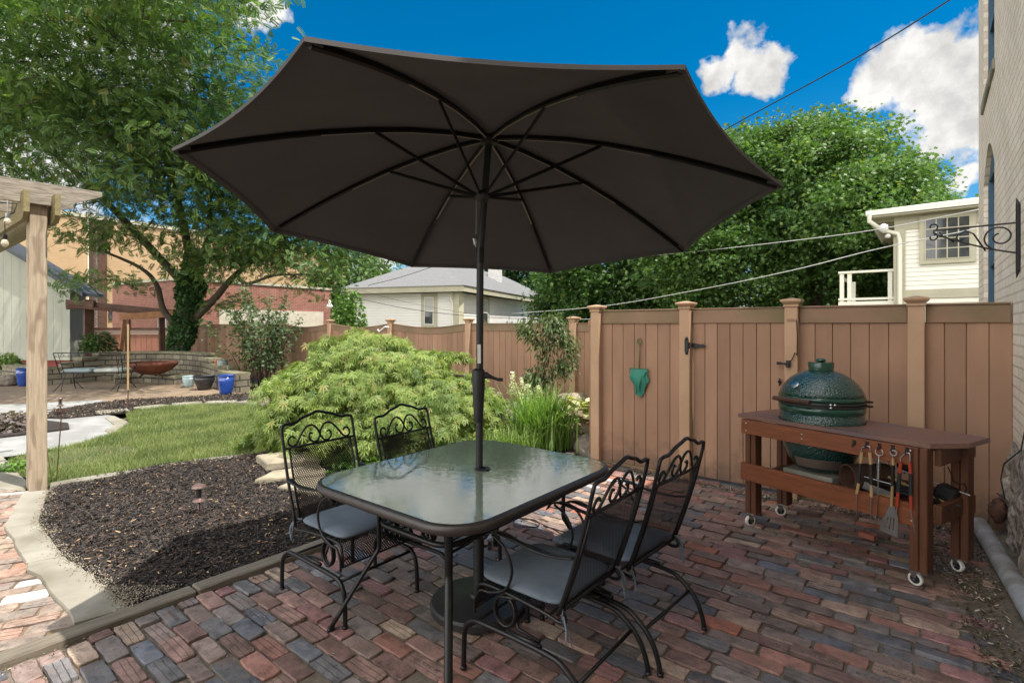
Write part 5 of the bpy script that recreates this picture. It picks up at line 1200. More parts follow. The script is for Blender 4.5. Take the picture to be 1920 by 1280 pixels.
rods = [((.10, .05, .56), (.56, -.02, .46), .009, m_bamboo, 'barbecue_fork', 'wooden handled fork lying across the cart shelf, top of the pile', 'fork'),
        ((.12, .1, .60), (.62, .12, .50), .006, m_steeld, 'steel_rod', 'thin dull steel rod sloping across the tools on the cart shelf', 'rod'),
        ((.18, 0, .45), (.60, .04, .445), .012, m_blk, 'grill_brush', 'black handled grill brush at the bottom of the shelf pile', 'brush'),
        ((.2, -.1, .44), (.5, -.16, .44), .012, m_bamboo, 'wooden_stick', 'short pale wooden stick near the front edge of the cart shelf', 'stick'),
        ((.3, .15, .56), (.60, -.10, .44), .008, m_blk, 'poker', 'thin black poker poking out between the right cart legs', 'poker')]
for a, b, r, mt, nm, lb, ct_ in rods:
    mb = MB(); a = Vector(a); b = Vector(b); mb.tube([a, a.lerp(b, .5), a.lerp(b, .52), b], [r, r*1.15, r*.6, r*.6], 8); d = (b-a).normalized()
    if nm in ('grill_brush', 'poker'): mb.bar(a, a-d*.09, .05, .03)
    if nm == 'barbecue_fork':
        for s in (-.012, .012): mb.tube([a, a-d*.03+Vector((0, s, 0)), a-d*.1+Vector((0, s, 0))], .003, 5)
    onc(mb, nm, mt, lb, ct_)
mb = MB(); mb.box(-.05, .05, -.045, .045, 0, .11, .01, Matrix.Translation((.50, .1, .425)) @ Matrix.Rotation(R(15), 4, 'Y')); mb.box(-.02, .02, -.06, -.046, .03, .05, .003, Matrix.Translation((.50, .1, .425))); onc(mb, 'black_box', m_blk, 'small black tin leaning at the right end of the cart shelf', 'tin')
mb = MB(); mb.box(-.11, .07, .0, .17, 0, .01, .003, Matrix.Translation((.33, .02, .422))); mb.box(-.1, .06, .02, .15, .012, .06, .01, Matrix.Translation((.33, .02, .422))); onc(mb, 'charcoal_pan', m_blk, 'low black pan under the tool pile on the cart shelf', 'pan')
mb = MB(); zz = [(.58, .68), (.6, .63), (.605, .6), (.64, .585), (.66, .6), (.67, .57), (.66, .545)]; mb.tube([(a-.06, .1, b-.03) for a, b in zz], .0035, 5); mb.tube([(.52, .1, .55), (.52, .1, .43)], .0035, 5); onc(mb, 'wire_rack', m_iron, 'bent black wire standing up at the right end of the shelf', 'wire')
mb = MB(); M = Matrix.Translation((.02, .25, 0)); mb.box(-.05, .05, -.03, .03, .012, .052, .006, CM @ M); thing1(mb, 'loose_brick', m_redb, 'loose red brick on the ground behind the hanging tools', 'brick')

# ------------------------------------------------------------------ near pergola
pg = empty('pergola', (-6.43, 1.04, 0), 0, 'weathered wooden pergola corner post with crossing roof beams at the left edge', 'pergola')
px_, py_ = -6.43, 1.04
mb = MB(); mb.box(px_-.072, px_+.072, py_-.062, py_+.062, -.05, 2.66, .006); addp(mb, 'post', m_wood_post, pg)
for dy in (-.105, .105):
    mb = MB(); y = py_+dy
    xs_ = [(-9.5, 2.44), (px_+.16, 2.44), (px_+.24, 2.50), (px_+.24, 2.69), (-9.5, 2.69)]
    vs = [(a, y-.02, b) for a, b in xs_]+[(a, y+.02, b) for a, b in xs_]
    mb.add(vs, [(0, 1, 2, 3, 4), (9, 8, 7, 6, 5)]+[(i, 5+i, 5+(i+1) % 5, (i+1) % 5) for i in range(5)]); addp(mb, 'cross_beam', m_joist, pg)
for (x, z0, z1, ye) in ((px_+.095, 2.60, 2.80, 1.50), (px_-.30, 2.56, 2.72, 1.36), (px_-.9, 2.70, 2.84, 1.45), (px_-1.6, 2.70, 2.84, 1.45)):
    P = [(-3.5, z0), (ye-.32, z0), (ye, z1-.045), (ye, z1), (-3.5, z1)]
    mb = MB(); vs = [(x-.02, a, b) for a, b in P]+[(x+.02, a, b) for a, b in P]
    mb.add(vs, [(4, 3, 2, 1, 0), (5, 6, 7, 8, 9)]+[((i+1) % 5, 5+(i+1) % 5, 5+i, i) for i in range(5)]); addp(mb, 'rafter', m_beam, pg)
for i, (bx, by_, Yd, l) in enumerate(((14, 412, 4.55, 'clear light bulb hanging below the pergola beam, upper of the two'), (9, 452, 4.5, 'clear light bulb with dark socket hanging below the pergola beam, lower of the two'))):
    p = D(bx, by_, Yd); e = empty('string_bulb', p, 0, l, 'light bulb', 'string light bulbs')
    mb = MB(); mb.lathe([(.001, -.052), (.014, -.048), (.024, -.034), (.027, -.018), (.022, .0), (.013, .016)], 16); mb.build('globe', m_bulbm, e, True)
    mb = MB(); mb.lathe([(.014, .012), (.017, .02), (.017, .055), (.008, .062)], 12); mb.tube([(0, 0, .06), (.004, 0, .12), (0, 0, .17)], .004, 6); mb.build('socket', m_iron if i else m_steeld, e, auto=40)
mb = MB(); mb.tube([D(-60, 372, 4.5), D(5, 380, 4.55), D(32, 382, 4.62), D(26, 398, 4.6), D(-40, 430, 4.5)], .006, 6); thing1(mb, 'light_cord', m_wire, 'cord of the string lights tied to the pergola joist', 'cord', smooth=True)

# ------------------------------------------------------------------ garden bits
def solar(px, py, h, label):
    p = G(px, py, .02); e = empty('solar_lamp', p, 0, label, 'garden lamp', 'small solar garden lamps')
    s = h/.30
    mb = MB(); mb.lathe([(.009*s, -.03), (.009*s, .12*s)], 10); mb.build('stake', m_solar, e, True)
    mb = MB(); mb.lathe([(.03*s, .118*s), (.048*s, .128*s), (.03*s, .142*s), (.02*s, .15*s)], 20); mb.build('lower_shade', m_solar, e, auto=30)
    mb = MB(); mb.lathe([(.016*s, .15*s), (.016*s, .225*s)], 14, cap=False); mb.build('lens', m_pane, e, True)
    for k in range(4):
        a = k*math.pi/2+.4; mb = MB(); mb.tube([(.026*s*math.cos(a), .026*s*math.sin(a), .145*s), (.026*s*math.cos(a), .026*s*math.sin(a), .235*s)], .0025*s, 5); mb.build('cage_rod', m_solar, e)
    mb = MB(); mb.lathe([(.030*s, .226*s), (.054*s, .236*s), (.046*s, .25*s), (.018*s, .264*s), (.001, .268*s)], 20); mb.build('roof_cap', m_solar, e, auto=30)
    return e
solar(373, 968, .29, 'bronze solar garden lamp standing in the middle of the mulch bed')
solar(113, 776, .33, 'small dark solar garden lamp by the gravel path, behind the wire plant ring')
cg = empty('plant_cage', G(103, 905), 0, 'thin wire plant cage with a ring top beside the pergola post', 'plant support')
mb = MB(); zc = .69; mb.tube([(.10*math.cos(a), .10*math.sin(a), zc) for a in np.linspace(0, 2*math.pi, 33)[:-1]], .004, 6, closed=True); mb.build('top_ring', m_rust, cg, True)
for k in range(3):
    a = k*2.1+.3; mb = MB(); mb.tube([(.10*math.cos(a), .10*math.sin(a), zc), (.02*math.cos(a), .02*math.sin(a), .0)], .003, 6); mb.build('leg', m_rust, cg)
p = G(240, 768); st_ = empty('garden_stake', p, 0, 'tall thin stake with pale tip standing at the lawn corner', 'stake')
mb = MB(); mb.tube([(0, 0, 0), (0, 0, .35)], .009, 6); mb.build('iron_foot', m_rust, st_); mb = MB(); mb.box(-.013, .013, -.013, .013, .35, 1.52, .002); mb.build('wood_shaft', m_bamboo, st_)

def wallpath(pts, hs, th, name, mt, mc, label):
    """pts in camera metres"""
    P = [cw(a, b) for a, b in pts]; P2 = smooth_pts(P, 5); H2 = np.interp(np.linspace(0, len(hs)-1, len(P2)), range(len(hs)), hs); H2 = np.round(H2/.11)*.11
    w = empty(name, P[len(P)//2], 0, label, 'wall'); mb = MB(); mc_ = MB()
    nrm = []
    for i in range(len(P2)):
        d = (P2[min(i+1, len(P2)-1)]-P2[max(i-1, 0)]).normalized(); nrm.append(Vector((-d.y, d.x, 0)))
    for i in range(len(P2)-1):
        a, b = P2[i], P2[i+1]; na, nb = nrm[i]*th/2, nrm[i+1]*th/2; h = H2[i]
        for (m_, z0, z1, k) in ((mb, -.05, h-.055, 1.), (mc_, h-.054, h, 1.12)):
            vs = [a-na*k, b-nb*k, b+nb*k, a+na*k]; vs = [(v.x, v.y, z0) for v in vs]+[(v.x, v.y, z1) for v in vs]
            m_.add(vs, [(3, 2, 1, 0), (4, 5, 6, 7), (0, 1, 5, 4), (1, 2, 6, 5), (2, 3, 7, 6), (3, 0, 4, 7)])
    addp(mb, 'block_courses', mt, w); addp(mc_, 'capstones', mc, w); return w
def cpx(px, Y): return ((px-CX)/F*Y, Y)
wallpath([cpx(82, 13.2), cpx(130, 13.6), cpx(155, 13.9), cpx(200, 14.4), cpx(280, 14.8), cpx(340, 14.7), cpx(385, 14.0), cpx(410, 13.0), cpx(432, 12.1), cpx(456, 11.7)], [.44, .55, .66, .77, .77, .77, .75, .55, .44, .44], .3, 'stone_block_wall', m_swall, m_cap, 'curved grey stone block garden wall behind the rusty fire bowl')
wallpath([cpx(215, 13.5), cpx(280, 13.9), cpx(345, 13.4)], [.2, .2, .2], .5, 'stone_step', m_swall, m_cap, 'low curved stone step in front of the block wall, under the fire bowl')
wallpath([cpx(18, 14.2), cpx(60, 13.6), cpx(96, 13.3)], [.44, .44, .44], .3, 'stone_planter_wall', m_swall, m_cap, 'short low stone wall left of the pergola post beneath the shed')
fb_ = empty('fire_bowl', cw(*cpx(286, 13.2)), 0, 'wide rusty iron fire bowl on a low stand by the block wall', 'fire bowl')
mb = MB(); mb.lathe([(.05, .26), (.25, .29), (.42, .38), (.53, .50), (.575, .58), (.56, .58), (.5, .48), (.3, .34), (.02, .3)], 36); mb.build('bowl', m_bowl, fb_, True)
for k in range(3):
    a = k*2.09+.5; mb = MB(); mb.tube([(.2*math.cos(a), .2*math.sin(a), .29), (.3*math.cos(a), .3*math.sin(a), .19)], .022, 6); mb.build('leg', m_rust, fb_)
def pot(px, py, wpx, hpx, mt, name, label, z=0., flare=.85, rim=True):
    Y = (CAMH-z)*F/(py-HY); p = cw((px-CX)/F*Y, Y, z+.008); r = wpx/2/F*Y; h = hpx/F*Y
    e = empty(name, p, 0, label, 'planter'); mb = MB(); mb.lathe([(r*flare*.82, 0), (r*flare*.92, h*.15), (r*.98, h*.7), (r*.96, h*.9)], 28); mb.build('body', mt, e, True)
    mb = MB(); mb.lathe([(r*.96, h*.9), (r*1.03, h*.93), (r*1.03, h*.99), (r*.93, h), (r*.88, h*.9)], 28, cap=False); mb.build('rim', mt, e, auto=40)
    mb = MB(); mb.lathe([(.01, h*.88), (r*.9, h*.885)], 20); mb.build('potting_soil', m_mulch, e)
pot(354, 725, 22, 20, m_pale, 'flower_pot', 'pale blue glazed flower pot on the far patio left of the black pot', flare=.8)
pot(383, 731, 36, 27, m_blackglaze, 'flower_pot', 'wide black glazed flower pot between the pale pot and the cobalt pot', flare=.7)
pot(424, 740, 29, 37, m_blueglaze, 'flower_pot', 'tall cobalt blue glazed pot at the right end of the stone wall')
pot(417, 692, 19, 17, m_tealglaze, 'flower_pot', 'small streaked grey blue pot on top of the stone wall end', z=.45)
pot(44, 724, 22, 34, m_blueglaze, 'flower_pot', 'cobalt blue pot left of the pergola post on the far patio')
mb = MB(); q = D(404, 690, 12.9); mb.tube([q+Vector((0, 0, -.15)), q+Vector((.02, 0, .22))], .02, 6); thing1(mb, 'orange_stake', mat('orange_paint', (.55, .1, .03), .5), 'short orange stake leaning on the end of the stone wall', 'stake')
def rock(name, p, r, mt, label, seed, cat='boulder', kind=None, group=None):
    mb = MB()
    def f(u, v):
        a, b = 2*math.pi*u, math.pi*v; d = Vector((math.cos(a)*math.sin(b), math.sin(a)*math.sin(b), math.cos(b)))
        k = 1+.35*mnoise.noise(d*1.6+Vector((seed, 0, 0)))+.12*mnoise.noise(d*5+Vector((0, seed, 0)))
        return Vector((p.x+d.x*r[0]*k, p.y+d.y*r[1]*k, p.z+d.z*r[2]*k))
    mb.grid(f, 36, 20, True); return thing1(mb, name, mt, label, cat, group, True)
rock('boulder', cw(*cpx(17, 13), .12), (.2, .2, .14), m_boulder, 'rounded grey boulder left of the cobalt pot near the shed', 3)
rock('boulder', cw(.05, 6.9, .20), (.28, .22, .17), m_boulder, 'dark brown boulder between the lacy maple and the iris clump', 8)
rock('boulder', cw(.16, 7.4, .30), (.26, .2, .12), m_ledge, 'pale tan rock just above the dark boulder by the lacy maple', 15)
rock('boulder', cw(.88, 6.05, .05), (.17, .15, .17), m_boulder, 'smooth grey brown boulder peeking over the table by the iris clump', 21)
rock('boulder', cw(.95, 8.1, .36), (.22, .2, .10), m_ledge, 'pale flat rock at the fence behind the hosta', 33)
mb = MB()
def slope(u, v):
    X = -.2+2.1*u; Y = 6.0+2.4*v; p = cw(X, Y); e = 1-abs(2*u-1)**2.5
    return (p.x, p.y, .01+.36*v*e+.05*mnoise.noise(Vector((X*2, Y*2, 0))))
mb.grid(slope, 26, 26); tag(mb.build('planting_mound', m_soil, None, True), kind='structure')

# loveseat on the far patio
ls = empty('iron_loveseat', cw(*cpx(172, 12.0)), math.atan2(SN, CS)+R(8), 'black iron loveseat with two cushions on the far patio, seen from behind', 'loveseat')
mb = MB(); hw = .66
for s in (-1, 1):
    mb.tube([(s*hw, 0, .40), (s*hw*1.05, -.16, .88)], .011, 6); mb.tube([(s*(hw-.09), 0, .40), (s*(hw-.07), -.16, .86)], .007, 6)
mb.tube([(-hw*1.05, -.16, .88), (hw*1.05, -.16, .88)], .011, 6); mb.tube([(-hw*1.03, -.14, .80), (hw*1.03, -.14, .80)], .007, 6); mb.tube([(-hw, 0, .41), (hw, 0, .41)], .010, 6)
for i in range(15):
    x = -hw+.1+i*(2*hw-.2)/14; mb.tube([(x, -.14, .80), (x+.03*(-1)**i, -.15, .87)], .004, 5)
mb.build('back_frame', m_iron, ls, True)
for s in (-1, 1):
    mb = MB(); mb.tube(smooth_pts([(s*hw, -.1, .66), (s*(hw+.02), .2, .60), (s*(hw+.02), .42, .62), (s*(hw+.02), .5, .55), (s*(hw+.02), .44, .48), (s*(hw+.01), .40, .54)], 4), .010, 6); mb.build('armrest', m_iron, ls, True)
    for y, y2 in ((-.02, -.22), (.42, .52)):
        mb = MB(); mb.tube([(s*(hw-.02), y, .42), (s*(hw-.06), y*.8+.03, .22), (s*hw, y2, .0)], .010, 6); mb.tube([(s*(hw-.14), y, .40), (s*(hw-.06), y*.8+.03, .22), (s*(hw-.16), y2, .0)], .007, 6); mb.build('leg', m_iron, ls, True)
mb = MB(); mb.tube([(-hw, .46, .40), (hw, .46, .40)], .010, 6); mb.tube([(-hw, 0, .40), (-hw, .46, .40)], .010, 6); mb.tube([(hw, 0, .40), (hw, .46, .40)], .010, 6)
for i in range(12): x = -hw+i*2*hw/11; mb.tube([(x, 0, .40), (x, .46, .40)], .004, 4)
mb.build('seat', m_iron, ls, True)
for s, l in ((-1, 'grey blue seat cushion on the left half of the far iron loveseat'), (1, 'sunlit grey seat cushion on the right half of the far iron loveseat')):
    mb = MB(); mb.box(s*hw/2-.30, s*hw/2+.30, -.02, .46, .412, .50, .035); o = thing1(mb, 'seat_cushion', mat('loveseat_cushion', (.22, .27, .28) if s < 0 else (.36, .38, .34), .9), l, 'cushion'); o.location = ls.location; o.rotation_euler = ls.rotation_euler  # sun and shade put into the colours: right cushion lighter, left darker

# ------------------------------------------------------------------ shed, far pergola, far fence
sh = empty('garden_shed', cw(-18, 18.8), 0, 'pale sage board shed with sloping roof at the far left', 'shed')
rz_ = math.atan2(SN, CS)
sh.rotation_euler.z = rz_
prof = [(-4.5, .25), (2.1, .25), (2.1, 2.84), (-4.5, 6.8)]
mb = MB(); vs = [(a, 0, b) for a, b in prof]+[(a, .7, b) for a, b in prof]; mb.add(vs, [(0, 1, 2, 3), (7, 6, 5, 4), (0, 4, 5, 1), (1, 5, 6, 2), (2, 6, 7, 3), (3, 7, 4, 0)]); mb.build('wall', m_shed, sh)
mb = MB(); mb.box(-4.5, 2.06, .03, .67, -.05, .248); mb.build('foundation', m_redpaint, sh)
mb = MB(); sl_ = (2.84-6.8)/6.6
for (x0, x1) in ((-4.6, 2.75),):
    za, zb = 2.92+(x0-2.1)*sl_, 2.92+(x1-2.1)*sl_
    vs = [(x0, -.25, za), (x1, -.25, zb), (x1, .75, zb), (x0, .75, za), (x0, -.25, za+.13), (x1, -.25, zb+.13), (x1, .75, zb+.13), (x0, .75, za+.13)]
    mb.add(vs, [(3, 2, 1, 0), (4, 5, 6, 7), (0, 1, 5, 4), (1, 2, 6, 5), (2, 3, 7, 6), (3, 0, 4, 7)])
mb.build('roof', m_shedroof, sh)
fp = empty('far_pergola', cw(*cpx(230, 17.2)), 0, 'dark stained pergola with corrugated edge in front of the red brick building', 'pergola')
def camseg(mb, a, b, w, h): mb.bar(D(*a), D(*b), w, h)
for (a, b, w) in (((166, 562, 17.2), (166, 672, 17.2), .24), ((303, 592, 17.0), (304, 664, 17.0), .15), ((239, 612, 16.6), (239, 664, 16.6), .12)):
    mb = MB(); mb.bar(D(*a), D(*b), w, w, (1, 0, 0)); addp(mb, 'post', m_brownw, fp)
for (a, b, w, h) in (((126, 574, 17.0), (178, 570, 17.0), .12, .22), ((126, 566, 17.2), (330, 586, 16.8), .12, .16), ((226, 594, 16.6), (326, 588, 16.8), .12, .2)):
    mb = MB(); camseg(mb, a, b, w, h); addp(mb, 'beam', m_orangew if a[0] == 226 else m_brownw, fp)
mb = MB(); mb.bar(D(233, 600, 16.6), D(226, 664, 16.6), .1, .1, (1, 0, 0)); addp(mb, 'brace', m_orangew, fp)
mb = MB()
for i in range(40): a = D(128+i*5, 574+i*.45, 16.9); mb.tube([a, a+cw(0, 1.2, 0)+Vector((0, 0, .1))], .05, 6)
addp(mb, 'corrugated_roof', m_rust, fp)
ff = empty('red_brown_fence', cw(*cpx(180, 20)), 0, 'low red brown fence with pale rail seen between shed and far pergola', 'fence')
mb = MB(); a, b = D(90, 0, 20), D(330, 0, 20); mb.bar((a.x, a.y, .5), (b.x, b.y, .5), .08, 1.3); addp(mb, 'boards', mat('red_brown_boards', (.34, .15, .10), .8, c2=(.26, .11, .07), ns=2, extra=lines_extra('X', .16, .01, .5, .1)), ff)
mb = MB(); mb.bar((a.x, a.y, 1.24), (b.x, b.y, 1.24), .14, .16); addp(mb, 'rail', mat('pink_rail', (.42, .30, .24), .7), ff)
mb = MB(); mb.bar((a.x, a.y, 1.37), (b.x, b.y, 1.37), .2, .09); addp(mb, 'cap_rail', m_brownw, ff)

# ------------------------------------------------------------------ houses
def poly_house(name, pts, z0, z1, mt, parent):
    mb = MB(); P = [cw(*p) for p in pts]; n = len(P)
    mb.v = [(p.x, p.y, z0) for p in P]+[(p.x, p.y, z1) for p in P]
    ar = sum(P[i].x*P[(i+1) % n].y-P[(i+1) % n].x*P[i].y for i in range(n))
    for i in range(n):
        j = (i+1) % n; q = (i, j, n+j, n+i); mb.f.append(q if ar > 0 else tuple(reversed(q)))
    mb.f.append(tuple(range(n, 2*n)) if ar > 0 else tuple(range(2*n-1, n-1, -1)))
    return addp(mb, name, mt, parent)
C0 = Vector((-2.45, 24)); d1 = Vector((.316, .949)); d2 = Vector((-.949, .316)); L1, L2 = 17.6, 5.6
mh = empty('white_house', cw(*C0), 0, 'white sided house with grey shingle hip roof and chimney beyond the low fence', 'house')
h4 = [tuple(C0), tuple(C0+d1*L1), tuple(C0+d1*L1+d2*L2), tuple(C0+d2*L2)]
poly_house('wall', h4, -.1, 3.02, m_vinyl, mh)
def wp2(c, a, b, z, o=0.): q = c+a*1.0; return q
def ofs(s, t): q = C0+d1*s+d2*t; return tuple(q)
ov = .45
poly_house('fascia', [ofs(-ov, -ov), ofs(L1+ov, -ov), ofs(L1+ov, L2+ov), ofs(-ov, L2+ov)], 3.03, 3.30, m_trim, mh)
mb = MB(); e_ = [cw(*ofs(-ov-.05, -ov-.05)), cw(*ofs(L1+ov+.05, -ov-.05)), cw(*ofs(L1+ov+.05, L2+ov+.05)), cw(*ofs(-ov-.05, L2+ov+.05))]; r1, r2 = cw(*ofs(3.2, 2.8)), cw(*ofs(L1-3.2, 2.8))
vs = [(p.x, p.y, 3.305) for p in e_]+[(r1.x, r1.y, 5.1), (r2.x, r2.y, 5.1)]
mb.add(vs, [(0, 1, 5, 4), (1, 2, 5), (2, 3, 4, 5), (3, 0, 4)]); ro = addp(mb, 'roof', m_shingle, mh)
q = C0+d1*8.6+d2*1.2
poly_house('chimney', [tuple(q), tuple(q+d1*.75), tuple(q+d1*.75+d2*.65), tuple(q+d2*.65)], 3.5, 5.35, brickbump(.22, .075, .01, (.62, .6, .57), (.68, .66, .63), (.5, .48, .46), 'xy', .8, .2, 'white_brick'), ro)
def hwin(par, base, dv, s0, s1, z0, z1, out_, mt_f=m_trim):
    a = base+dv*s0; b = base+dv*s1; A, B = cw(*a), cw(*b); o3 = cw(*out_)
    fr = MB(); fr.bar((A.x, A.y, (z0+z1)/2), (B.x, B.y, (z0+z1)/2), .06, z1-z0); f = addp(fr, 'window', mt_f, par)
    A2, B2 = A.lerp(B, .2)+o3*.05, A.lerp(B, .8)+o3*.05; m2 = MB(); m2.bar((A2.x, A2.y, (z0+z1)/2), (B2.x, B2.y, (z0+z1)/2), .02, (z1-z0)*.80); addp(m2, 'sash', m_white, f)
    A3, B3 = A.lerp(B, .26)+o3*.065, A.lerp(B, .74)+o3*.065; zm = (z0+z1)/2; hh = (z1-z0)*.74/2
    m3 = MB(); m3.bar((A3.x, A3.y, zm+hh/2+.01), (B3.x, B3.y, zm+hh/2+.01), .02, hh-.05); addp(m3, 'blind', m_blind, f); m3 = MB(); m3.bar((A3.x, A3.y, zm-hh/2-.01), (B3.x, B3.y, zm-hh/2-.01), .02, hh-.05); addp(m3, 'pane', m_pane, f)
hwin(mh, C0, d2, 1.08, 1.92, 1.35, 3.0, -d1); hwin(mh, C0, d1, 2.4, 3.9, 1.35, 3.0, -d2); hwin(mh, C0, d1, 10.9, 12.9, 1.35, 2.95, -d2)
mb = MB()
for v in (-d1*.03-d2*.03,): p = cw(*(C0+v)); mb.box(p.x-.16, p.x+.16, p.y-.16, p.y+.16, -.1, 3.02)
addp(mb, 'corner_board', m_trim, mh)
mb = MB(); p = C0+d2*.35-d1*.1; A = cw(*p); mb.tube([(A.x, A.y, 2.98), (A.x, A.y, 2.7), cw(*(p-d2*.1))+Vector((0, 0, 2.5)), cw(*(p-d2*.1))], .045, 8); addp(mb, 'downspout', m_gutter, mh)

# right house, aligned with the garden axes
rh = empty('cream_house', (2, 17.1, 0), 0, 'cream clapboard house with many paned window above the fence at the right', 'house')
HX0 = -.69; FYp = 17.1
mb = MB(); mb.box(HX0, 8, FYp, 27, -.1, 4.35); addp(mb, 'wall', m_clap, rh)
mb = MB(); mb.box(HX0-.01, 8, FYp-.03, FYp-.003, 4.0, 4.349); mb.box(HX0-.03, HX0+.22, FYp-.035, FYp-.0305, 1.0, 4.0); mb.box(HX0-.02, 8, FYp-.032, FYp-.003, 2.30, 2.42); mb.box(HX0-.02, 8, FYp-.03, FYp-.003, 2.2, 2.3); addp(mb, 'trim_boards', m_trim, rh)
mb = MB(); mb.box(-1.25, 8.3, 16.75, 27.3, 4.352, 4.40); addp(mb, 'soffit', m_trim, rh)
for i in range(24): mb = MB(); mb.box(-1.24, HX0, 17.2+i*.42, 17.28+i*.42, 4.27, 4.351); addp(mb, 'rafter_tail', m_trim, rh)
mb = MB(); mb.add([(-1.3, 16.7, 4.402), (8.4, 16.7, 4.402), (8.4, 27.4, 4.402), (-1.3, 27.4, 4.402), (-1.3, 16.7, 4.53), (8.4, 16.7, 4.53), (8.4, 27.4, 4.53), (-1.3, 27.4, 4.53), (4, 20, 5.2), (4, 24, 5.2)],
    [(0, 1, 5, 4), (1, 2, 6, 5), (2, 3, 7, 6), (3, 0, 4, 7), (4, 5, 8), (5, 6, 9, 8), (6, 7, 9), (7, 4, 8, 9)]); addp(mb, 'roof', m_gutter, rh)
mb = MB(); mb.tube([(-1.22, 16.68, 4.45), (-1.22, 16.72, 4.25), (-.95, 16.98, 4.02), (-.62, 17.02, 3.9), (-.58, 17.02, 3.7), (-.58, 17.02, 1.0)], .055, 8); mb.tube([(-1.25, 27, 4.3), (-1.2, 26.9, 3.9), (-.75, 26.5, 3.7)], .055, 8); addp(mb, 'downspout', m_gutter, rh)
wx0, wx1, wz0, wz1 = -.06, .80, 3.18, 4.25
w0 = (wx0, wx1)
mb = MB(); mb.box(wx0-.12, wx1+.12, FYp-.07, FYp-.031, wz0-.12, 4.30, .005); wn = addp(mb, 'window', m_trim, rh)
mb = MB(); mb.box(wx0, wx1, FYp-.074, FYp-.071, wz0, 4.20); addp(mb, 'pane', m_pane, wn)
mb = MB()
for i in range(5): x = wx0+(wx1-wx0)*i/4; mb.box(x-.012, x+.012, FYp-.085, FYp-.0745, wz0, 4.20)
for j in range(5): z = wz0+(4.2-wz0)*j/4; mb.box(wx0, wx1, FYp-.083, FYp-.0745, z-.012, z+.012)
addp(mb, 'muntins', m_trim, wn)
mb = MB(); p = D(1657, 437, 13.6); mb.lathe([(.03, .0), (.05, .03), (.10, .08), (.09, .2), (.03, .24)], 14, Matrix.Translation(p)); mb.lathe([(.05, 0), (.07, .05), (.03, .1)], 10, Matrix.Translation(p+Vector((.08, .1, -.12)))); addp(mb, 'security_light', m_white, rh, smooth=True)
bal = empty('balcony', (-1.5, 17.3, 0), 0, 'cream painted porch balcony with railings left of the clapboard house', 'balcony')
mb = MB(); mb.box(-1.95, HX0-.02, 17.25, 20, 1.75, 1.95); addp(mb, 'deck', m_gutter, bal)
for x in (-1.9, -1.72, -.80):
    mb = MB(); mb.box(x-.05, x+.05, 17.25, 17.35, 1.951, 2.95); addp(mb, 'post', m_gutter, bal)
for z, h in ((2.95, .06), (2.2, .06), (2.0, .16)):
    mb = MB(); mb.box(-1.98, HX0-.02, 17.22, 17.38, z, z+h); addp(mb, 'rail', m_gutter, bal)
mb = MB(); mb.box(-1.95, -1.9, 17.4, 20, 2.8, 2.9); mb.box(-1.8, -1.7, 18.6, 18.7, 1.951, 2.8); addp(mb, 'side_rail', m_gutter, bal)
mb = MB(); mb.box(-3.2, -.9, 27.5, 30, 0, 3.4); thing1(mb, 'brick_outbuilding', m_redb, 'small red brick wall glimpsed through the porch railing', 'building')

# tan building and red brick building
tanb = empty('tan_building', cw(-27, 36), 0, 'large tan masonry building with dark pilasters behind the locust tree', 'building')
Q0 = Vector((-29.5, 31.4)); t1_ = Vector((.54, .842)); t2_ = Vector((-.842, .54))
poly_house('wall', [tuple(Q0), tuple(Q0+t1_*24.5), tuple(Q0+t1_*24.5+t2_*14), tuple(Q0+t2_*14)], -.1, 8.5, m_tan, tanb)
poly_house('parapet', [tuple(Q0-t1_*.15-t2_*.12), tuple(Q0+t1_*24.6-t2_*.12), tuple(Q0+t1_*24.6+t2_*14), tuple(Q0-t1_*.1+t2_*14)], 8.502, 8.75, m_trim, tanb)
for px, w in ((182, .5), (172, .25), (620, .3)):
    a = (px-CX)/F; t = (a*Q0.y-Q0.x)/(t1_.x-a*t1_.y); p = Q0+t1_*t-t2_*.08; A = cw(*(p-t1_*w)); B = cw(*(p+t1_*w)); mb = MB(); mb.bar((A.x, A.y, 4.2), (B.x, B.y, 4.2), .16, 8.5); addp(mb, 'pilaster', m_brownw if w != .25 else m_gutter, tanb)
for px, z0, z1, w in ((139, 1.8, 2.6, .5), (213, 1.9, 2.5, .3)):
    a = (px-CX)/F; t = (a*Q0.y-Q0.x)/(t1_.x-a*t1_.y); p = Q0+t1_*t-t2_*.06; A = cw(*(p-t1_*w)); B = cw(*(p+t1_*w)); mb = MB(); mb.bar((A.x, A.y, (z0+z1)/2), (B.x, B.y, (z0+z1)/2), .1, z1-z0); addp(mb, 'window', m_pane, tanb)
rb = empty('red_brick_building', cw(-15.06, 24), 0, 'single storey red brick building with a cream band behind the low fence', 'building')
K0 = Vector((-15.06, 24.)); k1 = Vector((4.16, 7.2)).normalized(); k2 = Vector((-.866, .5))
poly_house('wall', [tuple(K0), tuple(K0+k1*8.4), tuple(K0+k1*8.4+k2*6.8), tuple(K0+k2*6.8)], -.1, 3.60, m_redb, rb)
poly_house('coping', [tuple(K0-k1*.06-k2*.06), tuple(K0+k1*8.46-k2*.06), tuple(K0+k1*8.46+k2*6.8), tuple(K0-k1*.06+k2*6.86)], 3.602, 3.72, m_trim, rb)
A = cw(*(K0+k1*1.6-k2*.05)); B = cw(*(K0+k1*7.8-k2*.05)); mb = MB(); mb.bar((A.x, A.y, 1.85), (B.x, B.y, 1.85), .08, .9); addp(mb, 'cream_band', m_cream, rb)
def onk(s): return K0+k2*s-k1*.05
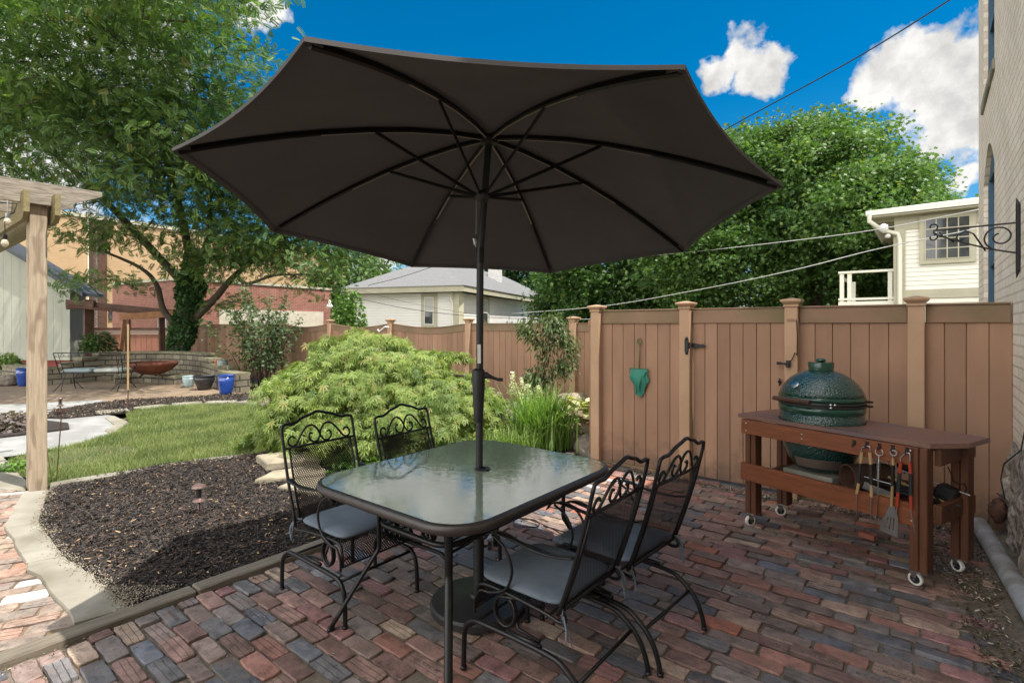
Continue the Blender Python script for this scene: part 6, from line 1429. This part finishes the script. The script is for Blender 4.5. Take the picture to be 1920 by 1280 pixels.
for s0, s1, z0, z1, mt, nm in ((4.9, 5.6, .75, 1.85, m_brownw, 'window'), (1.4, 2.1, .4, 2.0, m_white, 'door')):
    A, B = cw(*onk(s0)), cw(*onk(s1)); mb = MB(); mb.bar((A.x, A.y, (z0+z1)/2), (B.x, B.y, (z0+z1)/2), .08, z1-z0); addp(mb, nm, mt, rb)
mb = MB(); p = D(618, 572, 30.2); mb.lathe([(.12, 0), (.2, .15), (.08, .3), (.05, .5)], 12, Matrix.Translation(p+Vector((0, 0, -.2)))); addp(mb, 'wall_lamp', m_white, rb, smooth=True)

# ------------------------------------------------------------------ cables
def cable(name, pts, r, mt, label, group='overhead cables'):
    mb = MB(); mb.tube(smooth_pts([D(*p) for p in pts], 10), r, 5, cap=True); thing1(mb, name, mt, label, 'cable', group, True)
cable('power_cable', [(1330, 262, 16), (1385, 229, 15), (1600, 112, 12), (1800, -12, 10), (1950, -110, 9)], .016, m_wire, 'thick black power cable crossing the sky above the big maple')
cable('power_cable', [(1080, 492, 24), (1290, 473, 20), (1480, 452, 16), (1640, 431, 13.5), (1835, 393, 10)], .011, m_wirel, 'pale overhead wire, upper of the two crossing in front of the maple')
cable('power_cable', [(960, 588, 26), (1128, 574, 21), (1300, 545, 17), (1480, 508, 14), (1640, 468, 12.5), (1835, 428, 10)], .011, m_wirel, 'pale overhead wire, lower of the two crossing in front of the maple')
cable('power_cable', [(1040, 600, 18), (1290, 592, 17), (1560, 583, 14), (1830, 572, 10)], .006, m_wirel, 'thin faint wire just above the tall fence top')
cable('power_cable', [(640, 552, 20), (760, 578, 19), (900, 594, 18), (1080, 600, 17)], .010, m_wire, 'dark wire sagging lowest across the white house wall')
cable('power_cable', [(640, 535, 20), (760, 566, 19), (900, 590, 18), (1000, 593, 17)], .005, m_wire, 'thin wire sagging just above the lowest one on the white house wall')
cable('power_cable', [(690, 535, 18), (750, 520, 18), (820, 497, 17), (900, 470, 16)], .010, m_wire, 'dark wire rising across the grey hip roof of the white house')

# ------------------------------------------------------------------ foliage
def clumps(ell, nclump, per, rad, flat=.6, shell=.55, seed=0, carve=None):
    """leaf points gathered in clumps through ellipsoids (camera metres); returns world points, clump id, outward vector"""
    r = np.random.default_rng(seed); out = []; cid = []; od = []; k = 0
    vol = np.array([e[3]*e[4]*e[5] for e in ell])**.75; vol = vol*np.array([e[6] if len(e) > 6 else 1. for e in ell]); vol = vol/vol.sum()
    for e, f in zip(ell, vol):
        m = max(3, int(nclump*f)); d = r.normal(size=(m, 3)); d /= np.linalg.norm(d, axis=1)[:, None]
        rr = (shell+(1-shell)*r.random(m))**.7; rr *= 1+.3*np.array([mnoise.noise(Vector(q*2.3+seed)) for q in d])
        c = d*rr[:, None]*np.array(e[3:6])+np.array(e[0:3])
        for ci, di in zip(c, d):
            n = int(per*r.uniform(.6, 1.4)); p = np.clip(r.normal(size=(n, 3)), -1.5, 1.5)*rad*r.uniform(.7, 1.3)*np.array([1, 1, flat])
            out.append(ci+p); cid += [k]*n; od.append(np.tile(di, (n, 1))); k += 1
    P = np.concatenate(out); O = np.concatenate(od); cid = np.array(cid)
    W = np.empty_like(P); W[:, 0] = CS*P[:, 0]-SN*P[:, 1]; W[:, 1] = SN*P[:, 0]+CS*P[:, 1]; W[:, 2] = P[:, 2]
    O2 = O.copy(); O2[:, 0] = CS*O[:, 0]-SN*O[:, 1]; O2[:, 1] = SN*O[:, 0]+CS*O[:, 1]
    return W, cid, O2, c
def colmix(cid, c1, c2, seed=1, jit=.22, rare=None, pr=.03):
    r = np.random.default_rng(seed); t = r.random(cid.max()+1)[cid]*.6+r.random(len(cid))*.4
    C = np.array(c1)[None]*(1-t[:, None])+np.array(c2)[None]*t[:, None]; C *= r.uniform(1-jit, 1+jit, (len(cid), 1))
    if rare is not None: C[r.random(len(cid)) < pr] = rare
    return C
def limb(mb, pts, r0, r1, n=8):
    P = smooth_pts(pts, 4); mb.tube(P, [r0+(r1-r0)*i/(len(P)-1) for i in range(len(P))], n)
LEAF5 = [(0, 0, 0), (.28, -.12, .02), (.30, -.42, -.04), (.55, -.22, .0), (.95, -.30, -.06), (.78, -.06, .02), (1.1, .0, -.10), (.78, .06, .02), (.95, .30, -.06), (.55, .22, .0), (.30, .42, -.04), (.28, .12, .02)]
LEAF5F = [(0, 1, 2, 3, 5), (3, 4, 5), (5, 6, 7), (0, 5, 7), (0, 7, 9, 10, 11), (7, 8, 9)]
LANCE = [(0, 0, 0), (.4, -.16, .03), (1, 0, -.08), (.4, .16, .03)]; LANCEF = [(0, 1, 2), (0, 2, 3)]
def tree(name, label, ell, trunk, limbs, nclump, per, rad, c1, c2, leaf, size, seed, group=None, flat=.6, shell=.55, rare=None, tilt=.7, keepz=None):
    t = empty(name, cw(trunk[0][0], trunk[0][1]), 0, label, 'tree', group)
    mb = MB(); limb(mb, [cw(*p) for p in trunk[:-1]], trunk[-1][0], trunk[-1][1], 12)
    tk = addp(mb, 'trunk', m_bark, t, smooth=True)
    if limbs:
        mb = MB()
        for (pts, r0, r1) in limbs: limb(mb, [cw(*p) for p in pts], r0, r1, 7)
        addp(mb, 'branches', m_bark, t, smooth=True)
    W, cid, O, _ = clumps(ell, nclump, per, rad, flat, shell, seed)
    if keepz is not None: k = W[:, 2] > keepz; W, cid, O = W[k], cid[k], O[k]
    n = len(W); yaw = np.arctan2(O[:, 1], O[:, 0])+rng.normal(0, 1.1, n)
    rot = rotmats(n, yaw, rng.normal(.35, .5, n), rng.normal(0, tilt, n))
    o = scatter('crown', leaf[0], leaf[1], W, rot, rng.uniform(size*.65, size*1.25, n), colmix(cid, c1, c2, seed, rare=rare), m_leaf)
    o.parent = t; o.matrix_parent_inverse = Matrix.Translation(-Vector(t.location)); return t
g1, g2_ = (.045, .10, .025), (.12, .205, .05)
tree('maple_tree', 'big dense green maple rising behind the tall fence, right of the umbrella',
     [(12.0, 21, 5.9, 4.5, 4.2, 3.6), (8.6, 21.5, 4.6, 3.4, 3.0, 3.2), (14.3, 21, 4.6, 2.5, 3, 2.4), (12.2, 21, 8.3, 2.9, 2.6, 1.5), (9.6, 21, 7.9, 2.2, 2, 1.6), (7.6, 22, 6.6, 2.2, 2, 2.0), (15.4, 20.5, 6.6, 1.3, 1.5, 1.2)],
     [(12.5, 21.5, 0), (12.4, 21.4, 3), (12.3, 21.2, 6), (.35, .15)], [([(12.4, 21.4, 2.5), (10.5, 20.8, 4.5), (9, 20.5, 6)], .16, .04), ([(12.4, 21.4, 3), (14, 20.6, 5), (15, 20.2, 7)], .15, .04)],
     1700, 78, .36, g1, g2_, (LEAF5, LEAF5F), .165, 21, shell=.45, rare=(.2, .26, .06))
tree('leafy_tree', 'dark leafy tree behind the fence between the white house and the big maple',
     [(5.2, 27, 4.2, 3.6, 2.5, 3.6), (8.5, 28, 4.6, 3.5, 2.5, 4.0), (3.4, 30, 3.0, 2.2, 2, 2.6)], [(5.5, 27.5, 0), (5.4, 27.5, 2), (5.6, 27.4, 4), (.28, .12)], [([(5.4, 27.5, 1.5), (7.5, 27, 3.5), (8.3, 27, 5)], .14, .04)],
     900, 50, .48, (.028, .07, .018), (.085, .16, .035), (LEAF5, LEAF5F), .22, 22, 'trees beyond the fences', shell=.4, rare=(.2, .25, .05))
tree('background_tree', 'dark tree right behind the far end of the white house roof',
     [(1.2, 52, 4.6, 3.6, 3, 4.4), (5, 50, 4, 4, 3, 4.2), (-2.5, 55, 4.4, 3, 3, 3.6), (-1.5, 50, 10.5, 5, 3, 3.8), (-6.0, 49, 10.6, 3.2, 3, 2.8)], [(1.2, 52, 0), (1.2, 52, 3), (.3, .2)], [], 800, 44, .8, (.025, .06, .02), (.07, .13, .035), (LEAF5, LEAF5F), .42, 23, 'trees beyond the fences', shell=.4)
tree('background_tree', 'pale green tree far behind the left side of the white house',
     [(-13.5, 46, 4.4, 3.6, 3, 4.2), (-8.5, 50, 3.2, 4, 3, 3.6)], [(-13, 46, 0), (-13, 46, 3), (.3, .2)], [], 360, 44, .8, (.05, .10, .03), (.11, .18, .05), (LEAF5, LEAF5F), .40, 24, 'trees beyond the fences', shell=.4)
tree('background_tree', 'green treetop far behind the cream clapboard house',
     [(27, 44, 5.4, 5, 3, 4.6), (34, 40, 5, 5, 4, 5)], [(27, 44, 0), (27, 44, 4), (.3, .2)], [], 300, 40, .9, (.03, .07, .02), (.08, .15, .035), (LEAF5, LEAF5F), .5, 29, 'trees beyond the fences', shell=.4)

# honey locust: drooping feathery fronds
fv, ff_ = [], []
for i in range(8):
    t = .10+.90*i/7; x = t; z = -.16*t*t
    for s in (-1, 1):
        b = len(fv); L_ = .34*(1-.5*abs(t-.45)); fv += [(x, 0, z), (x+.13, s*L_*.5, z-.01), (x+.12, s*L_, z-.06), (x-.03, s*L_*.55, z-.03)]; ff_.append((b, b+1, b+2, b+3) if s > 0 else (b+3, b+2, b+1, b))
b = len(fv); fv += [(0, -.006, 0), (0, .006, 0), (1, 0, -.28)]; ff_.append((b, b+2, b+1))
lo = empty('honey_locust_tree', cw(-10.04, 16), 0, 'tall feathery locust tree with ivy on its trunk arching over the far patio', 'tree')
mb = MB(); limb(mb, [cw(-10.3, 16, 0), cw(-10.2, 16, .9), cw(-9.95, 16, 1.7), cw(-9.75, 16, 2.6)], .26, .2, 12); addp(mb, 'trunk', m_bark, lo, smooth=True)
mb = MB()
BR = [([(-9.75, 16, 2.3), (-9.7, 15.6, 4.0), (-9.9, 14.8, 6.5), (-10.5, 13.5, 9)], .15, .05), ([(-9.95, 16, 1.5), (-9.0, 15.8, 2.3), (-8.2, 15.5, 3.0), (-7.0, 15.2, 3.7), (-5.2, 15, 4.2)], .13, .03),
      ([(-9.9, 16, 1.2), (-10.5, 15.8, 1.9), (-10.6, 15.6, 2.7), (-10.9, 15.3, 3.2), (-11.9, 15, 3.7)], .11, .03), ([(-9.7, 16, 2.6), (-8.7, 15, 4.4), (-8.2, 14, 6.5)], .11, .03),
      ([(-9.8, 16, 2.5), (-11.5, 14.8, 5), (-13, 13.5, 7)], .13, .04), ([(-8.2, 15.5, 3.0), (-7.6, 15, 2.7), (-6.6, 14.6, 2.9), (-5.4, 14.4, 2.9)], .06, .02), ([(-10.5, 13.5, 9), (-8.5, 12, 8.5), (-7, 11.2, 8)], .06, .02),
      ([(-13, 13.5, 7), (-11.5, 11.5, 6.2), (-9.5, 10.5, 6.0)], .07, .02), ([(-13, 13.5, 7), (-12.5, 10.5, 5.4), (-11, 9, 4.8)], .07, .02)]
for (pts, r0, r1) in BR: mb = MB(); limb(mb, [cw(*p) for p in pts], r0, r1, 7); addp(mb, 'branch', m_bark, lo, smooth=True)
mb = MB()
r5 = np.random.default_rng(77)
ELL = [(-5.0, 14.6, 6.0, 2.2, 1.5, 1.3, 1.2), (-9.4, 15, 5.3, 2.8, 2.0, 1.5, 1.3), (-8.8, 14.2, 6.6, 3.4, 2.2, 1.6, 1.2), (-10.8, 12.8, 8.4, 4.9, 3.6, 4.6), (-8.4, 12.2, 7.6, 2.9, 2.4, 3.3), (-12.5, 11, 6.6, 3.8, 2.6, 2.5), (-6.4, 15.0, 3.9, 2.9, 1.4, .75, 2.6), (-8.4, 15.4, 3.5, 2.2, 1.2, .8, 1.6), (-6.4, 9.6, 8.5, 2.3, 1.6, 1.1, 1.2), (-8.8, 9.2, 8.0, 2., 1.6, 1.2, 1.), (-14.5, 15.5, 7.5, 3.4, 2.5, 2.5, 1.), (-11.2, 14.2, 4.0, 1.6, 1.2, .4), (-7.6, 14.8, 4.8, 2.0, 1.6, .9), (-11.8, 15.2, 2.75, 1.5, .9, .35), (-5.5, 14.6, 2.9, 1.1, .9, .5), (-9.3, 16.4, 2.3, 1.1, .5, .5)]
W, cid, O, _ = clumps(ELL, 2350, 22, .36, .42, .22, 31)
# twigs to a share of the clumps
for ci in range(0, cid.max(), 5):
    P = W[cid == ci]
    if len(P) < 2: continue
    c = P.mean(0); d = O[cid == ci][0]; mb.tube([c-np.array(d)*.7+np.array([0, 0, -.05]), c, c+np.array(d)*.3+np.array([0, 0, -.08])], [.016, .011, .004], 4)
addp(mb, 'twigs', m_bark, lo, smooth=True)['kind'] = 'stuff'
n = len(W); yaw = np.arctan2(O[:, 1], O[:, 0])+rng.normal(0, 1.3, n)
o = scatter('crown', fv, ff_, W, rotmats(n, yaw, rng.normal(.35, .5, n), rng.normal(0, .7, n)), rng.uniform(.12, .21, n), colmix(cid, (.045, .115, .04), (.20, .29, .085), 5, rare=(.24, .24, .07)), m_leaf)
o.parent = lo; o.matrix_parent_inverse = Matrix.Translation(-Vector(lo.location))
IV = []
for i in range(5200):
    t = rng.random()**.8; z = t*3.6; a = rng.uniform(0, 2*math.pi); bx = np.interp(z, [0, .9, 1.7, 2.6, 3.6], [-10.3, -10.2, -9.95, -9.75, -9.72]); r_ = (.33+.12*mnoise.noise(Vector((z*2, a, 0))))*np.interp(z, [0, 2.6, 3.6], [1, 1, .45])
    IV.append(tuple(cw(bx+r_*math.cos(a), 16-.05*z*(z > 2.3)+r_*math.sin(a)))[:2]+(z,))
IV = np.array(IV); n = len(IV)
iv = scatter('ivy', LEAF5, LEAF5F, IV, rotmats(n), rng.uniform(.07, .13, n), np.array([[.03, .075, .02]])*rng.uniform(.5, 1.9, (n, 1)), m_leaf)
tag(iv, 'dark ivy climbing the locust trunk behind the stone block wall', 'ivy')

# lacy Japanese maple mound
lv, lf = [], []
for k in range(5):
    a = R(-70+35*k); L_ = [.65, .92, 1.1, .92, .65][k]; b = len(lv); c_, s_ = math.cos(a), math.sin(a)
    lv += [(0, 0, 0), (c_*L_*.5-s_*.07, s_*L_*.5+c_*.07, .03), (c_*L_, s_*L_, -.14*L_), (c_*L_*.5+s_*.07, s_*L_*.5-c_*.07, .03)]; lf.append((b, b+3, b+2, b+1))
lm = empty('lacy_maple_shrub', cw(-1.75, 6.9), 0, 'broad yellow green lacy Japanese maple mound behind the table', 'shrub')
mb = MB()
for k in range(9):
    a = k*.7; limb(mb, [cw(-1.75, 6.9, 0), cw(-1.75+.35*math.cos(a), 6.9+.3*math.sin(a), .45), cw(-1.75+1.0*math.cos(a), 6.9+.85*math.sin(a), .85), cw(-1.75+1.45*math.cos(a), 6.9+1.2*math.sin(a), .6)], .04, .008, 6)
addp(mb, 'branches', m_bark, lm, smooth=True)
r8 = np.random.default_rng(8); TW = []; TO = []; tid = []; k = 0
for layer, (sc_, nt_) in enumerate(((1., 600), (.84, 380), (.66, 160))):
    for _ in range(nt_):
        a = r8.uniform(0, 2*math.pi); el = math.asin(r8.uniform(-.22, 1.)); d = Vector((math.cos(a)*math.cos(el), math.sin(a)*math.cos(el), math.sin(el)))
        bump_ = 1+.24*mnoise.noise(d*2.6)+.13*mnoise.noise(d*6)
        st_h = .06*math.sin(el*14+2*mnoise.noise(d*2))
        c = Vector((-1.72+d.x*(1.52 if d.x > 0 else 1.36)*sc_*bump_, 6.85+d.y*1.35*sc_*bump_, .30+d.z*(.98 if d.z > 0 else .5)*sc_*bump_*(1-.16*max(0, d.x))+st_h))
        m = int(r8.uniform(22, 38)); out_ = Vector((d.x, d.y, 0)); out_ = out_.normalized() if out_.length > .1 else Vector((1, 0, 0))
        for q in range(m):
            t = r8.random(); p = c+out_*(t*.22-.1)+Vector((r8.normal()*.048, r8.normal()*.048, -.10*t*t+r8.normal()*.022))
            TW.append(tuple(cw(*p[:2], p.z))); TO.append(math.atan2(*(lambda w: (w.y, w.x))(cw(out_.x, out_.y)))); tid.append(k)
        k += 1
TW = np.array(TW); TO = np.array(TO); tid = np.array(tid); n = len(TW)
o = scatter('crown', lv, lf, TW, rotmats(n, TO+rng.normal(0, .7, n), rng.normal(.75, .35, n), rng.normal(0, .45, n)), rng.uniform(.055, .11, n), colmix(tid, (.085, .15, .035), (.33, .40, .11), 9, rare=(.33, .30, .10), pr=.05), m_leaf)
o.parent = lm; o.matrix_parent_inverse = Matrix.Translation(-Vector(lm.location))

def plant(name, label, cat, pos_cam, leaf, n_, size, c1, c2, seed, stems=None, kind=None, pitch=.3, roll=.5, mt=None):
    P = np.array([tuple(cw(*p)) for p in pos_cam]); n = len(P); c = P.mean(0); yaw = np.arctan2(P[:, 1]-c[1], P[:, 0]-c[0])+rng.normal(0, .7, n)
    col = colmix(np.arange(n)//8, c1, c2, seed)
    if kind: return scatter(name, leaf[0], leaf[1], P, rotmats(n, yaw, rng.normal(pitch, .4, n), rng.normal(0, roll, n)), rng.uniform(size*.6, size*1.2, n), col, mt or m_leaf), None
    e = empty(name, (c[0], c[1], 0), 0, label, cat)
    o = scatter('leaves', leaf[0], leaf[1], P, rotmats(n, yaw, rng.normal(pitch, .4, n), rng.normal(0, roll, n)), rng.uniform(size*.6, size*1.2, n), col, mt or m_leaf)
    o.parent = e; o.matrix_parent_inverse = Matrix.Translation(-Vector(e.location))
    if stems:
        mb = MB()
        for s in stems: limb(mb, [cw(*p) for p in s], .012 if len(s) < 4 else .016, .004, 5)
        addp(mb, 'stems', m_bark, e, smooth=True)
    return e
r9 = np.random.default_rng(99)
# shrub by the low fence, left
stems = []; pos = []
for k in range(26):
    x0, y0 = -6.0+r9.normal()*.14, 12.6+r9.normal()*.12; a = r9.uniform(-.75, .5); h = r9.uniform(1.4, 2.5); b = r9.normal()*.3
    s = [(x0, y0, 0), (x0+a*.5, y0+b*.5, h*.5), (x0+a*1.4, y0+b, h)]; stems.append(s)
    for q in range(150):
        t = r9.uniform(.18, 1)**.8; w_ = .19*(1-t*.6); p = [x0+a*1.4*t**1.2+r9.normal()*w_, y0+b*t+r9.normal()*w_, h*t+r9.normal()*.05]; pos.append(p)
plant('hibiscus_shrub', 'upright dark green shrub with small pale leaves in front of the low fence', 'shrub', pos, (LEAF5, LEAF5F), 0, .085, (.035, .075, .03), (.13, .19, .09), 4, stems)
# young tree with glossy drooping leaves
stems = [[(.42, 7.1, .1), (.43, 7.1, .8), (.46, 7.1, 1.35), (.5, 7.1, 1.62)], [(.44, 7.1, .7), (.65, 7.05, 1.0), (.74, 7., .95)], [(.44, 7.1, 1.1), (.25, 7.1, 1.5), (.16, 7.05, 1.45)], [(.45, 7.1, 1.2), (.72, 7.05, 1.35), (.8, 7., 1.1)], [(.44, 7.1, .6), (.28, 7.05, .85), (.3, 7, .7)], [(.46, 7.1, 1.4), (.6, 7.05, 1.6), (.66, 7., 1.45)]]
pos = []
for s in stems:
    P = smooth_pts(s, 8)
    for p in P[(6 if s is stems[0] else 3):]:
        for q in range(26): pos.append((p.x+r9.normal()*.06, p.y+r9.normal()*.06, p.z+r9.normal()*.07-.03))
plant('young_tree', 'slim young tree with glossy drooping leaves between lacy maple and gate fence', 'tree', pos, (LANCE, LANCEF), 0, .085, (.05, .09, .03), (.17, .21, .09), 6, stems, pitch=.9)
# iris / daylily clump
def blades(name, label, cat, centers, nb, h, col1, col2, seed, spread=.5):
    r = np.random.default_rng(seed); V = []; Fc = []; C = []
    for (cx_, cy_) in centers:
        for i in range(nb):
            a = r.uniform(0, 2*math.pi); b0 = Vector((cx_+r.normal()*.09, cy_+r.normal()*.09, .05)); H_ = h*r.uniform(.55, 1.1); out_ = Vector((math.cos(a), math.sin(a), 0)); sp = spread*r.random()**1.3*H_; w = r.uniform(.005, .011); side = Vector((-math.sin(a), math.cos(a), 0)).lerp(Vector((1, 0, 0)), .3).normalized()
            base = len(V); c = np.array(col1)*(1-(t_ := r.random()))+np.array(col2)*t_; droop = r.random() < .35
            for q in range(7):
                t = q/6; p = b0+out_*(sp*t**1.8)+Vector((0, 0, H_*(t if not droop else t*(1.25-.55*t*t)) )); ww = w*(1-t**2.2)+.0006
                V += [tuple(cw(*(p-side*ww)[:2], p.z)), tuple(cw(*(p+side*ww)[:2], p.z))]; C += [(*c, 1)]*2
            Fc += [(base+2*q, base+2*q+1, base+2*q+3, base+2*q+2) for q in range(6)]
    me = bpy.data.meshes.new(name); me.from_pydata(V, [], Fc); at = me.color_attributes.new('col', 'FLOAT_COLOR', 'POINT'); at.data.foreach_set('color', np.array(C, np.float32).ravel()); me.materials.append(m_leaf)
    o = bpy.data.objects.new(name, me); COL.objects.link(o); return tag(o, label, cat)
blades('daylily_clump', 'tall arching green blade leaved clump behind the far end of the table', 'plant', [(.18, 6.3), (.32, 6.1), (.5, 6.2), (.42, 6.4)], 210, .72, (.08, .17, .03), (.26, .38, .10), 3, 1.05)
blades('grass_tuft', 'low arching grassy tuft just behind the far left table corner', 'plant', [(-.15, 5.75), (-.02, 5.6), (.1, 5.7)], 90, .36, (.09, .17, .03), (.28, .36, .12), 13, 1.1)
pos = []
for (x, y, z0, z1) in ((.02, 6.6, .62, .92), (.12, 6.6, .6, .85), (.33, 6.8, .55, .72), (.2, 6.7, .5, .75)):
    for q in range(130): t = r9.random(); pos.append((x+r9.normal()*.035*(1.2-t), y+r9.normal()*.03, z0+(z1-z0)*t))
plant('white_flower_spikes', 'creamy white flower spikes rising from the blade leaved clump', 'flowers', pos, (LEAF5, LEAF5F), 0, .035, (.5, .52, .36), (.7, .68, .5), 2)
pos = []
hl = [(0, 0, 0), (.15, -.22, .06), (.45, -.34, .07), (.8, -.22, -.02), (1, 0, -.16), (.8, .22, -.02), (.45, .34, .07), (.15, .22, .06), (.5, 0, -.0)]; hlf = [(0, 1, 8), (1, 2, 8), (2, 3, 8), (3, 4, 8), (4, 5, 8), (5, 6, 8), (6, 7, 8), (7, 0, 8)]
for (cx_, cy_, zz) in ((.72, 7.1, .42), (.5, 7.3, .45), (.95, 7.2, .38), (.3, 7.2, .42)):
    for q in range(26): a = r9.uniform(0, 6.28); pos.append((cx_+.07*math.cos(a), cy_+.07*math.sin(a), zz+r9.uniform(-.06, .1)))
plant('hosta', 'pale cream leaved hosta on the mound beside the blade leaved clump', 'plant', pos, (hl, hlf), 0, .17, (.34, .36, .14), (.62, .60, .36), 7, pitch=.1, roll=.3)
# ground cover under the maple, behind the left chairs
pos = [(x, y, abs(r9.normal())*.06+.02) for x, y in zip(r9.uniform(-1.75, -.35, 3400), r9.uniform(4.9, 5.9, 3400))]
o, _ = plant('ground_cover', None, None, pos, (LEAF5, LEAF5F), 0, .05, (.04, .11, .02), (.14, .26, .05), 5, kind='stuff', pitch=0); o['kind'] = 'stuff'
pos = [(x, y, abs(r9.normal())*.05+.2) for x, y in zip(r9.uniform(-.3, .9, 900), r9.uniform(6.2, 7.4, 900))]
o, _ = plant('mound_ground_cover', None, None, pos, (LEAF5, LEAF5F), 0, .05, (.08, .14, .03), (.24, .3, .10), 5, kind='stuff', pitch=0); o['kind'] = 'stuff'
def bush(name, label, c, r_, n_, size, c1, c2, seed, leaf=(LEAF5, LEAF5F), **k):
    pos = []
    for q in range(n_):
        d = r9.normal(size=3); d /= np.linalg.norm(d); rr = r9.random()**.35; pos.append((c[0]+d[0]*r_[0]*rr, c[1]+d[1]*r_[1]*rr, c[2]+abs(d[2])*r_[2]*rr))
    return plant(name, label, 'plant', pos, leaf, 0, size, c1, c2, seed, [[(c[0], c[1], 0), (c[0]+.05, c[1], c[2]+r_[2]*.7)]], **k)
bush('coral_bells', 'purple grey leafy plant beside the gravel path at the left edge', (cpx(8, 7.4)[0], 7.4, .02), (.42, .35, .26), 900, .085, (.10, .07, .075), (.24, .20, .18), 11)
bush('weedy_tuft', 'small bright green weed at the lawn corner by the pergola post', (cpx(35, 5.4)[0], 5.4, 0), (.18, .14, .12), 260, .05, (.08, .16, .03), (.16, .28, .05), 12)
bush('leafy_weeds', 'light green weeds in front of the shed base at the left edge', (cpx(8, 15)[0], 15, .3), (.5, .3, .42), 500, .13, (.10, .18, .04), (.25, .34, .09), 14)
bush('feathery_plant', 'dark green feathery plant at the foot of the far pergola post', (cpx(186, 15.4)[0], 15.4, .75), (.5, .35, .62), 900, .16, (.03, .07, .02), (.09, .15, .04), 15, leaf=(LANCE, LANCEF))
bush('vine_growth', 'bright green vine climbing between the brick building and the white house', (cpx(655, 21)[0], 21, .8), (.75, .5, 2.3), 1500, .17, (.07, .15, .03), (.18, .3, .06), 16)
